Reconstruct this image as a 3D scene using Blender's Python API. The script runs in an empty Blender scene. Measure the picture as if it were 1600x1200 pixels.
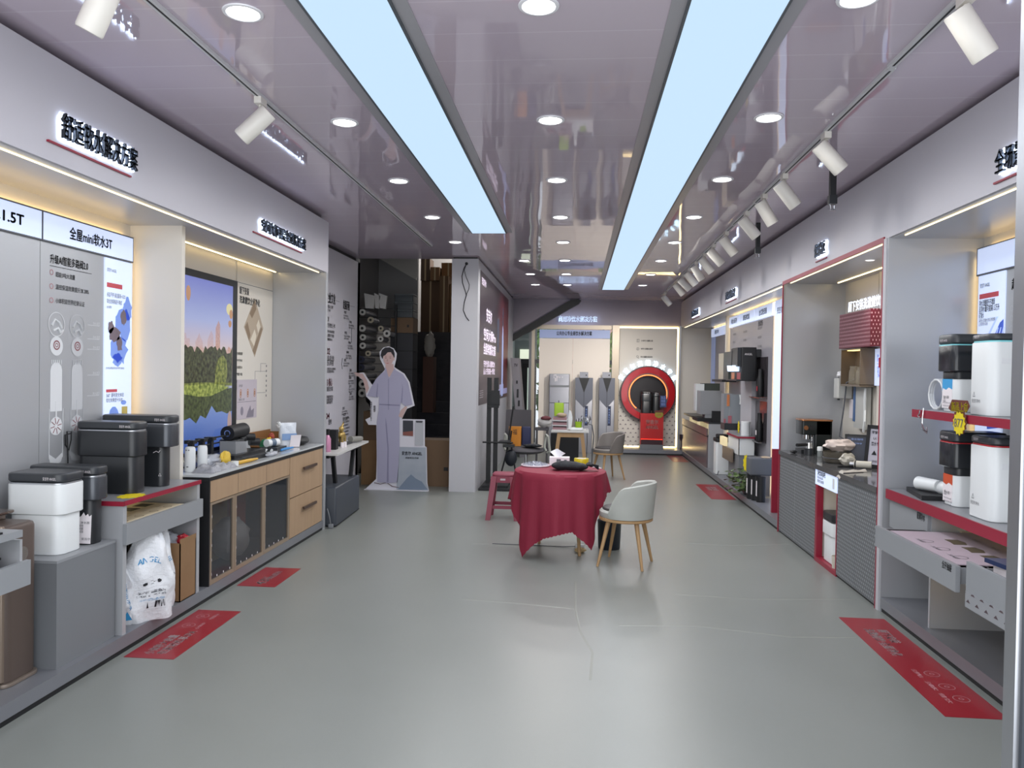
import bpy, bmesh, math, random
from mathutils import Vector, Matrix
random.seed(7)
S = bpy.context.scene
COL = S.collection

# ------------------------------------------------------------------ camera
def camera_axes(yaw, pitch, roll):
    f = Vector((-math.sin(yaw), math.cos(yaw), 0)); r = Vector((math.cos(yaw), math.sin(yaw), 0)); u = Vector((0, 0, 1))
    f2 = f*math.cos(pitch) - u*math.sin(pitch); u2 = u*math.cos(pitch) + f*math.sin(pitch)
    return r*math.cos(roll) + u2*math.sin(roll), u2*math.cos(roll) - r*math.sin(roll), f2
cam_data = bpy.data.cameras.new('camera'); cam = bpy.data.objects.new('camera', cam_data); COL.objects.link(cam)
_r, _u, _f = camera_axes(0.0835, 0.0158, 0.01625)
_m = Matrix((_r, _u, -_f)).transposed().to_4x4(); _m.translation = Vector((0, 0, 1.6)); cam.matrix_world = _m
cam_data.sensor_width = 36; cam_data.lens = 27.0; cam_data.clip_start = 0.05; cam_data.clip_end = 200
S.camera = cam

# ------------------------------------------------------------------ world, light, exposure
w = bpy.data.worlds.new('daylight'); S.world = w; w.use_nodes = True
bg = w.node_tree.nodes['Background']; bg.inputs[0].default_value = (0.86, 0.92, 1.0, 1); bg.inputs[1].default_value = 1.15
S.view_settings.view_transform = 'Standard'; S.view_settings.look = 'None'
S.view_settings.exposure = 0.0; S.view_settings.gamma = 1.0; S.view_settings.use_curve_mapping = False
S.cycles.use_denoising = True
S.cycles.max_bounces = 7; S.cycles.diffuse_bounces = 4; S.cycles.glossy_bounces = 4; S.cycles.transmission_bounces = 5
S.cycles.transparent_max_bounces = 10; S.cycles.caustics_reflective = False; S.cycles.caustics_refractive = False
S.cycles.sample_clamp_indirect = 4.0

def area_light(name, loc, sx, sy, power, color, rot=(0, 0, 0)):
    l = bpy.data.lights.new(name, 'AREA'); l.shape = 'RECTANGLE'; l.size = sx; l.size_y = sy; l.energy = power; l.color = color
    o = bpy.data.objects.new(name, l); o.location = loc; o.rotation_euler = rot; COL.objects.link(o); return o
def spot_light(name, loc, power, color, target, angle=1.2, blend=0.8, radius=0.05):
    l = bpy.data.lights.new(name, 'SPOT'); l.energy = power; l.color = color; l.spot_size = angle; l.spot_blend = blend; l.shadow_soft_size = radius
    o = bpy.data.objects.new(name, l); o.location = loc
    o.rotation_euler = (Vector(target) - Vector(loc)).to_track_quat('-Z', 'Y').to_euler(); COL.objects.link(o); return o
# the two long luminous ceiling panels
PANEL_LIGHT = 46
for _x, _y0, _y1 in ((-0.965, 1.2, 8.25), (0.635, 1.2, 13.8)):
    area_light('ceiling_panel_light', (_x, (_y0+_y1)/2, 3.07), 0.36, _y1-_y0, PANEL_LIGHT*(_y1-_y0)/7, (0.93, 0.96, 1.0))
# daylight through the open shop front behind the camera
area_light('shopfront_daylight', (-0.2, 0.35, 1.75), 4.6, 2.5, 95, (0.96, 0.98, 1.0), (math.radians(90), 0, math.radians(0)))

area_light('upstairs_window_light', (-2.1, 15.8, 5.1), 0.9, 1.6, 130, (1.0, 0.96, 0.9))
spot_light('display_fill_spot', (1.56, 12.3, 2.9), 120, (1.0, 0.95, 0.88), (1.2, 15.8, 1.4), 0.9, 0.8, 0.04)  # added fill for the ring display; no track head is turned this way
spot_light('display_fill_spot', (1.40, 10.3, 2.9), 420, (1.0, 0.93, 0.85), (-0.1, 15.7, 1.3), 0.7, 0.8, 0.04)  # added fill to brighten the cream window panels, set off the track

# ------------------------------------------------------------------ materials
def lin(c):
    if isinstance(c, str):
        c = [int(c[i:i+2], 16)/255 for i in (0, 2, 4)]
        c = [x/12.92 if x <= 0.04045 else ((x+0.055)/1.055)**2.4 for x in c]
    return (c[0], c[1], c[2], 1)
MATS = {}
def mat(name, color='808080', rough=0.5, metal=0.0, emit=None, strength=0.0, alpha=1.0, trans=0.0, bump=None, var=None, coat=0.0, ior=1.45):
    if name in MATS: return MATS[name]
    m = bpy.data.materials.new(name); m.use_nodes = True; nt = m.node_tree; b = nt.nodes['Principled BSDF']
    b.inputs['Base Color'].default_value = lin(color); b.inputs['Roughness'].default_value = rough; b.inputs['Metallic'].default_value = metal
    b.inputs['IOR'].default_value = ior
    if emit is not None:
        b.inputs['Emission Color'].default_value = lin(emit); b.inputs['Emission Strength'].default_value = strength
    if alpha < 1: b.inputs['Alpha'].default_value = alpha
    if trans: b.inputs['Transmission Weight'].default_value = trans
    if coat: b.inputs['Coat Weight'].default_value = coat
    if bump or var:
        tc = nt.nodes.new('ShaderNodeTexCoord')
        if bump:
            n = nt.nodes.new('ShaderNodeTexNoise'); n.inputs['Scale'].default_value = bump[0]; n.inputs['Detail'].default_value = 3
            bp = nt.nodes.new('ShaderNodeBump'); bp.inputs['Strength'].default_value = bump[1]; bp.inputs['Distance'].default_value = 0.02
            nt.links.new(tc.outputs['Object'], n.inputs['Vector']); nt.links.new(n.outputs['Fac'], bp.inputs['Height']); nt.links.new(bp.outputs['Normal'], b.inputs['Normal'])
        if var:
            n = nt.nodes.new('ShaderNodeTexNoise'); n.inputs['Detail'].default_value = 4; mp = nt.nodes.new('ShaderNodeMapping')
            mp.inputs['Scale'].default_value = var[0]; n.inputs['Scale'].default_value = 1.0
            r = nt.nodes.new('ShaderNodeMix'); r.data_type = 'RGBA'; r.inputs['A'].default_value = lin(color); r.inputs['B'].default_value = lin(var[1])
            nt.links.new(tc.outputs['Object'], mp.inputs['Vector']); nt.links.new(mp.outputs['Vector'], n.inputs['Vector'])
            nt.links.new(n.outputs['Fac'], r.inputs['Factor']); nt.links.new(r.outputs['Result'], b.inputs['Base Color'])
    MATS[name] = m; return m

def ceiling_material():
    m = mat('glossy_ceiling_strips', 'C2B5C2', 0.035, 0.0); nt = m.node_tree; b = nt.nodes['Principled BSDF']
    b.inputs['IOR'].default_value = 1.9
    tc = nt.nodes.new('ShaderNodeTexCoord'); sp = nt.nodes.new('ShaderNodeSeparateXYZ'); nt.links.new(tc.outputs['Object'], sp.inputs[0])
    d = nt.nodes.new('ShaderNodeMath'); d.operation = 'MULTIPLY'; d.inputs[1].default_value = 1/0.298; nt.links.new(sp.outputs['Y'], d.inputs[0])
    fr = nt.nodes.new('ShaderNodeMath'); fr.operation = 'FRACT'; nt.links.new(d.outputs[0], fr.inputs[0])
    c = nt.nodes.new('ShaderNodeMath'); c.operation = 'COMPARE'; c.inputs[1].default_value = 0.5; c.inputs[2].default_value = 0.014; nt.links.new(fr.outputs[0], c.inputs[0])
    mx = nt.nodes.new('ShaderNodeMix'); mx.data_type = 'RGBA'; mx.inputs['A'].default_value = lin('C2B5C2'); mx.inputs['B'].default_value = lin('CBC0CC')
    nt.links.new(c.outputs[0], mx.inputs['Factor']); nt.links.new(mx.outputs['Result'], b.inputs['Base Color'])
    fl = nt.nodes.new('ShaderNodeMath'); fl.operation = 'FLOOR'; nt.links.new(d.outputs[0], fl.inputs[0])   # every strip lies a little differently
    wv = nt.nodes.new('ShaderNodeMath'); wv.operation = 'PINGPONG'; wv.inputs[1].default_value = 0.5; nt.links.new(fr.outputs[0], wv.inputs[0])
    nz = nt.nodes.new('ShaderNodeTexNoise'); nz.inputs['Scale'].default_value = 1.3; nz.inputs['Detail'].default_value = 1; nt.links.new(tc.outputs['Object'], nz.inputs['Vector'])
    ad = nt.nodes.new('ShaderNodeMath'); ad.operation = 'MULTIPLY_ADD'; ad.inputs[1].default_value = 0.06; nt.links.new(wv.outputs[0], ad.inputs[0]); nt.links.new(nz.outputs['Fac'], ad.inputs[2])
    bp = nt.nodes.new('ShaderNodeBump'); bp.inputs['Strength'].default_value = 0.10; bp.inputs['Distance'].default_value = 0.05
    nt.links.new(ad.outputs[0], bp.inputs['Height']); nt.links.new(bp.outputs['Normal'], b.inputs['Normal'])
    return m
def floor_material():
    m = mat('grey_vinyl_floor', '858884', 0.33); nt = m.node_tree; b = nt.nodes['Principled BSDF']
    tc = nt.nodes.new('ShaderNodeTexCoord'); n = nt.nodes.new('ShaderNodeTexNoise'); n.inputs['Scale'].default_value = 0.9; n.inputs['Detail'].default_value = 5
    mx = nt.nodes.new('ShaderNodeMix'); mx.data_type = 'RGBA'; mx.inputs['A'].default_value = lin('757975'); mx.inputs['B'].default_value = lin('858885')
    nt.links.new(tc.outputs['Object'], n.inputs['Vector']); nt.links.new(n.outputs['Fac'], mx.inputs['Factor']); nt.links.new(mx.outputs['Result'], b.inputs['Base Color'])
    n2 = nt.nodes.new('ShaderNodeTexNoise'); n2.inputs['Scale'].default_value = 260; n2.inputs['Detail'].default_value = 2; nt.links.new(tc.outputs['Object'], n2.inputs['Vector'])
    bp = nt.nodes.new('ShaderNodeBump'); bp.inputs['Strength'].default_value = 0.12; bp.inputs['Distance'].default_value = 0.004
    nt.links.new(n2.outputs['Fac'], bp.inputs['Height']); nt.links.new(bp.outputs['Normal'], b.inputs['Normal'])
    return m
def pattern_material(name, base, dot, sy, sz, axis, shape='dot', rough=0.5, metal=0.0, size=0.28):
    """perforated / printed sheet: rows of small dots or triangles, every second row shifted"""
    m = mat(name, base, rough, metal); nt = m.node_tree; b = nt.nodes['Principled BSDF']; N = nt.nodes.new; L = nt.links.new
    tc = N('ShaderNodeTexCoord'); sp = N('ShaderNodeSeparateXYZ'); L(tc.outputs['Object'], sp.inputs[0])
    def M(op, a, bb=None, c=None):
        q = N('ShaderNodeMath'); q.operation = op
        for i, v in enumerate((a, bb, c)):
            if v is None: continue
            if isinstance(v, (int, float)): q.inputs[i].default_value = v
            else: L(v, q.inputs[i])
        return q.outputs[0]
    u = M('MULTIPLY', M('ADD', sp.outputs['X'], sp.outputs['Y']), 1/sy); v = M('MULTIPLY', sp.outputs['Z'], 1/sz)
    row = M('FLOOR', v); sh = M('MULTIPLY', M('MODULO', row, 2), 0.5); uu = M('SUBTRACT', M('FRACT', M('ADD', u, sh)), 0.5); vv = M('SUBTRACT', M('FRACT', v), 0.5)
    if shape == 'dot':
        d2 = M('ADD', M('MULTIPLY', uu, uu), M('MULTIPLY', vv, vv)); f = M('LESS_THAN', d2, size*size)
    elif shape == 'dash':
        f = M('MULTIPLY', M('LESS_THAN', M('ABSOLUTE', uu), size*0.55), M('LESS_THAN', M('ABSOLUTE', vv), size))
    else:
        f = M('MULTIPLY', M('LESS_THAN', M('ADD', M('ABSOLUTE', uu), M('MULTIPLY', vv, 0.6)), size*0.6), M('GREATER_THAN', vv, -size))
    mx = N('ShaderNodeMix'); mx.data_type = 'RGBA'; mx.inputs['A'].default_value = lin(base); mx.inputs['B'].default_value = lin(dot)
    L(f, mx.inputs['Factor']); L(mx.outputs['Result'], b.inputs['Base Color']); return m

M_white = mat('white_panel', 'B8B8BD', 0.45)
M_fascia = mat('silver_white_fascia', 'BDBBC2', 0.42)
M_soffit = mat('grey_soffit', 'B2B1B3', 0.3)
M_dark = mat('black_matte', '16171A', 0.5)
M_black = mat('black_plastic', '232528', 0.35)
M_charcoal = mat('charcoal_plastic', '2E3135', 0.32)
M_silver = mat('brushed_silver_panel', 'B6B8BC', 0.3, 0.35)
M_steel = mat('satin_steel', 'A9ABB0', 0.3, 0.85)
M_chrome = mat('chrome', 'C8CACC', 0.12, 1.0)
M_grey = mat('grey_laminate', '8B8E92', 0.4)
M_greydark = mat('mid_grey_laminate', '74777B', 0.42)
M_plinth = mat('plinth_grey', '7C7E84', 0.35, 0.25)
M_red = mat('maroon_edge', '8E1F35', 0.4)
M_mat = mat('red_floor_vinyl', '8A1C28', 0.33)
M_print = mat('white_print', 'E6DFE2', 0.5)
M_ink = mat('black_ink', '1B1D22', 0.5)
M_inkgrey = mat('grey_ink', '5C5E64', 0.5)
M_inkred = mat('red_ink', 'B5273A', 0.5)
M_pale = mat('pale_line_print', 'D9DBDE', 0.5)
M_lightbox = mat('lightbox_face', 'CDD8F2', 0.5, emit='C4D2F2', strength=0.62)
M_strip = mat('luminous_ceiling_panel', '1C2024', 0.6, emit=(0.585, 0.79, 1.0), strength=1.0)
M_led = mat('warm_led', 'FFF0C8', 0.5, emit='FFE0A0', strength=6.0)
M_ledglow = mat('hidden_warm_led', 'FFF0C8', 0.5, emit='FFD890', strength=6.0)
M_ledline = mat('warm_led_line', 'FFF0C8', 0.5, emit='FFE6B0', strength=3.0)
M_downlight = mat('downlight_diffuser', 'FFFFFF', 0.5, emit='FFFFFF', strength=5.0)
M_halo = mat('backlit_letter_glow', 'F0F6FF', 0.5, emit='E2EEFF', strength=3.0)
M_letter = mat('dark_letter_face', '20242C', 0.4)
M_wood = mat('oak_laminate', 'AE9376', 0.5, var=((1, 18, 1.2), '9A8066'))
M_legwood = mat('pale_beech', 'B5936A', 0.45, var=((12, 12, 1.5), 'A07F58'))
M_card = mat('brown_cardboard', '8D6E4E', 0.8, var=((6, 6, 6), '7E6144'))
M_whiteplastic = mat('white_plastic', 'D9DCDD', 0.3)
M_glass = mat('tinted_cabinet_glass', '3C4046', 0.05, alpha=0.42)
M_clear = mat('clear_plastic', 'D8DCE2', 0.12, alpha=0.35)
M_film = mat('crinkled_clear_film', 'C9CDD6', 0.15, alpha=0.55, bump=(30, 0.8))
M_yellow = mat('price_tag_yellow', 'D8C41E', 0.5)
M_cream = mat('warm_white_panel', 'D8D2C8', 0.5)
M_tan = mat('bronze_metal', '8C7D70', 0.3, 0.55)
M_tandark = mat('bronze_side', '5A4E48', 0.4, 0.2)
M_ceiling = ceiling_material(); M_floor = floor_material()

# ------------------------------------------------------------------ mesh building
WL = {}                                   # world location of every parent
def text_mesh(body, bold=0.0):
    cu = bpy.data.curves.new('lettering_curve', 'FONT'); cu.body = body; cu.size = 1; cu.resolution_u = 2
    cu.space_line = 1.05
    o = bpy.data.objects.new('lettering_curve', cu); me = o.to_mesh()
    vs = [(v.co.x, v.co.y) for v in me.vertices]; fs = [tuple(p.vertices) for p in me.polygons]
    o.to_mesh_clear(); bpy.data.objects.remove(o); bpy.data.curves.remove(cu); return vs, fs
class MB:
    def __init__(s): s.v = []; s.f = []; s.sm = []; s.mi = []; s.cur = 0
    def add(s, vs, fs, smooth=False):
        n = len(s.v); s.v += [tuple(v) for v in vs]; s.f += [tuple(i+n for i in f) for f in fs]
        s.sm += [smooth]*len(fs); s.mi += [s.cur]*len(fs); return s
    def m(s, i): s.cur = i; return s
    def box(s, x0, x1, y0, y1, z0, z1):
        return s.add([(x0,y0,z0),(x1,y0,z0),(x1,y1,z0),(x0,y1,z0),(x0,y0,z1),(x1,y0,z1),(x1,y1,z1),(x0,y1,z1)],
                     [(3,2,1,0),(4,5,6,7),(0,1,5,4),(1,2,6,5),(2,3,7,6),(3,0,4,7)])
    def obox(s, c, u, v, n, a, b, d):
        c, u, v, n = map(Vector, (c, u, v, n)); p = []
        for k in (-1, 1):
            for i, j in ((-1,-1),(1,-1),(1,1),(-1,1)): p.append(c + u*(a/2*i) + v*(b/2*j) + n*(d/2*k))
        return s.add(p, [(3,2,1,0),(4,5,6,7),(0,1,5,4),(1,2,6,5),(2,3,7,6),(3,0,4,7)])
    def prism(s, pts, o, u, v, depth):
        """polygon pts (a,b) in the plane o+a*u+b*v, thickness depth behind the plane"""
        o, u, v = Vector(o), Vector(u), Vector(v); n = u.cross(v).normalized(); k = len(pts)
        p = [o+u*a+v*b for a, b in pts] + [o+u*a+v*b-n*depth for a, b in pts]
        return s.add(p, [tuple(range(k)), tuple(range(2*k-1, k-1, -1))] + [(i, i+k, (i+1) % k + k, (i+1) % k) for i in range(k)])
    def cyl(s, p0, p1, r0, r1=None, seg=16, cap=True):
        p0, p1 = Vector(p0), Vector(p1); r1 = r0 if r1 is None else r1; d = (p1-p0).normalized()
        a = d.orthogonal().normalized(); b = d.cross(a); V = []
        for p, r in ((p0, r0), (p1, r1)):
            for i in range(seg):
                t = 2*math.pi*i/seg; V.append(p + a*(r*math.cos(t)) + b*(r*math.sin(t)))
        F = [(i, (i+1) % seg, seg+(i+1) % seg, seg+i) for i in range(seg)]; s.add(V, F, True)
        if cap: s.add(V, [tuple(range(seg-1, -1, -1)), tuple(range(seg, 2*seg))])
        return s
    def lathe(s, c, prof, seg=24, axis=(0,0,1)):
        c = Vector(c); d = Vector(axis).normalized(); a = d.orthogonal().normalized(); b = d.cross(a); V = []; F = []
        for r, z in prof:
            for i in range(seg):
                t = 2*math.pi*i/seg; V.append(c + d*z + a*(r*math.cos(t)) + b*(r*math.sin(t)))
        for j in range(len(prof)-1):
            for i in range(seg): F.append((j*seg+i, j*seg+(i+1) % seg, (j+1)*seg+(i+1) % seg, (j+1)*seg+i))
        s.add(V, F, True)
        if prof[0][0] > 1e-4: s.add(V[:seg], [tuple(range(seg-1, -1, -1))])
        if prof[-1][0] > 1e-4: s.add(V[-seg:], [tuple(range(seg))])
        return s
    def tube(s, pts, r, seg=8, cap=True):
        pts = [Vector(p) for p in pts]; n = len(pts); V = []; F = []; a = None
        for i, p in enumerate(pts):
            d = (pts[min(i+1, n-1)] - pts[max(i-1, 0)]).normalized()
            a = d.orthogonal().normalized() if a is None else (a - d*a.dot(d)).normalized()
            b = d.cross(a); rr = r[i] if isinstance(r, (list, tuple)) else r
            for k in range(seg):
                t = 2*math.pi*k/seg; V.append(p + a*(rr*math.cos(t)) + b*(rr*math.sin(t)))
        for i in range(n-1):
            for k in range(seg): F.append((i*seg+k, i*seg+(k+1) % seg, (i+1)*seg+(k+1) % seg, (i+1)*seg+k))
        s.add(V, F, True)
        if cap: s.add(V[:seg], [tuple(range(seg-1, -1, -1))]); s.add(V[-seg:], [tuple(range(seg))])
        return s
    def rbox(s, x0, x1, y0, y1, z0, z1, r=0.03, top=0.006, n=6):
        """box with rounded vertical edges and softly rounded rims"""
        def ring(ins, z):
            P = []; rr = max(r-ins, 0.001)
            for cx, cy, a0 in ((x1-r, y1-r, 0), (x0+r, y1-r, 90), (x0+r, y0+r, 180), (x1-r, y0+r, 270)):
                for i in range(n+1):
                    t = math.radians(a0 + 90*i/n); P.append((cx+rr*math.cos(t), cy+rr*math.sin(t), z))
            return P
        rings = [ring(top, z0), ring(0, z0+top), ring(0, z1-top), ring(top*0.3, z1-top*0.3), ring(top, z1)]; k = len(rings[0]); V = [p for q in rings for p in q]; F = []
        for j in range(len(rings)-1):
            for i in range(k): F.append((j*k+i, j*k+(i+1) % k, (j+1)*k+(i+1) % k, (j+1)*k+i))
        s.add(V, F, True); s.add(rings[0], [tuple(range(k-1, -1, -1))]); s.add(rings[-1], [tuple(range(k))]); return s
    def ell(s, c, r, seg=14, rings=9, fn=None):
        c = Vector(c); V = []; F = []
        for j in range(rings+1):
            ph = math.pi*j/rings
            for i in range(seg):
                t = 2*math.pi*i/seg; q = Vector((math.sin(ph)*math.cos(t), math.sin(ph)*math.sin(t), math.cos(ph)))
                k = fn(q) if fn else 1.0; V.append(c + Vector((q.x*r[0]*k, q.y*r[1]*k, q.z*r[2]*k)))
        for j in range(rings):
            for i in range(seg): F.append((j*seg+i, (j+1)*seg+i, (j+1)*seg+(i+1) % seg, j*seg+(i+1) % seg))
        return s.add(V, F, True)
    def grid(s, fn, nu, nv, closed=False):
        V = [fn(i/(nu if closed else nu-1), j/(nv-1)) for j in range(nv) for i in range(nu)]; F = []
        for j in range(nv-1):
            for i in range(nu if closed else nu-1): F.append((j*nu+i, j*nu+(i+1) % nu, (j+1)*nu+(i+1) % nu, (j+1)*nu+i))
        return s.add(V, F, True)
    def ring(s, c, u, v, r0, r1, depth=0.0, seg=48, a0=0, a1=360):
        c, u, v = Vector(c), Vector(u), Vector(v); n = u.cross(v).normalized(); V = []; F = []; full = abs(a1-a0) >= 360; k = seg if full else seg+1
        for i in range(k):
            t = math.radians(a0+(a1-a0)*i/seg); e = u*math.cos(t)+v*math.sin(t)
            V += [c+e*r0, c+e*r1, c+e*r1-n*depth, c+e*r0-n*depth]
        for i in range(seg):
            a, b = i*4, ((i+1) % k)*4
            F.append((a, a+1, b+1, b))
            if depth: F += [(a+1, a+2, b+2, b+1), (a+2, a+3, b+3, b+2), (a+3, a, b, b+3)]
        return s.add(V, F)
    def text(s, body, o, u, v, h, width=None, anchor='l', bold=0.0, extrude=0.0):
        """lettering of cap height about h in the plane o,u,v; o is the lower left (l), lower middle (c) or lower right (r) corner"""
        vs, fs = text_mesh(body)
        if not vs: return s
        if bold > 0:      # heavier strokes: the same outlines laid a little apart
            V2, F2 = [], []
            sh = ((-1, 0), (1, 0), (0, 1), (0, -1)) if bold < 0.04 else ((-1, 0), (1, 0), (0, 1), (0, -1), (-.7, .7), (.7, .7), (-.7, -.7), (.7, -.7))
            for dx, dy in sh:
                n0 = len(V2); V2 += [(x+dx*bold, y+dy*bold*0.8) for x, y in vs]; F2 += [tuple(i+n0 for i in f) for f in fs]
            vs, fs = V2, F2
        xs = [p[0] for p in vs]; x0, x1 = min(xs), max(xs); k = h/0.80
        kx = (width/(x1-x0)) if width else k; off = {'l': -x0, 'c': -(x0+x1)/2, 'r': -x1}[anchor]
        o, u, v = Vector(o), Vector(u), Vector(v); n = u.cross(v).normalized()
        P = [o + u*((x+off)*kx) + v*(y*k) for x, y in vs]
        if extrude <= 0: return s.add(P, fs)
        N = len(P); cnt = {}
        for f in fs:
            for a, b in zip(f, f[1:]+f[:1]): cnt[(a, b)] = 1
        F = [f for f in fs]; Q = [p - n*extrude for p in P]
        for (a, b) in cnt:
            if (b, a) not in cnt: F.append((b, a, a+N, b+N))
        return s.add(P+Q, F)
    def build(s, name, mats, parent=None, base=None):
        me = bpy.data.meshes.new(name); mats = mats if isinstance(mats, (list, tuple)) else [mats]
        o = bpy.data.objects.new(name, me); COL.objects.link(o)
        if parent is not None: org = WL[parent]; o.parent = parent
        else:
            org = Vector(base) if base is not None else s.foot(); o.location = org
        WL[o] = Vector(org)
        me.from_pydata([tuple(Vector(v)-org) for v in s.v], [], s.f)
        for m in mats: me.materials.append(m)
        for p, sm, mi in zip(me.polygons, s.sm, s.mi): p.use_smooth = sm; p.material_index = min(mi, len(mats)-1)
        bm = bmesh.new(); bm.from_mesh(me); bmesh.ops.remove_doubles(bm, verts=bm.verts, dist=1e-5) if any(s.sm) else None
        if any(s.sm):
            for e in bm.edges:
                if len(e.link_faces) == 2 and e.calc_face_angle(0) > 0.7: e.smooth = False
        bm.to_mesh(me); bm.free(); me.update(); return o
    def foot(s):
        xs = [v[0] for v in s.v]; ys = [v[1] for v in s.v]; zs = [v[2] for v in s.v]
        return Vector(((min(xs)+max(xs))/2, (min(ys)+max(ys))/2, min(zs)))
def tag(o, label, cat, group=None, kind=None):
    o['label'] = label; o['category'] = cat
    if group: o['group'] = group
    if kind: o['kind'] = kind
    return o
def thing(name, loc, label, cat, group=None):
    o = bpy.data.objects.new(name, None); o.empty_display_size = 0.05; COL.objects.link(o); o.location = loc; WL[o] = Vector(loc)
    return tag(o, label, cat, group)
def struct(mb, name, mats, label=None):
    o = mb.build(name, mats); o['kind'] = 'structure'; o['label'] = label or name.replace('_', ' '); o['category'] = name.split('_')[0]; return o
def copy_tree(o, loc=None, rotz=None, label=None, group=None, parent=None):
    c = o.copy(); COL.objects.link(c)
    if parent is not None: c.parent = parent
    if loc is not None: c.location = loc; WL[c] = Vector(loc)
    if rotz is not None: c.rotation_euler = (0, 0, rotz)
    if label: c['label'] = label
    if group: c['group'] = group
    for ch in list(o.children): copy_tree(ch, parent=c)
    return c
EX, EY, EZ = Vector((1,0,0)), Vector((0,1,0)), Vector((0,0,1))
LW = (EY, EZ)          # reading directions on a left wall (faces +X)
RW = (-EY, EZ)         # on a right wall (faces -X)
BW = (EX, EZ)          # on a wall facing the shop front (-Y)
# ================================================================== THE SETTING
struct(MB().box(-3.45, 2.95, 0.2, 18.6, -0.1, 0.0), 'floor', M_floor, 'grey vinyl shop floor')
struct(MB().box(-3.05, 2.95, 0.7, 10.22, 3.1, 3.2).box(-1.66, 2.95, 10.22, 15.95, 3.1, 3.2), 'ceiling', M_ceiling, 'glossy grey strip ceiling')
# left wall with its bays
struct(MB().box(-3.15, -3.03, 0.6, 7.48, 0, 3.1), 'wall_left', M_cream, 'rear wall of the left display bays')
struct(MB().box(-3.12, -2.97, 7.48, 10.3, 0, 3.05).m(1).box(-3.12, -3.0, 7.48, 10.3, 3.05, 3.1), 'wall_left', [M_fascia, M_dark], 'silver white wall behind the white desk')
struct(MB().box(-3.03, -2.48, 0.6, 7.48, 2.555, 3.055).m(1).box(-3.03, -2.56, 0.6, 7.48, 3.055, 3.1).m(2).box(-3.03, -2.495, 0.6, 7.42, 2.549, 2.555), 'trim_1', [M_fascia, M_dark, M_soffit], 'fascia above the left display bays')
struct(MB().box(-3.03, -2.665, 4.985, 5.03, 0.1, 2.549), 'trim_2', M_cream, 'divider between the left display bays')
struct(MB().box(-3.03, -2.48, 7.42, 7.48, 0, 2.555), 'trim_3', M_silver, 'end panel of the left display bays')
struct(MB().box(-3.03, -2.48, 0.6, 7.42, 0.03, 0.1).m(1).box(-3.03, -2.49, 0.6, 7.42, 0, 0.03), 'baseboard_left', [M_plinth, M_dark], 'grey plinth along the left wall')
# right wall with its bays
struct(MB().box(2.72, 2.85, 2.0, 15.95, 0, 3.1), 'wall_right', M_cream, 'rear wall of the right display bays')
struct(MB().box(2.1, 2.72, 2.0, 15.9, 2.555, 3.065).m(1).box(2.16, 2.72, 2.0, 15.9, 3.065, 3.1).m(2).box(2.115, 2.72, 2.0, 15.9, 2.549, 2.555), 'trim_4', [M_fascia, M_dark, M_soffit], 'fascia above the right display bays')
struct(MB().box(2.1, 2.72, 5.43, 5.50, 0, 2.555).m(1).box(2.092, 2.1, 5.45, 5.495, 0, 2.555), 'trim_5', [M_silver, M_white], 'divider between the near bay and the coffee bay')
struct(MB().box(2.1, 2.72, 8.10, 8.14, 0, 2.555), 'trim_6', M_silver, 'divider between the coffee bay and the far bays')
struct(MB().box(2.37, 2.60, 12.5, 12.58, 0.1, 2.549), 'trim_7', M_cream, 'divider between the two far right bays')
struct(MB().box(2.50, 2.60, 8.14, 12.5, 0.1, 2.549), 'wall_right', M_cream, 'rear wall of the nearer far right bay')
struct(MB().box(2.1, 2.72, 2.0, 5.43, 0.03, 0.1).box(2.1, 2.72, 8.14, 15.86, 0.03, 0.1).m(1).box(2.11, 2.72, 2.0, 5.43, 0, 0.03).box(2.11, 2.72, 8.14, 15.86, 0, 0.03),
       'baseboard_right', [M_plinth, M_dark], 'grey plinth along the right wall')
# red outline round the coffee bay
struct(MB().box(2.09, 2.1, 5.495, 8.10, 2.535, 2.57).box(2.09, 2.1, 5.495, 5.51, 0.0, 2.535).box(2.09, 2.1, 8.085, 8.10, 0.0, 2.535), 'trim_8', M_red, 'maroon outline of the coffee bay')
# back wall
struct(MB().prism([(-1.35, 2.27), (-0.93, 2.52), (-0.82, 2.585), (2.75, 2.585), (2.75, 3.12), (-1.35, 3.12)], (0, 15.9, 0), EX, EZ, 0.12), 'wall_back', mat('lilac_grey_fascia', '9A929E', 0.45), 'silver grey fascia across the back')
struct(MB().box(0.80, 2.75, 15.9, 16.02, 0, 2.585), 'wall_back', M_cream, 'wall behind the ring display')
struct(MB().box(0.80, 2.1, 15.35, 15.9, 0.03, 0.1).m(1).box(0.80, 2.1, 15.37, 15.9, 0, 0.03), 'baseboard_back', [M_plinth, M_dark], 'grey plinth under the ring display')
struct(MB().box(-0.82, 0.80, 15.72, 15.9, 0.0, 0.06), 'baseboard_back', M_plinth, 'low sill under the back window')
struct(MB().prism([(-1.36, 2.2), (0.02, 3.0), (0.07, 3.07), (0.02, 3.098), (-0.14, 3.085), (-1.36, 2.34)], (0, 15.78, 0), EX, EZ, -0.11), 'trim_9', M_dark, 'black slanting stair edge on the back wall')
# partition between the stair and the shop
struct(MB().box(-1.66, -1.31, 10.05, 15.72, 0, 3.08).m(1).box(-1.645, -1.325, 10.065, 15.7, 3.08, 3.1), 'wall_partition', [M_white, M_dark], 'white partition beside the stair')
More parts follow.
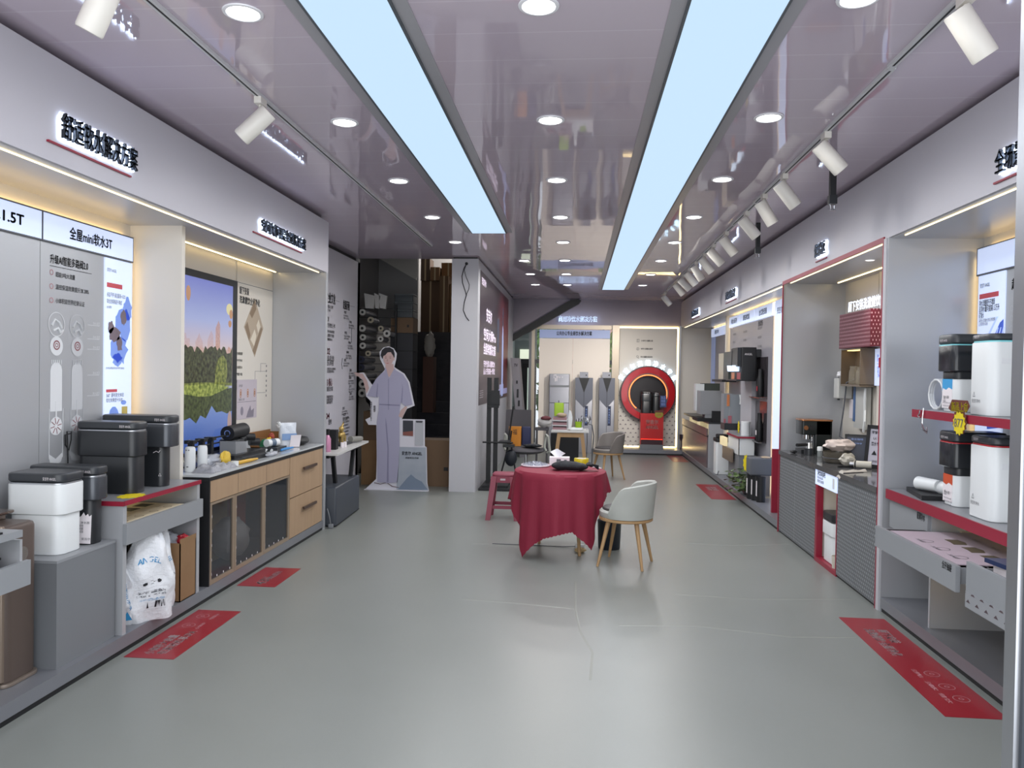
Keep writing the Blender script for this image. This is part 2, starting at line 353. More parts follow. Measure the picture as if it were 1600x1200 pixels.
# stairwell
struct(MB().box(-3.45, -3.32, 10.3, 17.0, 0, 5.2).box(-3.45, -1.6, 16.9, 17.0, 0, 5.2).box(-1.66, -1.56, 10.1, 17.0, 3.2, 5.2).box(-3.45, -1.56, 10.1, 17.0, 5.2, 5.3).box(-3.45, -1.56, 10.1, 10.22, 3.2, 5.3).box(-3.45, -2.97, 10.2, 10.3, 0, 3.1).box(-1.66, -1.5, 15.7, 17.0, 0, 3.2),
       'wall_stairwell', mat('stairwell_grey', '8E8C8C', 0.6), 'grey walls of the stairwell')
struct(MB().box(-3.32, -2.66, 12.62, 12.70, 2.3, 5.2), 'wall_stairwell', mat('stairwell_grey'), 'grey bulkhead over the stair')
struct(MB().prism([(-2.66, 3.13), (-2.66, 5.2), (-3.32, 5.2), (-3.32, 3.50), (-3.228, 3.455)], (0, 12.60, 0), EX, EZ, -0.02).prism([(-2.66, 3.13), (-3.228, 3.455), (-3.32, 3.50), (-3.32, 3.46), (-2.66, 3.09)], (0, 12.56, 0), EX, EZ, -0.06), 'trim_10', mat('stair_underside', 'C4C0BA', 0.6), 'pale side of the upper flight')
# small room behind the slanting edge
struct(MB().box(-1.42, -0.92, 17.6, 17.7, 0, 3.2).box(-1.5, -1.42, 15.95, 17.7, 0, 3.2).box(-1.5, -0.92, 15.95, 17.7, 3.2, 3.3), 'wall_back', mat('back_room_grey', '7C8482', 0.6), 'grey wall of the back room')
d = MB().box(-1.30, -0.96, 17.56, 17.6, 1.82, 2.12); struct(d, 'window_2', mat('back_room_fanlight', 'E8EEDC', 0.5, emit='EAF2D8', strength=0.75), 'bright fanlight over the back door')
d = MB().box(-1.12, -0.985, 17.56, 17.6, 0.55, 1.70).m(1).box(-1.30, -0.93, 17.54, 17.6, 1.70, 1.80).box(-0.985, -0.92, 17.5, 17.6, 0, 1.80).box(-1.3, -1.12, 17.57, 17.6, 0, 1.7).box(-1.12, -0.985, 17.55, 17.6, 0.0, 0.55)
struct(d, 'door_2', [mat('frosted_door_glass', 'C8D6CC', 0.4, emit='CFE0D2', strength=0.45), M_dark], 'black framed frosted door of the back room')
# back window
M_frame = mat('champagne_window_frame', 'A89C8C', 0.35, 0.3)
d = MB().box(-0.93, -0.87, 15.82, 16.0, 0.0, 2.5).box(0.72, 0.86, 15.80, 16.0, 0.0, 2.585).box(-0.87, 0.74, 15.9, 16.0, 2.50, 2.585).box(-0.87, 0.74, 15.9, 16.0, 0.06, 0.10)
d.m(1).box(-0.985, -0.93, 15.82, 16.0, 0.0, 2.5).m(2).box(-0.87, 0.74, 15.95, 15.96, 0.1, 2.5).m(1).box(-0.42, -0.38, 15.9, 15.99, 2.3, 2.5).box(0.52, 0.56, 15.9, 15.99, 2.3, 2.5)
struct(d, 'window_1', [M_frame, mat('grey_frame', '6B6E72', 0.4), mat('window_glass', 'FFFFFF', 0.03, alpha=0.08)], 'back window with champagne frame')
# door frame at the shop front, very near the camera
struct(MB().box(0.875, 0.965, 1.56, 1.62, 0.0, 3.1).m(1).box(0.8645, 0.875, 1.57, 1.61, 0.0, 3.1), 'door_1', [mat('anthracite_door_frame', '2A3038', 0.35), M_steel], 'anthracite door frame at the shop front')
# raised joints of the floor sheets
def seam(n, pts, r=0.0014):
    mb = MB(); 
    for (x0, y0), (x1, y1) in zip(pts, pts[1:]):
        d2 = Vector((x1-x0, y1-y0, 0)).normalized(); p = Vector((-d2.y, d2.x, 0))*0.008
        a, b = Vector((x0, y0, 0)), Vector((x1, y1, 0))
        mb.add([a-p, b-p, b+Vector((0,0,r)), a+Vector((0,0,r)), a+p, b+p], [(0,1,2,3), (3,2,5,4)])
    struct(mb, n, mat('floor_joint', '82857F', 0.4), 'raised joint between floor sheets')
seam('trim_11', [(-0.93, 7.06), (-0.45, 7.02), (-0.1, 7.1), (0.4, 7.12)])
seam('trim_12', [(0.02, 5.2), (-0.35, 5.27), (-0.78, 5.32)])
seam('trim_13', [(0.3, 4.9), (0.8, 4.95), (1.35, 4.82), (1.75, 4.86)])
seam('trim_14', [(0.02, 5.9), (0.02, 5.2), (0.05, 4.75), (0.12, 4.4), (0.10, 4.0)])
seam('trim_15', [(1.05, 7.4), (1.5, 7.35), (2.05, 7.5)]); seam('trim_16', [(0.75, 5.65), (1.3, 5.6), (2.0, 5.7)])
seam('trim_17', [(1.45, 10.3), (1.95, 10.25), (2.1, 10.2)])

# ================================================================== LIGHTS OF THE PLACE
def light_panel(name, x0, x1, y0, y1, label):
    r = thing(name, ((x0+x1)/2, (y0+y1)/2, 3.09), label, 'ceiling light')
    MB().box(x0, x1, y0, y1, 3.088, 3.094).build('diffuser', M_strip, r)
    f = MB()
    for a, b, c, e in ((x0-0.012, x0, y0-0.012, y1+0.012), (x1, x1+0.012, y0-0.012, y1+0.012), (x0, x1, y0-0.012, y0), (x0, x1, y1, y1+0.012)): f.box(a, b, c, e, 3.086, 3.0995)
    f.build('frame', mat('thin_dark_frame', '5A6066', 0.4, 0.3), r)
    f = MB().box(x0-0.075, x0-0.012, y0, y1, 3.096, 3.0995).box(x1+0.012, x1+0.075, y0, y1, 3.096, 3.0995); f.build('edging', mat('panel_edging', '9C9BA0', 0.3), r)
light_panel('ceiling_light_panel', -1.145, -0.785, 1.0, 8.25, 'shorter bluish white luminous ceiling strip left of centre')
light_panel('ceiling_light_panel', 0.43, 0.815, 1.0, 13.8, 'longer bluish white luminous ceiling strip right of centre')

dl = thing('downlight', (-1.43, 3.16, 3.098), 'x', 'downlight', 'recessed ceiling downlights')
MB().lathe((-1.43, 3.16, 3.1), [(0.085, -0.001), (0.083, -0.006), (0.070, -0.008), (0.066, -0.004)], 28).build('rim', mat('downlight_rim', 'E2E2E6', 0.35), dl)
MB().lathe((-1.43, 3.16, 3.1), [(0.0, -0.0045), (0.067, -0.0045)], 28).build('diffuser', M_downlight, dl)
rows = [(-1.43, 'left'), (-0.18, 'middle'), (1.085, 'right')]; nth = ['nearest', 'second', 'third', 'fourth', 'fifth', 'sixth', 'seventh', 'farthest']
first = True
for x, nm in rows:
    ys = [3.16 + 1.425*i for i in range(5 if nm == 'left' else 8)]
    for i, y in enumerate(ys):
        xx = -0.73 if (nm == 'left' and i > 4) else x
        lab = '%s round downlight in the %s ceiling row' % ('farthest' if i == len(ys)-1 else nth[i], nm)
        if first: dl['label'] = lab; first = False
        else: copy_tree(dl, (xx, y, 3.098), 0, lab)
for i in range(3): copy_tree(dl, (-0.728, 10.33+1.4*i, 3.098), 0, '%s round downlight beside the red poster partition' % ['nearest', 'middle', 'farthest'][i])
for x, nm in rows:
    for i in range(5 if nm == 'left' else 8):
        spot_light('downlight_beam', (x, 3.16+1.425*i, 3.07), (9 if i < 2 else 14) if i < 3 else 25, (1.0, 0.97, 0.94), (x, 3.16+1.425*i, 0), 2.95, 0.35, 0.06)
for i in range(3): spot_light('downlight_beam', (-0.728, 10.33+1.4*i, 3.07), 20, (1.0, 0.97, 0.94), (-0.728, 10.33+1.4*i, 0), 2.95, 0.35, 0.06)

def led(name, label, boxes, group='warm LED strips', m=None):
    mb = MB()
    for b in boxes: mb.box(*b)
    return tag(mb.build(name, m or M_led), label, 'led strip', group)
led('led_strip', 'long warm LED line under the left fascia', [(-2.546, -2.539, 0.8, 7.38, 2.543, 2.549)], m=M_ledline)
led('led_strip', 'warm LED line above the landscape screen', [(-2.985, -2.975, 5.05, 7.38, 2.543, 2.549)])
led('led_strip', 'hidden warm LED glow behind the softener header signs', [(-3.02, -3.0, 1.2, 4.9, 2.455, 2.462)], m=M_ledglow)
led('led_strip', 'hidden warm LED glow beside the divider at the silver panel end', [(-3.02, -3.01, 4.90, 4.91, 0.9, 2.42)], m=M_ledglow)
led('led_strip', 'warm LED line under the fascia of the near right bay', [(2.147, 2.154, 2.1, 5.29, 2.543, 2.549)], m=M_ledline)
led('led_strip', 'hidden warm LED glow behind the near right display panel', [(2.70, 2.712, 2.3, 5.33, 2.475, 2.482)], m=M_ledglow)
led('led_strip', 'hidden warm LED glow at the far edge of the near right display board', [(2.70, 2.71, 5.345, 5.355, 0.87, 2.42)], m=M_ledglow)
led('led_strip', 'front warm LED line in the coffee bay soffit', [(2.147, 2.154, 5.53, 8.02, 2.543, 2.549)], m=M_ledline)
led('led_strip', 'rear warm LED line in the coffee bay soffit', [(2.60, 2.61, 5.53, 7.98, 2.543, 2.549)])
led('led_strip', 'warm LED line under the fascia of the far right bays', [(2.15, 2.16, 8.2, 15.7, 2.543, 2.549)], m=M_ledline)
led('led_strip', 'hidden warm LED glow above the far right display panels', [(2.455, 2.47, 9.8, 12.4, 2.52, 2.528)], m=M_ledglow)
led('led_strip', 'hidden warm LED glow above the farthest right panel', [(2.705, 2.712, 13.3, 15.6, 2.52, 2.528)])
led('led_strip', 'upright warm LED glow beside the narrow white lightbox', [(2.45, 2.47, 9.70, 9.74, 0.12, 2.50)])
led('led_strip', 'upright warm LED glow at the far end of the three header panel', [(2.45, 2.46, 12.475, 12.485, 0.12, 2.50)])

# ------------------------------------------------------------------ tracks and spot heads
tr = MB().box(-1.778, -1.742, 0.9, 9.1, 3.082, 3.0995).m(1).box(-1.765, -1.755, 0.9, 9.08, 3.0812, 3.0825)
tag(tr.build('lighting_track', [mat('track_white', 'C6C6C8', 0.4), M_dark]), 'white lighting track on the left of the ceiling', 'lighting track', 'lighting tracks')
tr = MB()
for k in range(14):
    y0, y1 = 0.9+k*0.98, 0.9+(k+1)*0.98; x = 1.443+0.0094*(y0+y1)/2
    tr.m(0).box(x-0.018, x+0.018, y0, y1, 3.082, 3.0995).m(1).box(x-0.005, x+0.005, y0+0.03, y1-0.03, 3.0812, 3.0825)
tag(tr.build('lighting_track', [mat('track_white'), M_dark]), 'white lighting track on the right of the ceiling', 'lighting track', 'lighting tracks')
def spot_head(x, y, d, label):
    r = thing('track_spotlight', (x, y, 3.08), label, 'spotlight', 'white track spotlights'); Mw = mat('spot_white', 'D6D2CA', 0.4); d = Vector(d).normalized()
    MB().box(x-0.02, x+0.02, y-0.04, y+0.04, 3.045, 3.082).build('adapter', Mw, r)
    MB().cyl((x, y, 3.0), (x, y, 3.046), 0.009, seg=10).build('stem', Mw, r)
    c = Vector((x, y, 2.965)) + d*0.04
    MB().lathe(c, [(0.030, -0.105), (0.047, -0.105), (0.05, -0.10), (0.05, 0.098), (0.047, 0.105), (0.038, 0.105)], 24, d).build('lamp_body', Mw, r)
    MB().lathe(c, [(0.0, -0.098), (0.032, -0.104)], 20, d).build('rear_cap', M_dark, r)
    MB().lathe(c, [(0.0, 0.09), (0.038, 0.104)], 20, d).build('lens', mat('spot_lens', '6A6860', 0.2), r)
spot_head(-1.76, 2.72, (-0.45, 0.05, -0.88), 'nearer white spotlight on the left track')
spot_head(-1.76, 4.12, (-0.72, -0.05, -0.68), 'farther white spotlight on the left track')
ordn = ['nearest', 'second', 'third', 'fourth', 'fifth', 'sixth', 'seventh', 'eighth', 'ninth', 'tenth', 'eleventh', 'twelfth', 'last']
for i, (y, a) in enumerate(((3.12, 0), (4.84, .2), (5.82, .1), (6.45, -.05), (7.12, .15), (8.12, .1), (8.9, .2), (9.55, .1), (10.25, -.05), (10.9, .1), (11.6, .25), (12.25, .1), (14.1, .15))):
    x = 1.443+0.0094*y
    spot_head(x, y, (0.58+a*0.6, 0.05, -0.85+a*0.5), '%s white spotlight along the right track' % ordn[i])
    if i in (0, 3, 5, 7, 9, 11): spot_light('track_spot_beam', (x+0.09, y, 2.86), 7, (1.0, 0.86, 0.70), (2.1, y+0.02, 2.62), 0.75, 0.9, 0.03)
# ================================================================== LEFT SIDE
K = 2.98/2.82
def PY(y): return y*K
def PZ(z): return 1.6+(z-1.6)*K
XP = -2.98
# ------------------------------------------------------------------ backlit letter signs
def letter_sign(label, body, o, uv, h, width, line=True, depth=0.018, halo=0.07, hm=None, bold=0.010):
    u, v = uv; o = Vector(o); n = u.cross(v)
    r = thing('letter_sign', o, label, 'sign', 'backlit letter signs')
    MB().text(body, o+n*0.034, u, v, h, width, 'l', bold, depth).build('letters', M_letter, r)
    MB().text(body, o+n*0.015, u, v, h, width, 'l', halo, 0.008).build('letter_glow', hm or M_halo, r)
    if line:
        MB().obox(o+u*(width*0.42)-v*(h*0.42)+n*0.006, u, v, n, width*1.08, 0.009, 0.012).build('underline', M_red, r)
    return r
letter_sign('dark backlit letters with red underline on the left fascia, nearer the camera', '舒适软水解决方案', (-2.48, 3.475, 2.688), LW, 0.105, 0.62)
letter_sign('dark backlit letters on the left fascia above the landscape screen', '空间大师平层全屋解决方案', (-2.48, 5.80, 2.672), LW, 0.085, 0.96)
# ------------------------------------------------------------------ softener display panels
def softener_panel(y0, y1, label, title, ty, th, tw):
    r = thing('product_display', (XP, (y0+y1)/2, 0.1), label, 'display panel', 'silver softener display panels')
    MB().box(XP-0.02, XP, y0, y1, 0.1, PZ(2.258)-0.004).build('board', M_silver, r)
    h = MB().box(XP-0.03, XP+0.012, y0+0.003, y1-0.003, PZ(2.258), PZ(2.402)); hd = h.build('header_lightbox', M_lightbox, r)
    f = MB().box(XP-0.02, XP+0.014, y0, y1, PZ(2.402), PZ(2.402)+0.008).box(XP-0.02, XP+0.014, y0, y1, PZ(2.258)-0.008, PZ(2.258)).box(XP-0.02, XP+0.014, y0, y0+0.003, PZ(2.258), PZ(2.402)).box(XP-0.02, XP+0.014, y1-0.003, y1, PZ(2.258), PZ(2.402))
    f.build('header_frame', M_inkgrey, hd)
    MB().text(title, (XP+0.014, ty, PZ(2.302)), *LW, th, tw, 'r', 0.035).build('title', M_ink, hd)
    return r
softener_panel(2.9, PY(3.823), 'silver softener panel at the left edge with partly cut off header', '全屋mini软水1.5T', PY(3.69), 0.062, 0.70)
pn = softener_panel(PY(3.827), PY(4.655), 'silver softener panel with diagram columns beside the warm lit divider', '全屋mini软水3T', PY(4.432), 0.062, 0.415)
p = MB().text('升级AI智能多路阀2.0', (XP+0.002, PY(3.90), PZ(2.148)), *LW, 0.045, 0.34, 'l', 0.02)
p.box(XP, XP+0.0015, PY(3.90), PY(4.255), PZ(2.128), PZ(2.131)); p.build('lettering', M_ink, pn)
p = MB()
for z, t, wd in ((2.077, '超能3吨大流量', .17), (2.01, '温控保温效果提升28.28%', .30), (1.935, '小体积双世界纪录认证', .26)): p.text(t, (XP+0.002, PY(3.945), PZ(z)), *LW, 0.026, wd, 'l', 0.01)
p.build('lettering', M_inkgrey, pn)
p = MB()
for z in (2.095, 2.02, 1.945): p.ring((XP+0.002, PY(3.912), PZ(z)), EY, EZ, 0.012, 0.016, 0, 18)
p.build('icons', mat('faded_red_print', 'B98088', 0.5), pn)
def vessel(yc, m):
    g = MB(); x = XP+0.002
    def R(z, a, b, s=40): g.ring((x, yc, PZ(z)), EY, EZ, a, b, 0, s)
    R(1.818, 0.066, 0.071); R(1.70, 0.0, 0.055)
    g.tube([(x, yc-0.04, PZ(1.81)), (x, yc-0.015, PZ(1.845)), (x, yc+0.02, PZ(1.83)), (x, yc+0.045, PZ(1.80))], 0.006, 4)
    g.tube([(x, yc-0.03, PZ(1.785)), (x, yc+0.01, PZ(1.80)), (x, yc+0.03, PZ(1.775)), (x, yc+0.05, PZ(1.79))], 0.008, 4)
    g.prism([(-.05, 0), (.05, 0), (.05, .235), (.042, .26), (.02, .28), (-.02, .28), (-.042, .26), (-.05, .235)], (x, yc, PZ(1.345)), EY, EZ, 0.001)
    for k in range(6): g.box(x, x+0.001, yc-0.042+0.016*k, yc-0.036+0.016*k, PZ(1.60), PZ(1.625))
    g.prism([(-.06, .02), (-.045, -.02), (-.015, -.03), (.015, -.03), (.045, -.02), (.06, .02), (.052, .03), (.0, .0), (-.052, .03)], (x, yc, PZ(1.085)), EY, EZ, 0.001)
    for sgn in (-1, 1): g.box(x, x+0.001, yc+sgn*0.058-0.002, yc+sgn*0.058+0.002, PZ(1.09), PZ(1.36))
    R(1.265, 0.0, 0.053); g.box(x, x+0.001, yc-0.006, yc+0.006, PZ(1.29), PZ(1.40)); g.build('vessel_diagram', m, pn)
    q = MB(); q.ring((x+0.0012, yc, PZ(1.705)), EY, EZ, 0.02, 0.028, 0, 24); q.ring((x+0.0012, yc, PZ(1.705)), EY, EZ, 0.008, 0.013, 0, 18); q.build('target_mark', mat('dull_red_print', '8C5A60', 0.5), pn); q = MB()
    for k in range(8):
        a = k*math.pi/4+0.2; q.obox((x+0.0012, yc+0.03*math.cos(a), PZ(1.265)+0.03*math.sin(a)), (0, math.cos(a), math.sin(a)), (0, -math.sin(a), math.cos(a)), (1, 0, 0), 0.034, 0.004, 0.001)
    q.build('vessel_marks', mat('dull_red_print', '8C5A60', 0.5), pn)
vessel(PY(3.955), M_pale); vessel(PY(4.13), mat('faint_line_print', 'BFC1C5', 0.5))
q = MB()
for z in (1.83, 1.75, 1.69, 1.54, 1.42): q.box(XP+0.001, XP+0.002, PY(4.22), PY(4.33), PZ(z), PZ(z)+0.003); q.text('净水滤芯', (XP+0.002, PY(4.27), PZ(z)+0.006), *LW, 0.016, 0.07)
q.build('callouts', M_pale, pn)
sb = MB().box(XP, XP+0.008, PY(4.372), PY(4.652), PZ(1.0), PZ(2.245)).build('side_lightbox', M_lightbox, pn)
q = MB().text('安吉尔 ANGEL', (XP+0.01, PY(4.39), PZ(2.165)), *LW, 0.022, 0.10).text('省盐不停 省盐量高+102%', (XP+0.01, PY(4.39), PZ(2.015)), *LW, 0.026, 0.20).text('软化效果再提升两成', (XP+0.01, PY(4.39), PZ(1.975)), *LW, 0.026, 0.16).text('出水更软', (XP+0.01, PY(4.39), PZ(1.945)), *LW, 0.014, 0.05)
q.text('软水机采用智能再生技术呵护全屋用水', (XP+0.01, PY(4.385), PZ(1.578)), *LW, 0.012, 0.20).text('360° 瀑布软化体验', (XP+0.01, PY(4.39), PZ(1.408)), *LW, 0.024, 0.19).text('软化效果提升30.8%', (XP+0.01, PY(4.39), PZ(1.378)), *LW, 0.024, 0.18); q.build('lettering', M_ink, sb)
MB().box(XP+0.008, XP+0.0095, PY(4.39), PY(4.545), PZ(2.07), PZ(2.098)).box(XP+0.008, XP+0.0095, PY(4.39), PY(4.50), PZ(1.437), PZ(1.455)).build('red_badges', mat('salmon_red_print', 'CF5560', 0.5), sb)
random.seed(3)
def blob(mb, yc, zc, a, b, x=XP+0.009, n=18, jit=0.25):
    mb.prism([((1+random.uniform(-jit, jit))*a*math.cos(2*math.pi*k/n), (1+random.uniform(-jit, jit))*b*math.sin(2*math.pi*k/n)) for k in range(n)], (x, yc, zc), EY, EZ, 0.0008)
q = MB(); blob(q, PY(4.56), PZ(1.86), .085, .10); blob(q, PY(4.52), PZ(1.70), .085, .09); blob(q, PY(4.60), PZ(1.95), .05, .07); blob(q, PY(4.50), PZ(1.635), .05, .045); q.build('ice_picture', mat('ice_blue_print', '7F9BE0', 0.5, emit='6E8CE0', strength=0.25), sb)
q = MB(); blob(q, PY(4.47), PZ(1.79), .06, .05, XP+0.0105); blob(q, PY(4.43), PZ(1.83), .03, .035, XP+0.0105); blob(q, PY(4.52), PZ(1.73), .03, .05, XP+0.0105); blob(q, PY(4.56), PZ(1.90), .03, .05, XP+0.0105); q.build('shell_picture', mat('shell_print', '7C6E78', 0.5), sb)
q = MB(); blob(q, PY(4.47), PZ(1.30), .05, .05, n=10, jit=.08); blob(q, PY(4.57), PZ(1.37), .03, .015, n=12, jit=.05); q.build('bottle_picture', mat('ice_blue_print'), sb)
MB().box(XP+0.008, XP+0.0095, PY(4.55), PY(4.61), PZ(1.255), PZ(1.345)).build('filter_picture', mat('straw_yellow_print', 'D3BE6A', 0.5), sb)

# ------------------------------------------------------------------ purifier family
def purifier(label, x0, x1, y0, y1, z0, z1, body, upper, lid, face=1, split=0.5, ins=0.025, lidh=0.05, trim=None, brand=True, brandm=None, cat='water purifier', group=None, name='water_purifier', extra=None):
    """rounded appliance: narrower lower body, overhanging upper body, chamfered lid"""
    r = thing(name, ((x0+x1)/2, (y0+y1)/2, z0), label, cat, group); zs = z0+(z1-z0)*split; rr = min(0.05, (y1-y0)*0.3)
    MB().rbox(x0+ins, x1-ins, y0+ins*0.5, y1-ins*0.5, z0, zs, rr, 0.004).build('lower_body', body, r)
    MB().rbox(x0, x1, y0, y1, zs, z1-lidh-0.006, rr, 0.005).build('upper_body', upper, r)
    MB().rbox(x0+0.004, x1-0.004, y0+0.004, y1-0.004, z1-lidh-0.007, z1-lidh+0.001, rr, 0.001).build('trim_band', trim or M_steel, r)
    l = MB().rbox(x0, x1, y0, y1, z1-lidh, z1, rr, 0.012).build('lid', lid, r)
    if brand:
        e = x1-rr*0.6 if face > 0 else x0+rr*0.6
        MB().text('安吉尔 ANGEL', (e if face > 0 else e, y0-0.001, z1-lidh*0.66), *BW, lidh*0.3, 0.07, 'r' if face > 0 else 'l').build('logo', brandm or M_print, l)
    return r
# bronze dispenser, nearest on the left
r = thing('water_dispenser', (-2.79, 3.42, 0.1), 'bronze floor water dispenser cut off by the left picture edge', 'water dispenser')
MB().rbox(-2.965, -2.6, 3.31, 3.53, 0.1, 0.845, 0.045, 0.02).build('cabinet', [M_tandark], r)
MB().rbox(-2.965, -2.612, 3.303, 3.33, 0.12, 0.85, 0.012, 0.008).build('front_shell', M_tan, r)
q = MB().rbox(-2.97, -2.705, 3.16, 3.52, 0.878, 0.892, 0.03, 0.004).box(-2.98, -2.75, 3.33, 3.5, 0.845, 0.878); q.build('lid', mat('bronze_mirror_lid', '6E6058', 0.08, 0.7), r)
MB().box(-2.95, -2.66, 3.296, 3.304, 0.36, 0.56).build('grille_panel', M_charcoal, r)
q = MB()
for k in range(6): q.box(-2.95, -2.655, 3.292, 3.304, 0.20+0.026*k, 0.212+0.026*k)
q.build('louvres', M_tan, r); MB().cyl((-2.6, 3.42, 0.70), (-2.598, 3.42, 0.70), 0.035, seg=24).build('sticker', mat('clear_sticker', '8A827C', 0.2, alpha=0.6), r)
MB().rbox(-2.965, -2.585, 3.30, 3.535, 0.1, 0.118, 0.045, 0.003).build('foot', mat('bronze_foot', '867A70', 0.3, 0.4), r)
# near counter with pulled out drawer
r = thing('display_counter', (-2.77, 2.65, 0.1), 'grey display counter with pulled out drawers at the left picture edge', 'counter')
MB().box(-2.975, -2.56, 2.2, 3.08, 0.1, 0.86).build('carcass', M_grey, r)
MB().box(-2.975, -2.345, 2.2, 3.085, 0.862, 0.892).build('top_tray', M_grey, r)
dq = MB().box(-2.365, -2.345, 2.25, 3.135, 0.645, 0.752).box(-2.56, -2.365, 2.28, 3.10, 0.65, 0.66); dq = dq.build('drawer', M_grey, r)
MB().box(-2.56, -2.365, 3.095, 3.11, 0.66, 0.845).build('drawer_side', M_silver, dq)
q = MB().box(-2.53, -2.40, 2.7, 3.02, 0.66, 0.775).m(1).box(-2.535, -2.395, 2.695, 3.025, 0.775, 0.785); tag(q.build('catalogue', [M_print, M_dark]), 'thick catalogue with black cover in the pulled out drawer at the left edge', 'book')
q = MB().box(-2.5, -2.36, 2.55, 2.99, 0.892, 0.90); tag(q.build('dark_card', [M_dark]), 'black card lying on the tray at the left picture edge', 'card')
# pedestal with two appliances
r = thing('display_pedestal', (-2.75, 3.8, 0.1), 'plain grey block pedestal under the white purifier', 'pedestal')
MB().box(-2.97, -2.522, 3.552, 4.03, 0.1, 0.622).build('block', M_greydark, r); MB().box(-2.97, -2.52, 3.55, 4.032, 0.622, 0.636).build('top', M_grey, r)
purifier('white water softener with black lid on the grey pedestal', -2.872, -2.562, 3.64, 3.845, 0.636, 1.05, M_whiteplastic, M_whiteplastic, M_charcoal, split=0.49, ins=0.014)
r = purifier('dark water softener wrapped in a torn white paper sleeve', -2.935, -2.545, 3.885, 4.02, 0.636, 1.056, M_black, mat('gunmetal', '4A4D52', 0.25, 0.4), M_charcoal, split=0.57)
q = MB(); y = 3.885; pts = [(-2.78, 0.645), (-2.572, 0.645), (-2.566, 0.80), (-2.58, 0.79), (-2.586, 0.805), (-2.60, 0.793), (-2.61, 0.812), (-2.625, 0.79), (-2.645, 0.785), (-2.66, 0.775), (-2.68, 0.772), (-2.78, 0.765)]
q.prism(pts, (0, y+0.001, 0), EX, EZ, 0.002).build('paper_sleeve', M_print, r)
MB().text('净水器', (-2.60, y-0.001, 0.752), *BW, 0.012, 0.05, 'c').text('使用说明\n请勿倒置\n轻拿轻放', (-2.66, y-0.001, 0.735), *BW, 0.012, 0.05).text('安吉尔', (-2.62, y-0.001, 0.665), *BW, 0.012, 0.05).build('lettering', M_inkgrey, r)
# red edged counter
CT = 0.845
r = thing('display_counter', (-2.75, 4.49, 0.1), 'grey display counter with maroon edged top and lit open drawer', 'counter')
MB().box(-2.975, -2.492, 4.05, 4.92, CT-0.022, CT).build('top', mat('counter_top_grey', '84868B', 0.3), r)
MB().box(-2.492, -2.482, 4.046, 4.925, CT-0.024, CT+0.001).box(-2.7, -2.482, 4.04, 4.05, CT-0.024, CT+0.001).build('red_edge', M_red, r)
for y in (4.05, 4.885): MB().box(-2.975, -2.49, y, y+0.035, 0.1, CT-0.024).build('side_panel', M_silver, r)
MB().box(-2.975, -2.965, 4.05, 4.92, 0.1, CT-0.024).build('back_panel', mat('counter_back', '55524E', 0.5), r)
MB().box(-2.96, -2.95, 4.12, 4.86, CT-0.036, CT-0.026).build('led_line', M_led, r)
d = MB().box(-2.488, -2.465, 4.045, 4.918, 0.605, 0.722).box(-2.955, -2.488, 4.09, 4.88, 0.61, 0.62).box(-2.955, -2.488, 4.095, 4.107, 0.62, 0.70).box(-2.955, -2.488, 4.865, 4.877, 0.62, 0.70).build('drawer', M_grey, r)
q = MB().box(-2.94, -2.50, 4.11, 4.80, 0.70, 0.706).build('price_chart', mat('cream_chart', 'E8D9BC', 0.5), d)
q = MB()
for k in range(4): q.box(-2.80, -2.71, 4.17+0.16*k, 4.28+0.16*k, 0.706, 0.7065)
q.build('chart_pictures', M_ink, d)
q = MB()
for k in range(4): q.ring((-2.58, 4.20+0.16*k, 0.7068), EY, -EX, 0.022, 0.026, 0, 20); q.text('净水', (-2.63, 4.17+0.16*k, 0.7068), EY, -EX, 0.018, 0.05)
q.build('chart_lettering', mat('brown_print', '8C7454', 0.5), d)
blk = mat('soft_black', '26282B', 0.3)
purifier('matte black purifier, nearer of two on the maroon edged counter', -2.94, -2.56, 4.28, 4.44, CT, 1.268, blk, blk, M_charcoal, split=0.52, ins=0.012, lidh=0.048)
r = purifier('glossy black purifier with silver band at the far end of the maroon edged counter', -2.97, -2.513, 4.57, 4.72, CT, 1.292, blk, mat('gunmetal'), M_charcoal, split=0.56, ins=0.045, lidh=0.05)
q = MB().tube([(-2.62, 4.576, 1.06), (-2.60, 4.576, 1.07), (-2.585, 4.576, 1.062), (-2.575, 4.576, 1.075)], 0.002, 5).text('△', (-2.575, 4.575, 0.915), *BW, 0.02, 0.02, 'c'); q.build('print', M_print, r)
q = MB().tube([(-2.93, 4.25, 1.2), (-2.965, 4.24, 1.19), (-2.97, 4.25, 1.13), (-2.955, 4.26, 1.10), (-2.935, 4.25, 1.16), (-2.93, 4.245, 1.21), (-2.96, 4.25, 1.21), (-2.965, 4.27, 0.98), (-2.96, 4.3, CT+0.003)], 0.004, 6)
tag(q.build('cable', M_dark), 'black looped cable beside the nearer black purifier', 'cable')
def burst(mb, o, u, v, r0, r1, n, d=0.002, sx=1.0, sy=1.0):
    return mb.prism([((r1 if k % 2 else r0)*math.cos(math.pi*k/n)*sx, (r1 if k % 2 else r0)*math.sin(math.pi*k/n)*sy) for k in range(2*n)], o, u, v, d)
q = burst(MB(), (-2.555, 4.235, CT+0.003), EY, -EX, 0.095, 0.078, 12, 0.002, 1.0, 0.75); tag(q.build('price_tag', M_yellow), 'yellow starburst price tag lying on the maroon edged counter', 'price tag')

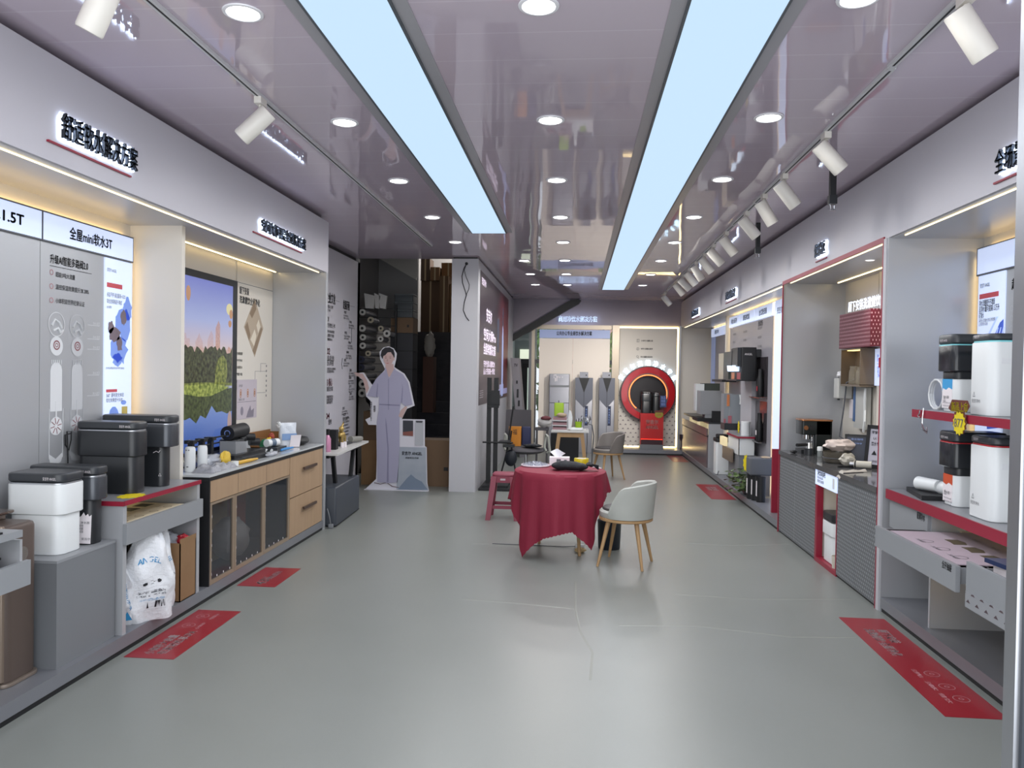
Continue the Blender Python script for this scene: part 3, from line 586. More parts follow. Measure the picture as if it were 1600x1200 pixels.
# ------------------------------------------------------------------ salt bags and carton in the counter
def salt_bag(label, c, w_, d_, h, rot, lean=0.0, seed=1, neck=0.0):
    rnd = random.Random(seed); ph = [rnd.uniform(0, 6.28) for _ in range(6)]
    r = thing('salt_bag', (c[0], c[1], c[2]), label, 'bag', 'white salt bags'); ca, sa = math.cos(rot), math.sin(rot)
    def f(u, v):
        t = 2*math.pi*u; z = h*v
        wv = w_/2*(1-0.16*v**2-neck*v**4)*(0.92+0.10*math.sin(math.pi*min(1, v*1.05))); dv = d_/2*(math.sin(math.pi*(0.10+0.86*v))**0.55)*(1-0.35*v)
        cx = abs(math.cos(t))**0.75*math.copysign(1, math.cos(t))*wv; cy = abs(math.sin(t))**0.85*math.copysign(1, math.sin(t))*dv
        wob = 0.012*math.sin(9*v+2*math.cos(t)*3+ph[0])+0.007*math.sin(17*v-4*t+ph[1])*(0.3+v)
        cy += wob; cx += 0.006*math.sin(13*v+ph[2]); z += 0.018*math.sin(3*cx/w_*3+ph[3])*v
        cy += lean*v*v
        return (c[0]+cx*ca-cy*sa, c[1]+cx*sa+cy*ca, c[2]+max(z, 0.0))
    b = MB().grid(f, 40, 22, True); N = 40
    b.add([f(i/N, 0) for i in range(N)], [tuple(range(N-1, -1, -1))]); b.build('sack', mat('white_woven_plastic', 'DADCE0', 0.35, bump=(45, 0.35)), r)
    U = Vector((ca, sa, 0)); Vv = EZ; nrm = Vector((sa, -ca, 0))
    def on(a, v, push=0.004):
        # point on the front face
        best = None
        for k in range(60):
            p = Vector(f(0.5+0.5*k/60, v)); s_ = (p-Vector(c)).dot(U)
            if best is None or abs(s_-a) < best[0]: best = (abs(s_-a), p)
        return best[1]+nrm*push
    def patch(t, a, v, hh, wd, m, nm='lettering', rotz=0.0):
        vs, fs = text_mesh(t); xs = [q[0] for q in vs]; x0, x1 = min(xs), max(xs); k = wd/(x1-x0)
        P = []
        for x, y in vs:
            aa = (x-(x0+x1)/2)*k; bb = y*hh/0.8; P.append(on(a+aa*math.cos(rotz)-bb*math.sin(rotz), min(0.97, max(0.02, v+(aa*math.sin(rotz)+bb*math.cos(rotz))/h))))
        MB().add(P, fs).build(nm, m, r)
    return r, patch
blue = mat('blue_print', '2F86B8', 0.5)
b1, pt = salt_bag('large white salt bag, front one leaning out of the counter', (-2.50, 4.335, 0.1), 0.29, 0.15, 0.51, 0.85, 0.05, 4, 0.25)
pt('ANGEL', -0.01, 0.66, 0.035, 0.13, blue, rotz=-0.2); pt('● ○ ●', 0.0, 0.43, 0.02, 0.11, M_ink); pt('软水专用盐 净含量10kg', 0.0, 0.335, 0.014, 0.15, M_inkgrey); pt('生产日期见封口 请存放阴凉干燥处', 0.0, 0.30, 0.010, 0.17, M_inkgrey); pt('执行标准 食用级', 0.0, 0.25, 0.012, 0.14, blue); pt('||||| ||||||', 0.01, 0.18, 0.035, 0.12, M_ink); pt('──────────', 0.0, 0.50, 0.01, 0.20, M_inkgrey); pt('──────────', 0.0, 0.385, 0.01, 0.20, M_inkgrey); pt('─────────', 0.0, 0.13, 0.01, 0.17, M_inkgrey)
b2, pt = salt_bag('white salt bag standing behind the front bag, beside the carton', (-2.565, 4.53, 0.1), 0.22, 0.15, 0.47, 0.9, 0.02, 9, 0.2)
pt('ANGEL', 0.02, 0.60, 0.03, 0.12, blue, rotz=0.2); pt('净含量10kg 软水盐', 0.03, 0.44, 0.012, 0.13, M_inkgrey); pt('配料 氯化钠', 0.03, 0.38, 0.012, 0.12, M_inkgrey); pt('|||||||', 0.05, 0.2, 0.03, 0.07, M_ink)
b3, pt = salt_bag('small white salt bag with blue print squeezed against the counter side', (-2.60, 4.19, 0.1), 0.17, 0.09, 0.33, 1.0, 0.0, 15, 0.1)
pt('安吉尔净水', 0.02, 0.5, 0.03, 0.15, blue, rotz=-1.3); pt('▲', 0.03, 0.10, 0.05, 0.06, blue)
r = thing('carton', (-2.6, 4.765, 0.1), 'open brown cardboard carton in the counter beside the salt bags', 'box')
q = MB(); x0, x1, y0, y1 = -2.72, -2.487, 4.668, 4.868
q.box(x0, x1, y0, y0+0.006, 0.1, 0.475).box(x0, x1, y1-0.006, y1, 0.1, 0.475).box(x0, x0+0.006, y0, y1, 0.1, 0.475).box(x1-0.006, x1, y0, y1, 0.1, 0.475).box(x0, x1, y0, y1, 0.1, 0.106); q.build('shell', M_card, r)
MB().prism([(0, 0), (0.2, 0), (0.2, 0.03), (0, 0.03)], (-2.486, 4.668, 0.47), EY, EZ, 0.004).build('flap', M_card, r)
def crumple(c, rr, seed, amp=0.18, seg=22, rings=14):
    rnd = random.Random(seed); dirs = [(Vector((rnd.gauss(0, 1), rnd.gauss(0, 1), rnd.gauss(0, 1))).normalized(), rnd.uniform(3, 7), rnd.uniform(0, 6)) for _ in range(7)]
    return MB().ell(c, rr, seg, rings, lambda q: 1+amp*sum(math.sin(k*q.dot(d)*2.2+p) for d, k, p in dirs)/4)
tag(crumple((-2.62, 4.76, 0.455), (0.07, 0.065, 0.075), 2).build('plastic_bag', M_film), 'crumpled clear plastic bag poking out of the brown carton', 'plastic bag')
tag(crumple((-2.545, 4.80, 0.465), (0.045, 0.05, 0.04), 5).build('red_packet', mat('bright_red_packet', 'A81E2C', 0.4)), 'red packet on top of the brown carton', 'packet')

# ------------------------------------------------------------------ oak sideboard
r = thing('sideboard', (-2.75, 6.2, 0.1), 'oak sideboard with glass doors and white worktop under the screen', 'cabinet')
q = MB().box(-3.02, -2.50, 5.035, 5.05, 0.1, 0.82).box(-3.02, -3.0, 5.05, 7.38, 0.1, 0.82).box(-3.0, -2.50, 6.49, 6.51, 0.1, 0.82).box(-3.0, -2.5, 7.36, 7.38, 0.1, 0.82).box(-3.0, -2.5, 5.05, 7.36, 0.1, 0.115).box(-2.96, -2.51, 5.05, 6.49, 0.66, 0.672); q.build('carcass', mat('cabinet_inside', '34373B', 0.5), r)
MB().box(-3.02, -2.475, 5.025, 5.04, 0.1, 0.822).build('end_panel', M_dark, r)
t = MB().box(-3.025, -2.478, 5.03, 7.40, 0.846, 0.86).build('worktop', mat('white_worktop', 'BDC0C2', 0.12), r)
MB().box(-3.02, -2.474, 5.026, 7.40, 0.822, 0.846).build('worktop_edge', M_dark, t)
MB().box(-2.5, -2.478, 5.04, 6.5, 0.672, 0.82).m(1).box(-2.4785, -2.4775, 5.478, 5.481, 0.672, 0.82).box(-2.4785, -2.4775, 6.0, 6.003, 0.672, 0.82).build('upper_rail', [M_wood, M_ink], r)
hm = mat('dark_bar_handle', '4A3A32', 0.4)
for z0, z1 in ((0.105, 0.452), (0.46, 0.82)):
    d = MB().box(-2.5, -2.478, 6.515, 7.37, z0, z1).build('drawer', M_wood, r); zc = z0+(z1-z0)*0.64
    MB().box(-2.462, -2.448, 6.80, 7.14, zc-0.012, zc+0.012).box(-2.478, -2.462, 6.83, 6.845, zc-0.006, zc+0.006).box(-2.478, -2.462, 7.095, 7.11, zc-0.006, zc+0.006).build('handle', hm, d)
for y0, y1 in ((5.045, 5.425), (5.43, 5.955), (5.96, 6.505)):
    f = MB(); a = 0.028; z0, z1 = 0.102, 0.668
    f.box(-2.498, -2.478, y0, y0+a, z0, z1).box(-2.498, -2.478, y1-a, y1, z0, z1).box(-2.498, -2.478, y0+a, y1-a, z0, z0+a).box(-2.498, -2.478, y0+a, y1-a, z1-a*0.6, z1)
    d = f.build('glass_door', mat('champagne_door_frame', '978673', 0.35, 0.3), r)
    MB().box(-2.491, -2.487, y0+a, y1-a, z0+a, z1-a*0.6).build('pane', M_glass, d)
    s_ = MB()
    for k in range(5): s_.box(-2.486, -2.484, y0+a+0.008, y0+a+0.016, 0.16+0.10*k, 0.178+0.10*k)
    for k in range(4): s_.box(-2.486, -2.484, y0+0.12+0.1*k, y0+0.128+0.1*k, z0+a+0.006, z0+a+0.02)
    s_.build('studs', M_print, d)
tag(crumple((-2.66, 5.75, 0.275), (0.13, 0.19, 0.16), 11, 0.12).build('plastic_bag', mat('milky_bag', 'B9B6B4', 0.4)), 'milky plastic bag of supplies behind the middle glass door', 'plastic bag')
tag(MB().box(-2.72, -2.55, 5.60, 5.92, 0.44, 0.55).build('white_carton', mat('off_white_card', 'B8B4B2', 0.6)), 'white carton behind the middle glass door above the milky bag', 'box') if False else None
tag(MB().box(-2.9, -2.74, 5.5, 5.86, 0.117, 0.60).build('yellow_box', mat('mustard_box', 'A8862E', 0.6)), 'mustard yellow box behind the middle glass door', 'box')
tag(MB().box(-2.9, -2.72, 5.98, 6.16, 0.117, 0.56).build('orange_box', mat('orange_box', 'A8492E', 0.6)), 'orange red box behind the right glass door', 'box')

# ------------------------------------------------------------------ screen, info board and poster on the wall
SX = -3.005
r = thing('advertising_screen', (SX, 5.8, 0.93), 'tall black framed screen showing a skyline over a lake', 'screen')
MB().box(-3.028, SX, 5.07, 6.59, 0.90, 2.362).build('bezel', M_dark, r)
def screen_material():
    m = mat('screen_sky', '000000', 0.25, emit='8090D0', strength=1.0); nt = m.node_tree; b = nt.nodes['Principled BSDF']; N = nt.nodes.new
    tc = N('ShaderNodeTexCoord'); sp = N('ShaderNodeSeparateXYZ'); nt.links.new(tc.outputs['Object'], sp.inputs[0])
    mr = N('ShaderNodeMapRange'); mr.inputs['From Min'].default_value = 0.0; mr.inputs['From Max'].default_value = 1.4; nt.links.new(sp.outputs['Z'], mr.inputs['Value'])
    cr = N('ShaderNodeValToRGB'); e = cr.color_ramp.elements; e[0].position = 0; e[0].color = lin('3E5BA8'); e[1].position = 1; e[1].color = lin('6A74C8')
    for p_, c_ in ((.18, '6F8ACB'), (.30, '8FA5D4'), (.40, 'B8B4C4'), (.52, 'D8B4A0'), (.60, 'D6C6CE'), (.75, 'AEB9E6')):
        x = e.new(p_); x.color = lin(c_)
    nt.links.new(mr.outputs[0], cr.inputs[0]); nt.links.new(cr.outputs[0], b.inputs['Emission Color']); b.inputs['Emission Strength'].default_value = 0.8
    return m
scr = MB().box(SX, SX+0.002, 5.09, 6.495, 0.93, 2.305).build('display', screen_material(), r)
def scr_shape(nm, col, shapes, dx, col2=None, sc=30):
    q = MB(); m = mat('screen_'+nm, '000000', 0.3, emit=col, strength=0.8)
    if col2:
        nt = m.node_tree; N = nt.nodes.new; tc = N('ShaderNodeTexCoord'); nz = N('ShaderNodeTexNoise'); nz.inputs['Scale'].default_value = sc; nz.inputs['Detail'].default_value = 6
        cr = N('ShaderNodeValToRGB'); e = cr.color_ramp.elements; e[0].position = 0.35; e[0].color = lin(col); e[1].position = 0.68; e[1].color = lin(col2)
        nt.links.new(tc.outputs['Object'], nz.inputs['Vector']); nt.links.new(nz.outputs['Fac'], cr.inputs[0]); nt.links.new(cr.outputs[0], nt.nodes['Principled BSDF'].inputs['Emission Color'])
    for pts in shapes: q.prism(pts, (SX+0.002+dx, 0, 0), EY, EZ, 0.0006)
    q.build(nm, m, scr)
rnd = random.Random(5)
def ridge(y0, y1, zb, zt, amp, n, seed, down=False):
    g = random.Random(seed); P = [(y0, zb)]
    top = [(y0+(y1-y0)*k/n, zt+amp*(g.random()-0.5)*2) for k in range(n+1)]
    return [(y0, zb)]+[(y1, zb)]+top[::-1] if not down else top+[(y1, zb), (y0, zb)]
scr_shape('skyline', 'B8826A', [[(5.60, 1.70), (5.75, 1.70), (5.75, 1.82), (5.70, 1.82), (5.69, 1.86), (5.67, 1.86), (5.66, 1.82), (5.60, 1.80)], [(5.84, 1.70), (5.96, 1.70), (5.96, 1.80), (5.92, 1.84), (5.90, 1.87), (5.88, 1.84), (5.84, 1.80)], [(6.04, 1.70), (6.14, 1.70), (6.14, 1.86), (6.10, 1.90), (6.07, 1.86), (6.04, 1.82)], [(6.18, 1.70), (6.26, 1.70), (6.26, 1.95), (6.23, 1.99), (6.20, 1.95), (6.18, 1.93)], [(5.30, 1.70), (6.49, 1.70), (6.49, 1.75), (6.42, 1.78), (6.40, 1.75), (5.30, 1.76)]], 0.0, 'D8B09A', 60)
scr_shape('tree_belt', '26281E', [ridge(5.095, 6.49, 1.46, 1.745, 0.035, 40, 3)], 0.0007, '5E6446')
scr_shape('willow', '4E5A2A', [[(6.17, 1.46), (6.36, 1.46), (6.40, 1.55), (6.38, 1.66), (6.32, 1.70), (6.24, 1.68), (6.19, 1.60)], [(5.095, 1.44), (6.49, 1.44), (6.49, 1.465), (5.9, 1.475), (5.095, 1.46)]], 0.0014, '9AA052')
scr_shape('bank', '5C6E2C', [[(5.095, 1.40), (5.6, 1.395), (5.9, 1.36), (6.1, 1.36), (6.3, 1.40), (6.45, 1.43), (6.1, 1.465), (5.8, 1.455), (5.095, 1.45)]], 0.0021, 'B4BE62')
scr_shape('reflection', '2C3420', [[(5.095, 1.40), (6.49, 1.42), (6.49, 1.22), (6.40, 1.20), (6.30, 1.225), (6.20, 1.22), (6.12, 1.28), (6.02, 1.18), (5.93, 1.21), (5.86, 1.15), (5.76, 1.20), (5.68, 1.185), (5.62, 1.22), (5.4, 1.18), (5.095, 1.2)]], 0.0012, '5C6840')
def oval(yc, zc, a, b, n=20, e=1.0): return [(yc+a*math.cos(2*math.pi*k/n), zc+b*math.sin(2*math.pi*k/n)*(e if math.sin(2*math.pi*k/n) < 0 else 1)) for k in range(n)]
for bl in (oval(6.46, 2.06, 0.032, 0.04), oval(5.72, 2.18, 0.035, 0.05, 20, 1.4), oval(6.44, 1.98, 0.03, 0.025, 20, 1.4), oval(5.76, 1.0, 0.035, 0.03)): scr_shape('balloon', 'C2906A', [bl], 0.0015)
scr_shape('balloon_tops', 'E6DCA8', [oval(6.43, 2.10, 0.06, 0.05)], 0.0009)
scr_shape('balloon_reflection', 'B49A98', [oval(6.45, 1.12, 0.04, 0.10)], 0.0016)
r = thing('information_board', (-3.028, 7.0, 0.9), 'cream information board with floor plan picture right of the screen', 'board')
KX = 3.02/2.99
MB().box(-3.03, -3.02, 6.60, 7.415, 0.86, 2.545).m(1).box(-3.0205, -3.0195, 6.60, 7.414, 2.358, 2.363).box(-3.0205, -3.0195, 6.60, 6.605, 0.86, 2.545).build('board', [M_cream, M_inkgrey], r)
q = MB().text('厨下安装', (-3.018, 6.66, 2.268), *LW, 0.058, 0.20, 'l', 0.02).text('洗漱健饮全屋净化', (-3.018, 6.66, 2.185), *LW, 0.058, 0.45, 'l', 0.02)
for k, t in enumerate(('全屋前置', '中央净水', '全屋软水', '管线', '厨下净水', '末端直饮')): q.text(t, (-3.018, 6.62, 1.715-0.062*k), *LW, 0.022, 0.115, 'l', 0.01)
for k in range(7): q.box(-3.0195, -3.018, 7.27, 7.285, 1.32+0.048*k, 1.34+0.048*k)
q.box(-3.0195, -3.0185, 7.14, 7.27, 1.64, 1.643).box(-3.0195, -3.0185, 7.01, 7.27, 1.565, 1.568).box(-3.0195, -3.0185, 7.01, 7.27, 1.36, 1.363).box(-3.0195, -3.0185, 7.01, 7.013, 1.22, 1.565).box(-3.0195, -3.0185, 7.14, 7.143, 1.56, 1.643); q.build('lettering', M_inkgrey, r)
q = MB().prism([(6.76, 1.97), (6.99, 2.25), (7.19, 1.98), (7.0, 1.70)], (-3.0185, 0, 0), EY, EZ, 0.001).build('plan_picture', mat('plan_beige', 'B4A490', 0.5), r)
q = MB().prism([(6.88, 2.10), (6.99, 2.23), (7.02, 2.15), (6.93, 2.06)], (-3.0175, 0, 0), EY, EZ, 0.0008).prism([(6.78, 1.97), (6.83, 2.02), (6.90, 1.90), (6.87, 1.85)], (-3.0175, 0, 0), EY, EZ, 0.0008).prism([(6.95, 1.76), (7.0, 1.72), (7.17, 1.97), (7.14, 1.99)], (-3.0175, 0, 0), EY, EZ, 0.0008); q.build('plan_rooms', mat('plan_brown', '8A7660', 0.5), r)
q = MB().prism([(7.03, 2.0), (7.08, 2.06), (7.12, 1.99), (7.07, 1.93)], (-3.0175, 0, 0), EY, EZ, 0.0008).prism([(6.9, 1.86), (6.99, 1.96), (7.03, 1.9), (6.98, 1.8)], (-3.0175, 0, 0), EY, EZ, 0.0008); q.build('plan_highlights', mat('plan_cream', 'DCD2C0', 0.5), r)
r = thing('poster', (-3.015, 6.83, 1.13), 'pale lilac paper poster taped to the board behind the sideboard clutter', 'poster')
MB().box(-3.0175, -3.0165, 6.625, 7.05, 1.13, 1.49).build('sheet', mat('lilac_paper', 'BFB6BE', 0.6), r)
q = MB().text('净水知识', (-3.016, 6.66, 1.425), *LW, 0.022, 0.08).text('管路示意', (-3.016, 6.66, 1.30), *LW, 0.02, 0.12); q.box(-3.0165, -3.016, 6.64, 7.03, 1.285, 1.288).build('lettering', M_inkgrey, r)
q = MB(); random.seed(2)
for k in range(9): q.ring((-3.016, 6.70+0.15*(k % 3), 1.345+0.02*(k//3)), EY, EZ, 0.012, 0.02, 0, 10)
q.build('orange_icons', mat('orange_print', 'C08A66', 0.5), r)
q = MB().prism(oval(6.73, 1.205, 0.03, 0.04), (-3.016, 0, 0), EY, EZ, 0.0004).prism([(6.82, 1.14), (6.98, 1.14), (6.99, 1.22), (6.93, 1.20), (6.91, 1.25), (6.86, 1.2)], (-3.016, 0, 0), EY, EZ, 0.0004); q.build('grey_picture', mat('grey_violet_print', '86808C', 0.5), r)

# ------------------------------------------------------------------ clutter on the sideboard (top at 0.86)
T = 0.861
def bottle(name, label, c, rad, h, m, cap=None, capm=None, group=None, cat='bottle'):
    r = thing(name, c, label, cat, group)
    MB().lathe(c, [(rad*0.92, 0), (rad, 0.006), (rad, h-0.02), (rad*0.9, h-0.005), (rad*0.7, h)], 24).build('body', m, r)
    if cap: MB().lathe((c[0], c[1], c[2]+h), [(cap[0], 0), (cap[0], cap[1]*0.8), (cap[0]*0.8, cap[1])], 18).build('cap', capm or M_whiteplastic, r)
    return r
r = bottle('filter_bottle', 'white filter canister at the near end of the sideboard, nearer the camera', (-2.70, 5.19, T), 0.036, 0.175, M_whiteplastic, group='white filter canisters', cat='canister')
MB().text('● ●', (-2.70, 5.153, T+0.15), *BW, 0.008, 0.03, 'c').text('▪', (-2.70, 5.153, T+0.03), *BW, 0.02, 0.015, 'c').build('print', M_inkgrey, r)
bottle('filter_bottle', 'white filter canister just behind the near end canister', (-2.665, 5.30, T), 0.034, 0.175, M_whiteplastic, group='white filter canisters', cat='canister')
r = thing('faucet_stand', (-2.79, 5.55, T), 'black tap stand with three posts and two rails before the screen', 'stand')
MB().box(-2.86, -2.74, 5.34, 5.80, T, T+0.012).build('base', M_black, r)
for y in (5.40, 5.56, 5.70): MB().box(-2.82, -2.785, y-0.018, y+0.018, T+0.012, T+0.175).box(-2.84, -2.77, y-0.03, y+0.03, T+0.175, T+0.20).build('post', M_black, r)
for z in (0.145, 0.19): MB().cyl((-2.80, 5.34, T+z), (-2.80, 6.0, T+z), 0.006, seg=8).build('rail', M_black, r)
bottle('small_bottle', 'tiny white domed bottle in front of the black tap stand', (-2.66, 5.36, T), 0.022, 0.075, M_whiteplastic, cat='bottle')
q = crumple((-2.60, 5.52, T+0.055), (0.03, 0.075, 0.06), 21, 0.14); tag(q.build('yellow_pouch', mat('yellow_cloth', 'C9A93C', 0.6)), 'crumpled yellow pouch standing on the sideboard', 'pouch')
def slab_wrap(c, a, b, h, seed):
    g = random.Random(seed); ph = g.uniform(0, 6)
    return MB().grid(lambda u, v: (c[0]+a*(u-.5)+0.004*math.sin(20*v+ph), c[1]+b*(v-.5), c[2]+h*(max(0, 1-(abs(2*u-1))**6)*max(0, 1-abs(2*v-1)**6))*(0.8+0.25*math.sin(11*u+ph)*math.sin(9*v+2*ph)+0.1*math.sin(31*u*v))), 22, 26)
tag(slab_wrap((-2.585, 5.33, T), 0.16, 0.40, 0.05, 4).build('wrapped_packet', mat('grey_wrapped_plastic', '8B8D94', 0.22, bump=(40, 0.6))), 'grey packet in crinkled clear wrap on the near corner of the sideboard', 'packet')
tag(crumple((-2.66, 5.43, T+0.055), (0.06, 0.10, 0.045), 8, 0.2).build('plastic_bag', M_film), 'crinkled clear bag heaped behind the wrapped packet', 'plastic bag')
r = thing('induction_tray', (-2.66, 5.98, T), 'flat black tray box in the middle of the sideboard', 'tray')
MB().box(-2.80, -2.56, 5.66, 6.30, T, T+0.03).build('base', M_black, r); MB().box(-2.84, -2.62, 5.72, 6.32, T+0.03, T+0.055).build('upper_box', M_black, r); MB().box(-2.80, -2.575, 5.80, 6.28, T+0.0301, T+0.032).build('glass_top', mat('grey_glass_top', '4C4F54', 0.08), r)
r = thing('clear_tub', (-2.72, 5.93, T+0.055), 'clear plastic tub with parts on the black tray box', 'tub')
MB().prism([(-0.10, 0), (0.11, 0), (0.09, 0.085), (-0.10, 0.10)], (-2.66, 5.93, T+0.056), EY, EZ, 0.13).build('tub', mat('smoky_clear', 'A4A7AC', 0.15, alpha=0.6), r)
tag(crumple((-2.72, 5.93, T+0.085), (0.05, 0.08, 0.028), 31, 0.2).build('loose_parts', mat('grey_parts', '6C6E72', 0.4)), 'grey loose fittings inside the clear tub', 'fittings')
r = thing('capsule_machine', (-2.82, 6.12, T+0.055), 'black rounded machine head with knobs beside the screen', 'machine')
MB().rbox(-2.90, -2.74, 6.02, 6.20, T+0.056, T+0.15, 0.04, 0.01).build('body', M_black, r)
MB().cyl((-2.80, 5.98, T+0.205), (-2.80, 6.28, T+0.215), 0.058, seg=24).build('head', M_dark, r); MB().ring((-2.80, 5.978, T+0.205), EX, EZ, 0.018, 0.026, 0.004, 24).build('lens_ring', M_chrome, r)
for y, z in ((6.36, 0.15), (6.46, 0.10)): MB().cyl((-2.80, y-0.06, T+z), (-2.74, y, T+z-0.005), 0.032, seg=18).build('knob', M_dark, r)
MB().cyl((-2.80, 6.18, T+0.13), (-2.80, 6.32, T+0.14), 0.03, seg=12).build('arm', M_dark, r)
r = thing('document_folder', (-2.9, 6.5, T), 'grey see through folder leaning behind the black machine', 'folder')
MB().prism([(-0.34, 0), (0.22, 0), (0.10, 0.25), (-0.28, 0.215)], (-2.93, 6.52, T), EY, Vector((-0.2, 0, 1)).normalized(), 0.006).build('cover', mat('grey_translucent', 'A8ACB0', 0.3), r)
MB().prism([(-0.20, 0.03), (-0.05, 0.03), (-0.12, 0.19), (-0.22, 0.18)], (-2.928, 6.52, T), EY, Vector((-0.2, 0, 1)).normalized(), 0.002).build('sheet', mat('ice_paper', 'C4D2DC', 0.5), r)
r = thing('wooden_tray', (-2.90, 7.0, T), 'small brown wooden tray of coloured bits at the back of the sideboard', 'tray')
MB().box(-2.99, -2.82, 6.80, 7.30, T, T+0.01).box(-2.99, -2.98, 6.80, 7.30, T, T+0.14).box(-2.99, -2.82, 7.29, 7.30, T, T+0.12).box(-2.99, -2.82, 6.80, 6.81, T, T+0.10).build('tray', mat('brown_wood_tray', '8A6038', 0.5), r)
for k, (y, z, rr, c_, nm) in enumerate(((6.72, 0.045, 0.05, '1F6A44', 'green'), (6.83, 0.06, 0.04, 'D2B42A', 'yellow'), (6.88, 0.105, 0.035, '96402E', 'rust'))):
    tag(crumple((-2.80, y, T+z), (rr*0.8, rr, rr), 40+k, 0.15).build('packet', mat(nm+'_packet', c_, 0.5)), '%s packet by the wooden tray on the sideboard' % nm, 'packet')
def pouch(label, c, w_, h, m, rot=0.0):
    r = thing('spout_pouch', c, label, 'pouch', 'white spout pouches')
    ca, sa = math.cos(rot), math.sin(rot)
    def f(u, v):
        t = 2*math.pi*u; a = math.cos(t)*w_/2*(1-0.1*v); b = math.sin(t)*0.03*(1-v)**0.5*1.3+0.004*math.sin(12*v+6*math.cos(t)); return (c[0]+a*ca-b*sa, c[1]+a*sa+b*ca, c[2]+h*v)
    MB().grid(f, 28, 12, True).build('body', m, r); p0 = Vector(f(0.5, 0.9)); MB().cyl(p0, p0+Vector((-0.02*ca, -0.02*sa, 0.03)), 0.016, seg=14).build('spout', M_whiteplastic, r); return r
pz = pouch('white and blue spout pouch standing near the far end of the sideboard', (-2.68, 6.98, T+0.005), 0.17, 0.225, mat('pouch_white', 'CDD3DB', 0.25, bump=(18, 0.4)), 0.75)
MB().obox((-2.655, 6.952, T+0.10), (math.cos(.75), math.sin(.75), 0), (0, 0, 1), (math.sin(.75), -math.cos(.75), 0), 0.14, 0.06, 0.002).build('blue_label', mat('pouch_blue', '7E9AC2', 0.4), pz)
pouch('smaller white pouch behind the white and blue spout pouch', (-2.76, 7.16, T+0.005), 0.16, 0.185, mat('pouch_cream', 'CCD2D0', 0.3), 0.5)
tag(MB().obox((-2.60, 6.955, T+0.062), (0.7, 0.7, 0.0), (0.2, -0.2, 0.95), (0.7, -0.7, 0), 0.10, 0.12, 0.004).build('white_card', M_print), 'white card leaning on the spout pouch', 'card')
tag(crumple((-2.66, 7.21, T+0.045), (0.09, 0.15, 0.045), 51, 0.1).build('black_bag', M_dark), 'black soft bag at the far end of the sideboard', 'bag')
tag(MB().tube([(-2.60, 6.60, T+0.012), (-2.60, 6.70, T+0.014), (-2.585, 6.86, T+0.012)], [0.010, 0.013, 0.008], 10).build('box_cutter', mat('cutter_blue', '2C7FC0', 0.4)), 'blue handled cutter lying on the sideboard', 'cutter')
r = bottle('pill_bottle', 'white bottle with grey label lying among cables on the sideboard', (-2.71, 6.62, T), 0.001, 0.03, M_whiteplastic); bpy.data.objects.remove(r.children[0]);
MB().cyl((-2.71, 6.55, T+0.075), (-2.66, 6.68, T+0.075), 0.035, seg=20).build('body', M_whiteplastic, r); MB().cyl((-2.695, 6.59, T+0.075), (-2.677, 6.636, T+0.075), 0.0358, seg=20, cap=False).build('band', mat('slate_label', '5C6C80', 0.4), r); MB().box(-2.76, -2.60, 6.52, 6.74, T, T+0.040).build('rest', M_charcoal, r)
random.seed(12)
for k, lab in enumerate(('white coiled cable in front of the grey folder', 'white cable strewn beside the pill bottle')):
    pts = [(-2.70+0.05*math.cos(j*0.7)+0.01*k, 6.36+0.13*k+0.02*j+0.03*math.sin(j*1.1), T+0.016+0.01*math.sin(j)) for j in range(14)]
    tag(MB().tube(pts, 0.011, 8).build('cable', M_whiteplastic), lab, 'cable')
tag(MB().tube([(-2.55, 5.62, T+0.014), (-2.53, 5.80, T+0.016), (-2.53, 5.94, T+0.012)], [0.016, 0.014, 0.008], 10).build('screwdriver', mat('tool_yellow', 'C69A2C', 0.4)), 'yellow handled tool on the front edge of the sideboard', 'tool')
tag(MB().cyl((-2.55, 5.57, T), (-2.55, 5.57, T+0.035), 0.03, seg=20).build('tape_roll', M_whiteplastic), 'white round roll beside the yellow tool', 'roll')
tag(crumple((-2.535, 6.24, T+0.02), (0.03, 0.12, 0.02), 61, 0.15).build('crumpled_wrap', M_film), 'crumpled clear wrap on the front edge of the sideboard', 'wrap')

# ------------------------------------------------------------------ red floor stickers
def floor_sticker(label, x0, x1, y0, y1, side, lines, icons=()):
    r = thing('floor_sticker', ((x0+x1)/2, (y0+y1)/2, 0), label, 'floor sticker', 'red floor stickers')
    MB().box(x0, x1, y0, y1, 0.0004, 0.0018).build('sheet', M_mat, r)
    u, v = (EY, -EX) if side == 'l' else (-EY, EX)
    q = MB()
    for t, o, h, wd in lines: q.text(t, (o[0], o[1], 0.0022), u, v, h, wd, 'l', 0.02)
    q.build('lettering', M_print, r)
    if icons:
        q = MB()
        for (cx, cy), t in icons:
            q.ring((cx, cy, 0.0022), u, v, 0.036, 0.039, 0, 32); q.ring((cx, cy, 0.0022), u, v, 0.010, 0.014, 0, 5)
            if t: q.text(t, (cx-v.x*0.085, cy-0.06*u.y, 0.0022), u, v, 0.022, 0.12)
        q.build('icons', mat('pale_pink_print', 'B98C92', 0.5), r)
floor_sticker('red floor sticker before the salt bags on the left', -2.45, -2.163, 4.0, 4.845, 'l', [('小体积大能量', (-2.325, 4.055), 0.05, 0.31), ('在家轻松享SPA', (-2.255, 4.065), 0.05, 0.38)], [((-2.36, 4.54), '小体积'), ((-2.36, 4.72), '大能量软水')])
floor_sticker('red floor sticker with the number 43 before the oak sideboard', -2.455, -2.165, 5.418, 5.95, 'l', [('43', (-2.275, 5.47), 0.085, 0.13), ('CM', (-2.325, 5.60), 0.03, 0.07), ('窄体全屋净水', (-2.275, 5.61), 0.045, 0.24)])
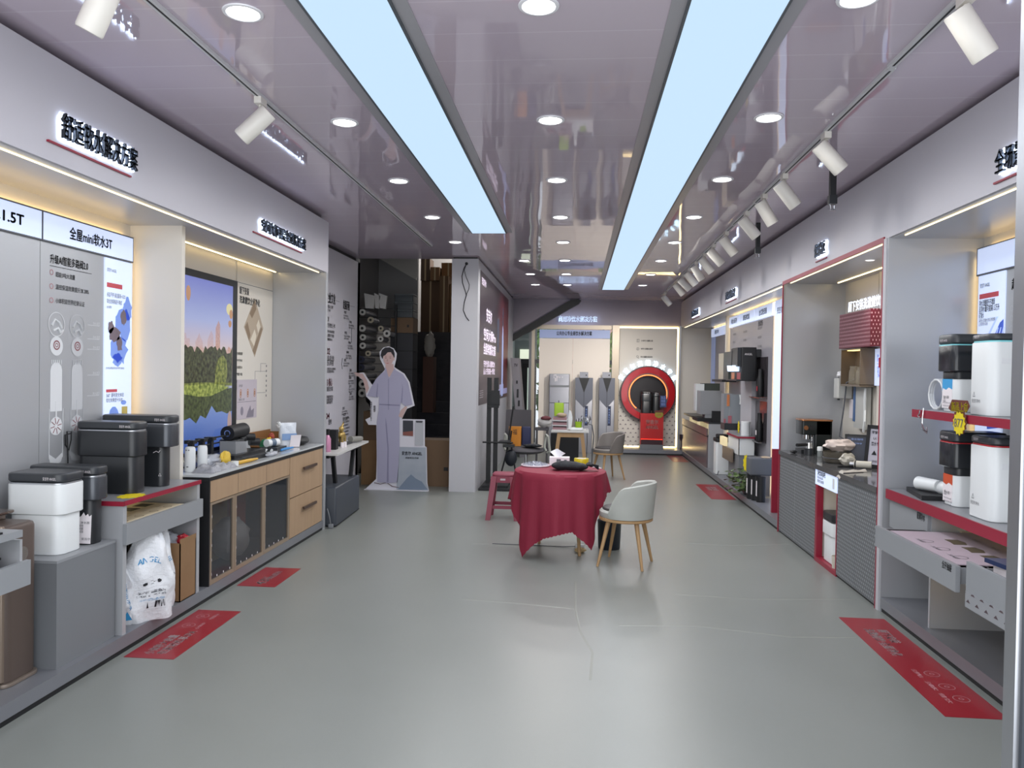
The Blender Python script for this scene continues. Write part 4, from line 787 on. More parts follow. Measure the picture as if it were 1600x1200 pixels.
floor_sticker('large red floor sticker in the right foreground', 1.768, 2.06, 3.773, 5.258, 'r', [('厨下安装', (1.93, 5.03), 0.055, 0.24), ('洗漱健饮·全屋净化', (1.85, 5.035), 0.055, 0.47)], [((1.945, 4.31), '洗'), ((1.945, 4.14), '漱'), ((1.945, 3.99), '健饮')])
floor_sticker('small red floor sticker before the far right counter', 1.765, 2.078, 10.06, 11.40, 'r', [('直饮净热', (1.93, 11.15), 0.07, 0.34), ('即开即饮', (1.86, 11.15), 0.05, 0.34)], [((1.92, 10.5), '')])
floor_sticker('farthest red floor sticker in the back right corner', 1.795, 2.08, 14.24, 15.33, 'r', [('厨房净水', (1.93, 15.1), 0.06, 0.3)])
# ================================================================== DESK CORNER, STAIR, STANDEE
r = thing('wall_lettering', (-2.97, 9.4, 0.8), 'rows of small black and red text on the silver wall behind the white desk', 'lettering')
wx = -2.967; q = MB(); qs = MB()
q.text('企业文化', (wx, 8.90, 2.40), *LW, 0.11, 0.34, 'l', 0.03).text('发展历程', (wx, 9.55, 2.375), *LW, 0.10, 0.28, 'l', 0.03)
for t, y, z, h, wd in (('净饮水专家', 8.93, 2.33, .035, .22), ('始于1987', 8.93, 2.285, .035, .12), ('01', 8.94, 2.165, .07, .06), ('专注净饮水三十年', 8.94, 2.10, .05, .30), ('专业研发', 8.94, 2.035, .03, .28), ('品质服务千万家庭', 8.94, 1.985, .035, .26), ('健康净水', 8.94, 1.94, .03, .20), ('让家人喝上好水', 8.94, 1.70, .06, .28), ('匠心科技', 8.94, 1.645, .06, .26), ('全球研发中心与智能制造', 8.94, 1.59, .025, .34), ('全国服务网点', 8.94, 1.555, .03, .28), ('稳健经营 合作共赢', 8.94, 1.335, .05, .24), ('高端净饮水', 8.94, 1.25, .03, .26), ('全屋净软热', 8.94, 1.215, .03, .25), ('商用直饮', 8.94, 1.18, .03, .24), ('使命', 9.03, 0.93, .06, .12)):
    q.text(t, (wx, y, z), *LW, h, wd, 'l', 0.012)
for i, (y, z) in enumerate(((9.60, 2.31), (9.83, 2.20), (9.63, 2.05), (9.80, 1.93), (9.72, 1.80), (9.62, 1.70), (9.86, 1.57), (9.84, 1.47), (9.86, 1.36), (9.88, 1.26), (9.58, 1.08), (9.62, 1.0))):
    q.text(str(1987+3*i), (wx, y, z), *LW, .04, .10, 'l', 0.012)
    for k in range(2): q.text(('创立公司 研发首台', '推出新一代净水产品')[k], (wx, y-0.02, z-0.035-0.032*k), *LW, .022, .20+.03*((i+k) % 3), 'l', 0.005)
for k in range(6): q.text('净水行业重要奖项', (wx, 9.60+0.02*(k % 2), 0.95-0.042*k), *LW, .022, .28-.02*(k % 3), 'l', 0.005)
q.build('lettering', M_ink, r)
q = MB().text('02', (wx, 8.93, 1.775), *LW, .085, .13, 'l', .03).text('03 核心', (wx, 8.92, 1.40), *LW, .085, .24, 'l', .03).text('04', (wx, 8.93, 1.0), *LW, .08, .14, 'l', .03); q.build('red_lettering', mat('faded_wine_print', '8C4450', 0.5), r)
q = MB().tube([(wx, 8.93, 2.445), (wx, 9.4, 2.44)], 0.002, 4).tube([(wx, 9.55, 2.43), (wx, 10.05, 2.43)], 0.002, 4).tube([(wx, 9.93, 1.95), (wx, 9.93, 2.15)], 0.004, 4).tube([(wx, 9.55, 1.6), (wx, 9.52, 1.66), (wx, 9.55, 1.74)], 0.003, 4); q.build('rules', M_inkgrey, r)

r = thing('desk', (-2.68, 8.2, 0), 'white topped desk with slanting black legs against the lettered wall', 'desk')
MB().prism([(-2.955, 7.52), (-2.37, 7.50), (-2.455, 8.97), (-2.62, 8.99), (-2.955, 8.99)], (0, 0, 0.752), EX, EY, 0.022).build('top', mat('white_desk_top', 'C9C8C6', 0.35), r)
lm = M_dark
MB().obox((-2.51, 8.42, 0.36), (0, 0.30, 0.95), EX, (0, 0.95, -0.30), 0.75, 0.035, 0.05).build('leg', lm, r); MB().obox((-2.86, 8.42, 0.36), (0, 0.30, 0.95), EX, (0, 0.95, -0.30), 0.75, 0.035, 0.05).build('leg', lm, r)
MB().obox((-2.51, 7.9, 0.36), (0, -0.30, 0.95), EX, (0, 0.95, 0.30), 0.75, 0.035, 0.05).build('leg', lm, r); MB().obox((-2.86, 7.9, 0.36), (0, -0.30, 0.95), EX, (0, 0.95, 0.30), 0.75, 0.035, 0.05).build('leg', lm, r)
MB().box(-2.53, -2.49, 7.6, 8.6, 0.69, 0.73).box(-2.88, -2.84, 7.6, 8.6, 0.69, 0.73).build('rail', lm, r)
r = thing('ottoman', (-2.68, 8.0, 0), 'slate grey upholstered block seat under the white desk', 'ottoman')
q = MB().rbox(-0.26, 0.26, -0.50, 0.50, 0.0, 0.40, 0.02, 0.018); a = 0.048
q.v = [(-2.678+x*math.cos(a)-y*math.sin(a), 8.05+x*math.sin(a)+y*math.cos(a), z) for x, y, z in q.v]; q.build('body', mat('slate_vinyl', '3C4149', 0.42), r)
q = MB(); o = MB().box(-0.262, 0.262, -0.502, 0.502, 0.012, 0.016); o.v = [(-2.678+x*math.cos(a)-y*math.sin(a), 8.05+x*math.sin(a)+y*math.cos(a), z) for x, y, z in o.v]; o.build('bottom_seam', M_dark, r)
r = thing('power_plug', (-2.43, 7.50, 0), 'grey plug with short cable on the floor before the slate block seat', 'plug')
MB().rbox(-2.455, -2.405, 7.49, 7.525, 0.0, 0.045, 0.01, 0.006).build('plug', M_greydark, r); MB().tube([(-2.43, 7.505, 0.04), (-2.435, 7.49, 0.10), (-2.45, 7.492, 0.16), (-2.465, 7.495, 0.20)], 0.006, 6).build('cable', M_greydark, r)
r = thing('spray_bottle', (-2.52, 7.65, 0.752), 'pink bottle with black top on the near end of the white desk', 'bottle')
MB().lathe((-2.52, 7.65, 0.753), [(0.03, 0), (0.034, 0.01), (0.034, 0.13), (0.02, 0.16), (0.014, 0.175)], 20).build('body', mat('pink_gloss', 'C48AA8', 0.18, 0.2), r)
MB().cyl((-2.52, 7.65, 0.925), (-2.52, 7.65, 0.965), 0.016, seg=14).box(-2.545, -2.505, 7.63, 7.67, 0.96, 0.985).build('pump', M_dark, r)
tag(MB().box(-2.60, -2.50, 7.86, 7.94, 0.753, 0.96).build('black_carton', M_dark), 'black upright carton behind the pink bottle', 'box')
r = thing('gold_figurine', (-2.62, 8.45, 0.752), 'gold figurine on a dark tray on the white desk', 'figurine')
gm = mat('dull_gold', 'B59A5C', 0.35, 0.5)
MB().ell((-2.63, 8.45, 0.86), (0.05, 0.07, 0.045), 14, 9, lambda q: 1+0.12*math.sin(6*q.x+3*q.z)).build('body', gm, r)
MB().ell((-2.61, 8.40, 0.93), (0.03, 0.035, 0.035), 12, 8).tube([(-2.61, 8.41, 0.95), (-2.60, 8.43, 0.99), (-2.59, 8.40, 1.01)], [0.012, 0.01, 0.004], 8).build('head', gm, r)
for x, y in ((-2.66, 8.40), (-2.60, 8.40), (-2.66, 8.50), (-2.60, 8.50)): MB().cyl((x, y, 0.775), (x, y, 0.85), 0.012, 0.016, 10).build('leg', gm, r)
MB().box(-2.74, -2.54, 8.20, 8.60, 0.753, 0.775).build('tray', M_charcoal, r)
tag(MB().cyl((-2.56, 8.58, 0.80), (-2.50, 8.80, 0.79), 0.035, 0.03, 18).build('paper_tube', mat('grey_tube', '86857F', 0.5)), 'grey tube lying on the white desk beside the gold figurine', 'tube')
for k, (x, y) in enumerate(((-2.50, 8.08), (-2.50, 8.18))): tag(MB().cyl((x, y, 0.753), (x, y, 0.81), 0.018, seg=14).build('white_cup', M_print), '%s of two tiny white cups before the gold figurine' % ('nearer', 'farther')[k], 'cup')

# ------------------------------------------------------------------ stair and stacked goods
r = thing('staircase', (-2.5, 13.2, 0), 'dark marble staircase climbing behind the cardboard standee', 'stairs')
mb_ = mat('dark_marble', '26262A', 0.18, var=((5, 5, 9), '3C3C42')); NS = 13
for k in range(NS): MB().box(-3.3, -1.67, 11.7+0.24*k, 11.7+0.24*(k+1)+(0 if k < NS-1 else 0.85), 0 if k == NS-1 else max(0, 0.18*(k-1)), 0.18*(k+1)).build('step', mb_, r)
bins = mat('storage_bin_grey', '4A4F52', 0.4); dkb = mat('dark_carton', '2E2E33', 0.55)
zz = 0.0; n = 0
for h_, m, nm, lab in ([(0.27, dkb, 'dark_carton', 'black carton, %s from the floor in the tall stack left of the stair')]*7 + [(0.265, dkb, 'dark_carton', 'black carton, %s from the floor in the tall stack left of the stair')]):
    n += 1; r = thing('dark_carton', (-2.60, 11.42, zz), lab % ('lowest', 'second', 'third', 'fourth', 'fifth', 'sixth', 'seventh', 'eighth')[n-1], 'box', 'stacked black cartons')
    MB().box(-2.77, -2.43, 11.25, 11.6, zz, zz+h_-0.012).build('box', m, r); MB().box(-2.775, -2.425, 11.245, 11.605, zz+h_-0.012, zz+h_-0.002).build('lid', M_dark, r); zz += h_
r = thing('carton', (-2.6, 11.42, zz), 'brown carton between the black cartons and the grey bins of the tall stack', 'box'); MB().box(-2.765, -2.43, 11.25, 11.6, zz, zz+0.225).build('box', mat('shaded_cardboard', '6E5844', 0.8), r); MB().box(-2.52, -2.49, 11.248, 11.25, zz+0.08, zz+0.12).build('handle_hole', M_dark, r); zz += 0.228
for k in range(3):
    r = thing('storage_bin', (-2.58, 11.42, zz), '%s grey lidded bin on top of the tall stack left of the stair' % ('lowest', 'middle', 'topmost')[k], 'bin', 'grey storage bins')
    MB().rbox(-2.72, -2.44, 11.26, 11.58, zz, zz+0.10, 0.02, 0.006).build('tub', bins, r); MB().rbox(-2.73, -2.43, 11.25, 11.59, zz+0.10, zz+0.115, 0.025, 0.005).build('lid', mat('bin_lid', '6C7274', 0.3), r); zz += 0.117
LZ = 0.18*NS; by = 14.95
cards = [(-3.08, -2.70, LZ, 3.36, '5E4A3A', 'tall brown carton at the left of the stair landing'), (-3.08, -2.90, 3.362, 3.80, '54443A', 'brown carton standing on the tall landing carton'), (-2.69, -2.52, LZ, 3.45, '6A543F', 'narrow brown carton in the middle of the stair landing'), (-2.51, -2.40, LZ, 3.30, '8E7252', 'carton with window light in its paler colour near the right of the stair landing'), (-2.39, -2.20, LZ, 2.95, 'A38C6A', 'cardboard sheet pack with window light in its colour at the right of the stair landing'), (-2.88, -2.70, 3.362, 3.62, '74583E', 'small brown carton on top of the tall landing carton'), (-2.68, -2.40, 3.452, 3.72, '7E5C3C', 'orange brown carton topping the landing stack')]  # the two palest card tones have the upstairs window light put into them
for i, (x0, x1, z0, z1, c_, lab) in enumerate(cards):
    r = thing('carton', ((x0+x1)/2, by+0.1, z0), lab, 'box', 'brown cartons on the stair landing'); MB().box(x0, x1, by-0.05*(i % 3), by+0.35, z0, z1).build('box', mat('card_'+c_, c_, 0.8), r); MB().box((x0+x1)/2-0.015, (x0+x1)/2+0.015, by-0.05*(i % 3)-0.001, by+0.3, z0, z1+0.001).build('tape', mat('packing_tape', 'A89678', 0.3), r)
tag(crumple((-2.46, 12.72, 2.03), (0.09, 0.09, 0.20), 71, 0.2).build('sack', mat('pale_sack', '98938C', 0.6)), 'pale sack on the narrow carton beside the tall stack', 'sack')
r = thing('carton', (-2.46, 12.75, 0.9), 'narrow red brown carton standing on the stair beside the tall stack', 'box'); MB().box(-2.55, -2.37, 12.62, 12.88, 0.9, 1.83).build('box', mat('red_brown_card', '4A2E24', 0.7), r)
tag(MB().box(-2.30, -1.95, 11.20, 11.55, 0, 0.66).build('carton', mat('shaded_cardboard')), 'brown carton on the floor behind the standee poster board', 'box') if False else None
r = thing('carton', (-2.0, 10.62, 0), 'brown carton on the floor right behind the cardboard standee', 'box'); MB().box(-2.13, -1.70, 10.45, 10.85, 0, 0.64).build('box', mat('shaded_cardboard'), r); MB().box(-1.80, -1.74, 10.448, 10.45, 0.22, 0.27).build('handle_hole', M_dark, r)
r = thing('carton', (-2.88, 10.6, 0), 'large brown carton left of the standee beyond the desk', 'box'); MB().box(-2.96, -2.55, 10.45, 10.85, 0, 0.62).build('box', M_card, r)
r = thing('carton', (-2.88, 10.6, 0.622), 'brown carton stacked on the large carton left of the standee', 'box'); MB().box(-2.94, -2.58, 10.46, 10.82, 0.623, 1.02).build('box', mat('shaded_cardboard'), r)
tag(crumple((-2.80, 10.60, 1.24), (0.14, 0.10, 0.20), 77, 0.2).build('black_sack', M_dark), 'black sack heaped above the cartons left of the standee', 'sack')
# film rolls on the stairwell wall
fm = mat('glossy_film_roll', '8C8C90', 0.18, 0.25); rolls = [(-3.07, 2.42, .045, 'w'), (-3.07, 2.19, .05, 'w'), (-3.06, 2.06, .045, 'w'), (-3.06, 1.94, .045, 'w'), (-2.98, 1.83, .04, 'y'), (-3.08, 1.745, .05, 'b'), (-3.08, 1.63, .05, 'b'), (-3.05, 1.51, .045, 'y'), (-3.05, 1.39, .06, 'w'), (-3.06, 1.26, .06, 'w'), (-2.80, 2.19, .04, 'y'), (-2.80, 2.04, .04, 'w'), (-2.95, 2.31, .045, 'y'), (-2.71, 2.12, .05, 'w')]
endm = {'w': mat('roll_core_white', 'B4B2AE', 0.6), 'y': mat('roll_core_tan', '9A9280', 0.6), 'b': mat('roll_core_navy', '26283A', 0.5)}
place = ['topmost', 'second', 'third', 'fourth', 'tan, fifth', 'upper navy', 'lower navy', 'tan, eighth', 'ninth', 'lowest']
for i, (x, z, rad, c_) in enumerate(rolls):
    lab = ('%s film roll in the left column of the stairwell rack' % place[i]) if i < 10 else ('%s film roll right of the rack column beside the black cartons' % ['upper tan', 'lower white', 'tan topmost', 'large white'][i-10])
    r = thing('film_roll', (x, 10.9, z), lab, 'roll', 'film rolls in the stairwell'); L_ = 0.62 if i < 10 else 0.34
    MB().cyl((x, 10.80, z), (x, 10.80+L_, z), rad*0.92, seg=20).build('film', fm, r); MB().lathe((x, 10.795, z), [(rad*0.4, 0), (rad, 0), (rad, 0.02)], 20, (0, 1, 0)).build('end_cap', endm[c_], r); MB().cyl((x, 10.79, z), (x, 10.80, z), rad*0.4, seg=14).build('core_hole', M_dark, r)
r = thing('roll_rack', (-3.1, 11.0, 0), 'dark wire rack holding the film rolls in the stairwell', 'rack')
q = MB()
for x in (-3.28, -2.66): q.box(x-0.012, x+0.012, 11.12, 11.16, 0, 2.56)
for z in (1.19, 1.45, 1.57, 1.69, 1.88, 2.0, 2.13, 2.25, 2.37, 2.5): q.box(-3.28, -2.66, 11.13, 11.15, z-0.008, z)
q.build('frame', M_dark, r)
for k, (x0, x1) in enumerate(((-3.1, -2.98), (-2.95, -2.90), (-2.88, -2.80))):
    tag(MB().prism([(x0, 2.50), (x1, 2.49), (x1+0.02, 2.68), (x0-0.02, 2.72)], (0, 11.05, 0), EX, EZ, 0.05).build('highlight_sheet', mat('painted_highlight', 'CBC9C6', 0.2)), '%s pale sheet painted as a highlight on top of the roll rack' % ('leftmost', 'middle', 'rightmost')[k], 'highlight sheet')  # pale sheets paint the bright glassy highlight above the rack

# ------------------------------------------------------------------ printed standee of a man
SY = 10.06
def AP(x, y): return ((x-571)/115.5-2.79-0.0001*(764-y), (764-y)/116.0)
def art(nm, m, pts, k, parent, dep=0.0006):
    return MB().prism([AP(*p) for p in pts][::-1], (0, SY-0.0007*k, 0), EX, EZ, dep).build(nm, m, parent)
sd = thing('cardboard_standee', (-2.36, SY, 0), 'life size printed cardboard standee of a man in pale lavender overalls', 'standee')
def A2(pts): return [AP(*p) for p in pts][::-1]
edge = [(571, 764), (588, 748), (589, 715), (588, 660), (589, 637), (572, 620), (569, 597), (560, 590), (559, 584), (568, 583), (577, 596), (583, 604), (590, 590), (602, 578), (594, 562), (593, 551), (599, 544), (607, 542), (615, 545), (620, 553), (619, 562), (616, 574), (632, 584), (640, 597), (648, 633), (636, 638), (628, 654), (664, 654), (664, 695), (667, 697), (668, 752), (671, 765)]
MB().prism(A2(edge), (0, SY, 0), EX, EZ, 0.008).build('board', mat('standee_white', 'C9C8D0', 0.6), sd)
MB().prism([(0, 0), (0.28, 0), (0.02, 1.3), (0, 1.3)], (-2.36, SY+0.009, 0), EY, EZ, 0.01).build('rear_strut', M_card, sd)
MB().box(-2.79, -1.93, SY-0.06, SY, 0.0, 0.006).build('foot_flap', mat('standee_white'), sd)
lav = mat('lavender_print', '9A98AE', 0.6); lavd = mat('lavender_shade_print', '7E7C94', 0.6); skin = mat('printed_skin', 'B79C98', 0.6); hair = mat('printed_hair', '1E1C22', 0.6)
suit = [(590, 752), (590, 715), (589, 660), (592, 642), (593, 620), (586, 621), (574, 619), (580, 606), (587, 594), (594, 586), (602, 580), (609, 590), (616, 577), (630, 585), (638, 597), (645, 631), (634, 634), (627, 628), (625, 640), (625, 700), (622, 752), (606, 754)]
art('overalls', lav, suit, 13, sd)
art('trouser_crease', lavd, [(605, 752), (606, 700), (603, 665), (603, 652), (605, 664), (608, 700), (608, 752)], 14, sd); art('front_placket', lavd, [(607, 592), (608, 592), (608, 640), (607, 640)], 14, sd)
art('sleeve_fold', lavd, [(588, 620), (590, 600), (591, 600), (590, 622)], 14, sd); art('sleeve_fold', lavd, [(627, 628), (629, 605), (628, 597), (630, 606), (629, 629)], 14, sd); art('waist_seam', lavd, [(593, 631), (625, 632), (625, 634), (593, 633)], 14, sd)
art('forearm', skin, [(561, 585), (567, 585), (574, 596), (577, 607), (573, 616), (570, 604), (567, 594), (560, 589)], 14, sd)
for k in range(4): art('finger', skin, [(553+1.2*k, 583+1.6*k), (562, 584.2+1.2*k), (562, 585.6+1.2*k), (553+1.2*k, 584.2+1.6*k)], 15, sd)
art('hand_at_pocket', skin, [(634, 634), (637, 635), (629, 652), (623, 650), (627, 640)], 14, sd)
art('neck', skin, [(602, 578), (603, 570), (615, 569), (616, 577), (610, 588), (608, 590)], 14, sd)
art('collar', lav, [(601, 580), (603, 574), (607, 588), (603, 590)], 15, sd); art('collar', lav, [(617, 575), (620, 583), (614, 588), (610, 588)], 15, sd)
face = [(599, 557), (600, 551), (606, 548), (613, 550), (615, 556), (615, 563), (613, 568), (608, 573), (604, 572), (600, 565)]
art('face', skin, face, 16, sd)
art('hair', hair, [(598, 562), (595, 556), (597, 548), (602, 544), (609, 543.5), (615, 547), (617, 553), (617, 560), (615.5, 563), (615, 557), (611, 551), (606, 551.5), (602, 556), (599.5, 557)], 17, sd)
ft = mat('printed_features', '5A4448', 0.6); lipm = mat('printed_lips', 'A86A6E', 0.6)
for x in (601.6, 608.6): art('eye', ft, [(x, 560), (x+1.6, 559.4), (x+3.2, 560), (x+1.6, 560.7)], 18, sd); art('eyebrow', ft, [(x-.3, 558), (x+1.6, 557.1), (x+3.5, 557.6), (x+1.6, 557.8)], 18, sd)
art('nose', mat('printed_nose', '9C8280', 0.6), [(605.6, 560.5), (606.6, 565.2), (604.4, 565.2)], 18, sd); art('mouth', lipm, [(603, 568), (605.5, 567.5), (609, 567.6), (606, 569.2)], 18, sd); art('ear', skin, [(615.4, 559), (617, 559), (616.6, 564), (615.2, 564)], 18, sd)
art('shoe_line', ft, [(585, 753), (595, 755), (604, 752.5), (604, 753.4), (595, 756), (585, 754)], 14, sd); art('shoe_line', ft, [(606, 753), (614, 758), (624, 759.5), (624, 760.4), (613, 759), (606, 754)], 14, sd)
art('printed_machine', mat('printed_dark_tank', '33353C', 0.5), [(630, 656), (646, 656), (646, 672), (630, 674)], 13, sd); art('machine_collar', mat('printed_rust', '7A4A42', 0.5), [(630, 674), (646, 672), (646, 680), (630, 679)], 13, sd)
art('printed_tank', mat('printed_grey_tank', 'A6A8AE', 0.5), [(649, 656), (662, 656), (662, 694), (649, 694)], 13, sd); art('tank_lid', mat('printed_dark_tank'), [(650, 656), (661, 656), (660, 659), (651, 659)], 14, sd)
art('poster_panel', mat('mountain_print', '8893A0', 0.6, var=((7, 7, 7), 'A2A6AE')), [(625, 697), (666, 697), (667, 752), (670, 763), (620, 763), (623, 730)], 13, sd); art('mountain', mat('mountain_blue', '6E7C8E', 0.6), [(622, 763), (636, 746), (643, 739), (650, 745), (660, 750), (669, 762)], 14, sd)
o_ = AP(628.5, 709); MB().text('安吉尔 ANGEL', (o_[0], SY-0.013, o_[1]), *BW, 0.045, 0.275, 'l', 0.02).text('高端净饮水专家', (o_[0]+0.05, SY-0.013, o_[1]-0.05), *BW, 0.022, 0.18, 'l', 0.01).build('lettering', M_ink, sd)
o_ = AP(580.5, 627); q = MB()
for k, ch in enumerate('高端净饮水专家代言人'): q.text(ch, (o_[0], SY-0.009, o_[1]-0.026*k-0.03), *BW, 0.022, 0.022, 'c', 0.01)
for k, ch in enumerate('推荐'): q.text(ch, (o_[0]+0.045, SY-0.009, o_[1]-0.045*k-0.10), *BW, 0.04, 0.032, 'c', 0.01)
q.build('side_lettering', M_ink, sd)
MB().prism(A2([(579, 625), (590, 622), (590, 664), (576, 664), (571, 656), (579, 652)]), (0, SY-0.0055, 0), EX, EZ, 0.003).build('text_tab', mat('standee_white'), sd)

# ================================================================== PARTITION
r = thing('wall_cable', (-1.47, 10.04, 2.26), 'two loose black cables hanging from a hole in the white partition', 'cable')
MB().tube([(-1.467, 10.04, 3.014), (-1.50, 10.035, 2.95), (-1.524, 10.035, 2.85), (-1.515, 10.035, 2.76), (-1.48, 10.035, 2.66), (-1.462, 10.035, 2.60), (-1.49, 10.035, 2.50), (-1.50, 10.035, 2.40), (-1.46, 10.035, 2.31), (-1.42, 10.035, 2.262)], 0.006, 6).build('strand', M_dark, r)
MB().tube([(-1.467, 10.042, 3.014), (-1.495, 10.036, 2.93), (-1.47, 10.036, 2.84), (-1.425, 10.036, 2.74), (-1.43, 10.036, 2.68), (-1.462, 10.036, 2.61)], 0.004, 6).build('strand', M_dark, r); MB().cyl((-1.467, 10.04, 3.014), (-1.467, 10.05, 3.014), 0.02, seg=16).build('hole', M_dark, r)
r = thing('poster_lightbox', (-1.31, 12.4, 1.137), 'tall dark red poster on the side of the white partition', 'poster'); px = -1.307
def poster_material():
    m = mat('poster_red_print', '3A2A30', 0.3); nt = m.node_tree; b = nt.nodes['Principled BSDF']; N = nt.nodes.new
    tc = N('ShaderNodeTexCoord'); mp = N('ShaderNodeMapping'); mp.inputs['Location'].default_value = (0, -1.0, -0.75); mp.inputs['Scale'].default_value = (0, 0.42, 0.72); g = N('ShaderNodeTexGradient'); g.gradient_type = 'SPHERICAL'
    nt.links.new(tc.outputs['Object'], mp.inputs['Vector']); nt.links.new(mp.outputs['Vector'], g.inputs['Vector']); cr = N('ShaderNodeValToRGB'); e = cr.color_ramp.elements; e[0].color = lin('3B2E36'); e[1].color = lin('96343C'); x = e.new(0.45); x.color = lin('6E2A32')
    nt.links.new(g.outputs['Fac'], cr.inputs[0]); nt.links.new(cr.outputs[0], b.inputs['Base Color']); return m
MB().box(-1.3105, px, 10.27, 14.55, 1.137, 2.965).build('sheet', poster_material(), r)
q = MB().text('安吉尔净水', (px+0.002, 10.42, 2.80), *LW, 0.09, 0.50, 'l', 0.02).text('安吉尔', (px+0.002, 11.0, 2.34), *LW, 0.17, 0.72, 'l', 0.03).text('空间大师Pro', (px+0.002, 10.72, 2.06), *LW, 0.15, 1.6, 'l', 0.03).text('全屋净软解决方案', (px+0.002, 10.72, 1.86), *LW, 0.14, 1.6, 'l', 0.03).text('守护全家人健康饮水', (px+0.002, 10.75, 1.67), *LW, 0.085, 1.5, 'l', 0.01).text('从入户到末端一步到位', (px+0.002, 10.75, 1.56), *LW, 0.085, 1.5, 'l', 0.01)
for k in range(4): q.box(px+0.001, px+0.002, 10.35, 10.75, 1.24+0.03*k, 1.243+0.03*k)
q.build('lettering', mat('lit_white_print', 'E6DFE6', 0.5, emit='E6DFEA', strength=0.45), r)
MB().box(px, px+0.002, 13.05, 13.75, 1.30, 1.38).box(px, px+0.002, 12.4, 14.5, 1.20, 1.30).build('shelf_picture', mat('lilac_print', 'A8A6CC', 0.5, emit='A8A6D8', strength=0.2), r)
MB().prism([(13.35, 1.17), (13.62, 1.17), (13.62, 2.10), (13.55, 2.35), (13.49, 2.42), (13.42, 2.35), (13.35, 2.10)], (px+0.003, 0, 0), EY, EZ, 0.001).build('machine_picture', mat('pale_blue_print', 'A6B4E0', 0.5, emit='A6B4E8', strength=0.25), r); MB().box(px, px+0.002, 13.42, 13.56, 2.40, 2.72).box(px, px+0.002, 12.55, 12.85, 1.92, 2.47).build('dark_picture', mat('slate_print', '4A4E62', 0.5), r)
r = thing('screen_stand', (-1.07, 10.6, 0), 'black steel floor stand with two tall poles beside the poster', 'stand')
MB().box(-1.285, -0.86, 10.2, 10.92, 0.0, 0.03).box(-1.26, -0.9, 10.3, 10.95, 0.03, 0.06).build('base', M_dark, r)
for x in (-1.20, -1.105): MB().box(x-0.03, x+0.03, 10.58, 10.62, 0.06, 1.515).build('pole', M_dark, r)
MB().box(-1.20, -1.05, 10.55, 10.58, 1.13, 1.30).box(-1.22, -1.06, 10.545, 10.58, 1.10, 1.13).box(-1.17, -1.05, 10.53, 10.55, 1.15, 1.34).build('bracket', M_dark, r); MB().cyl((-1.28, 10.56, 0.62), (-0.86, 10.56, 0.62), 0.012, seg=10).box(-1.05, -0.9, 10.5, 10.75, 0.625, 0.64).build('cross_bar', M_dark, r)
r = thing('golf_trolley', (-0.92, 11.0, 0), 'black folding trolley frame leaning behind the screen stand', 'trolley')
MB().tube([(-1.08, 10.95, 0.03), (-0.98, 11.0, 0.45), (-0.92, 11.05, 0.95), (-0.9, 11.07, 1.1)], 0.012, 8).tube([(-0.82, 10.95, 0.03), (-0.9, 11.0, 0.45), (-0.96, 11.05, 0.7)], 0.012, 8).build('frame', M_dark, r); MB().ell((-0.92, 11.0, 0.36), (0.09, 0.05, 0.12), 14, 9).build('bag', mat('navy_black', '1E222A', 0.5), r); MB().box(-1.03, -0.87, 10.92, 11.06, 0.52, 0.56).build('shelf', M_black, r)
# the mark on the wall beside the skirting is a socket
tag(MB().box(-1.309, -1.303, 11.6, 11.72, 0.36, 0.48).build('wall_socket', M_whiteplastic), 'white wall socket low on the partition behind the screen stand', 'socket')

# ================================================================== TABLE GROUP
tc_ = Vector((-0.13, 6.87, 0)); R_ = 0.395; TZ = 0.735
r = thing('round_table', tc_, 'small round table with wooden legs under the dark red cloth', 'table')
MB().lathe((tc_.x, tc_.y, TZ-0.022), [(R_-0.03, 0), (R_-0.02, 0.005), (R_-0.02, 0.015), (R_-0.025, 0.02)], 40).build('top', M_legwood, r)
for fx, fy in ((-0.435, 6.90), (0.055, 6.72), (0.05, 7.12), (-0.32, 7.16)):
    d = Vector((fx, fy, 0)); MB().cyl(d, tc_+(d-tc_)*0.7+EZ*(TZ-0.022), 0.014, 0.022, 14).build('leg', M_legwood, r)
keys = [(0, .19), (25, .13), (60, .22), (90, .34), (120, .50), (150, .34), (180, .27), (198, .30), (215, .52), (229, .715), (241, .60), (255, .53), (268, .49), (285, .47), (297, .55), (307, .63), (318, .50), (332, .25), (345, .20), (360, .19)]
def drop(a):
    a %= 360
    for (a0, d0), (a1, d1) in zip(keys, keys[1:]):
        if a0 <= a <= a1: return d0+(d1-d0)*(a-a0)/(a1-a0)
def cloth(u, v):
    a = 360*u; t = math.radians(a); rt = TZ+0.004
    if v < 0.25: rr = (R_+0.004)*v/0.25; return (tc_.x+rr*math.cos(t), tc_.y+rr*math.sin(t), rt)
    s_ = (v-0.25)/0.75; D = drop(a)+0.008*abs(math.sin(u*2*math.pi*46)); z = rt-0.012*min(1, s_*12)-s_*(D-0.012)
    fold = 0.5+0.5*math.sin(11*t+1.2*math.sin(2*t)+0.6); fold2 = 0.5+0.5*math.sin(23*t+1.0)
    rr = R_+0.010+s_**0.8*(0.015+0.055*fold*min(1, D/0.4)+0.012*fold2)+0.02*math.sin(3*t)*s_
    return (tc_.x+rr*math.cos(t), tc_.y+rr*math.sin(t), max(z, 0.012))
cl = MB().grid(cloth, 420, 30, True); o = cl.build('tablecloth', mat('dark_red_cloth', '7E1C33', 0.75, bump=(90, 0.08))); tag(o, 'dark red scalloped cloth draped over the round table', 'tablecloth')
TT = TZ+0.006
r = thing('sewing_bag', (-0.36, 7.02, TT), 'crinkled clear plastic bag lying on the left of the red cloth', 'plastic bag')
g = random.Random(8)
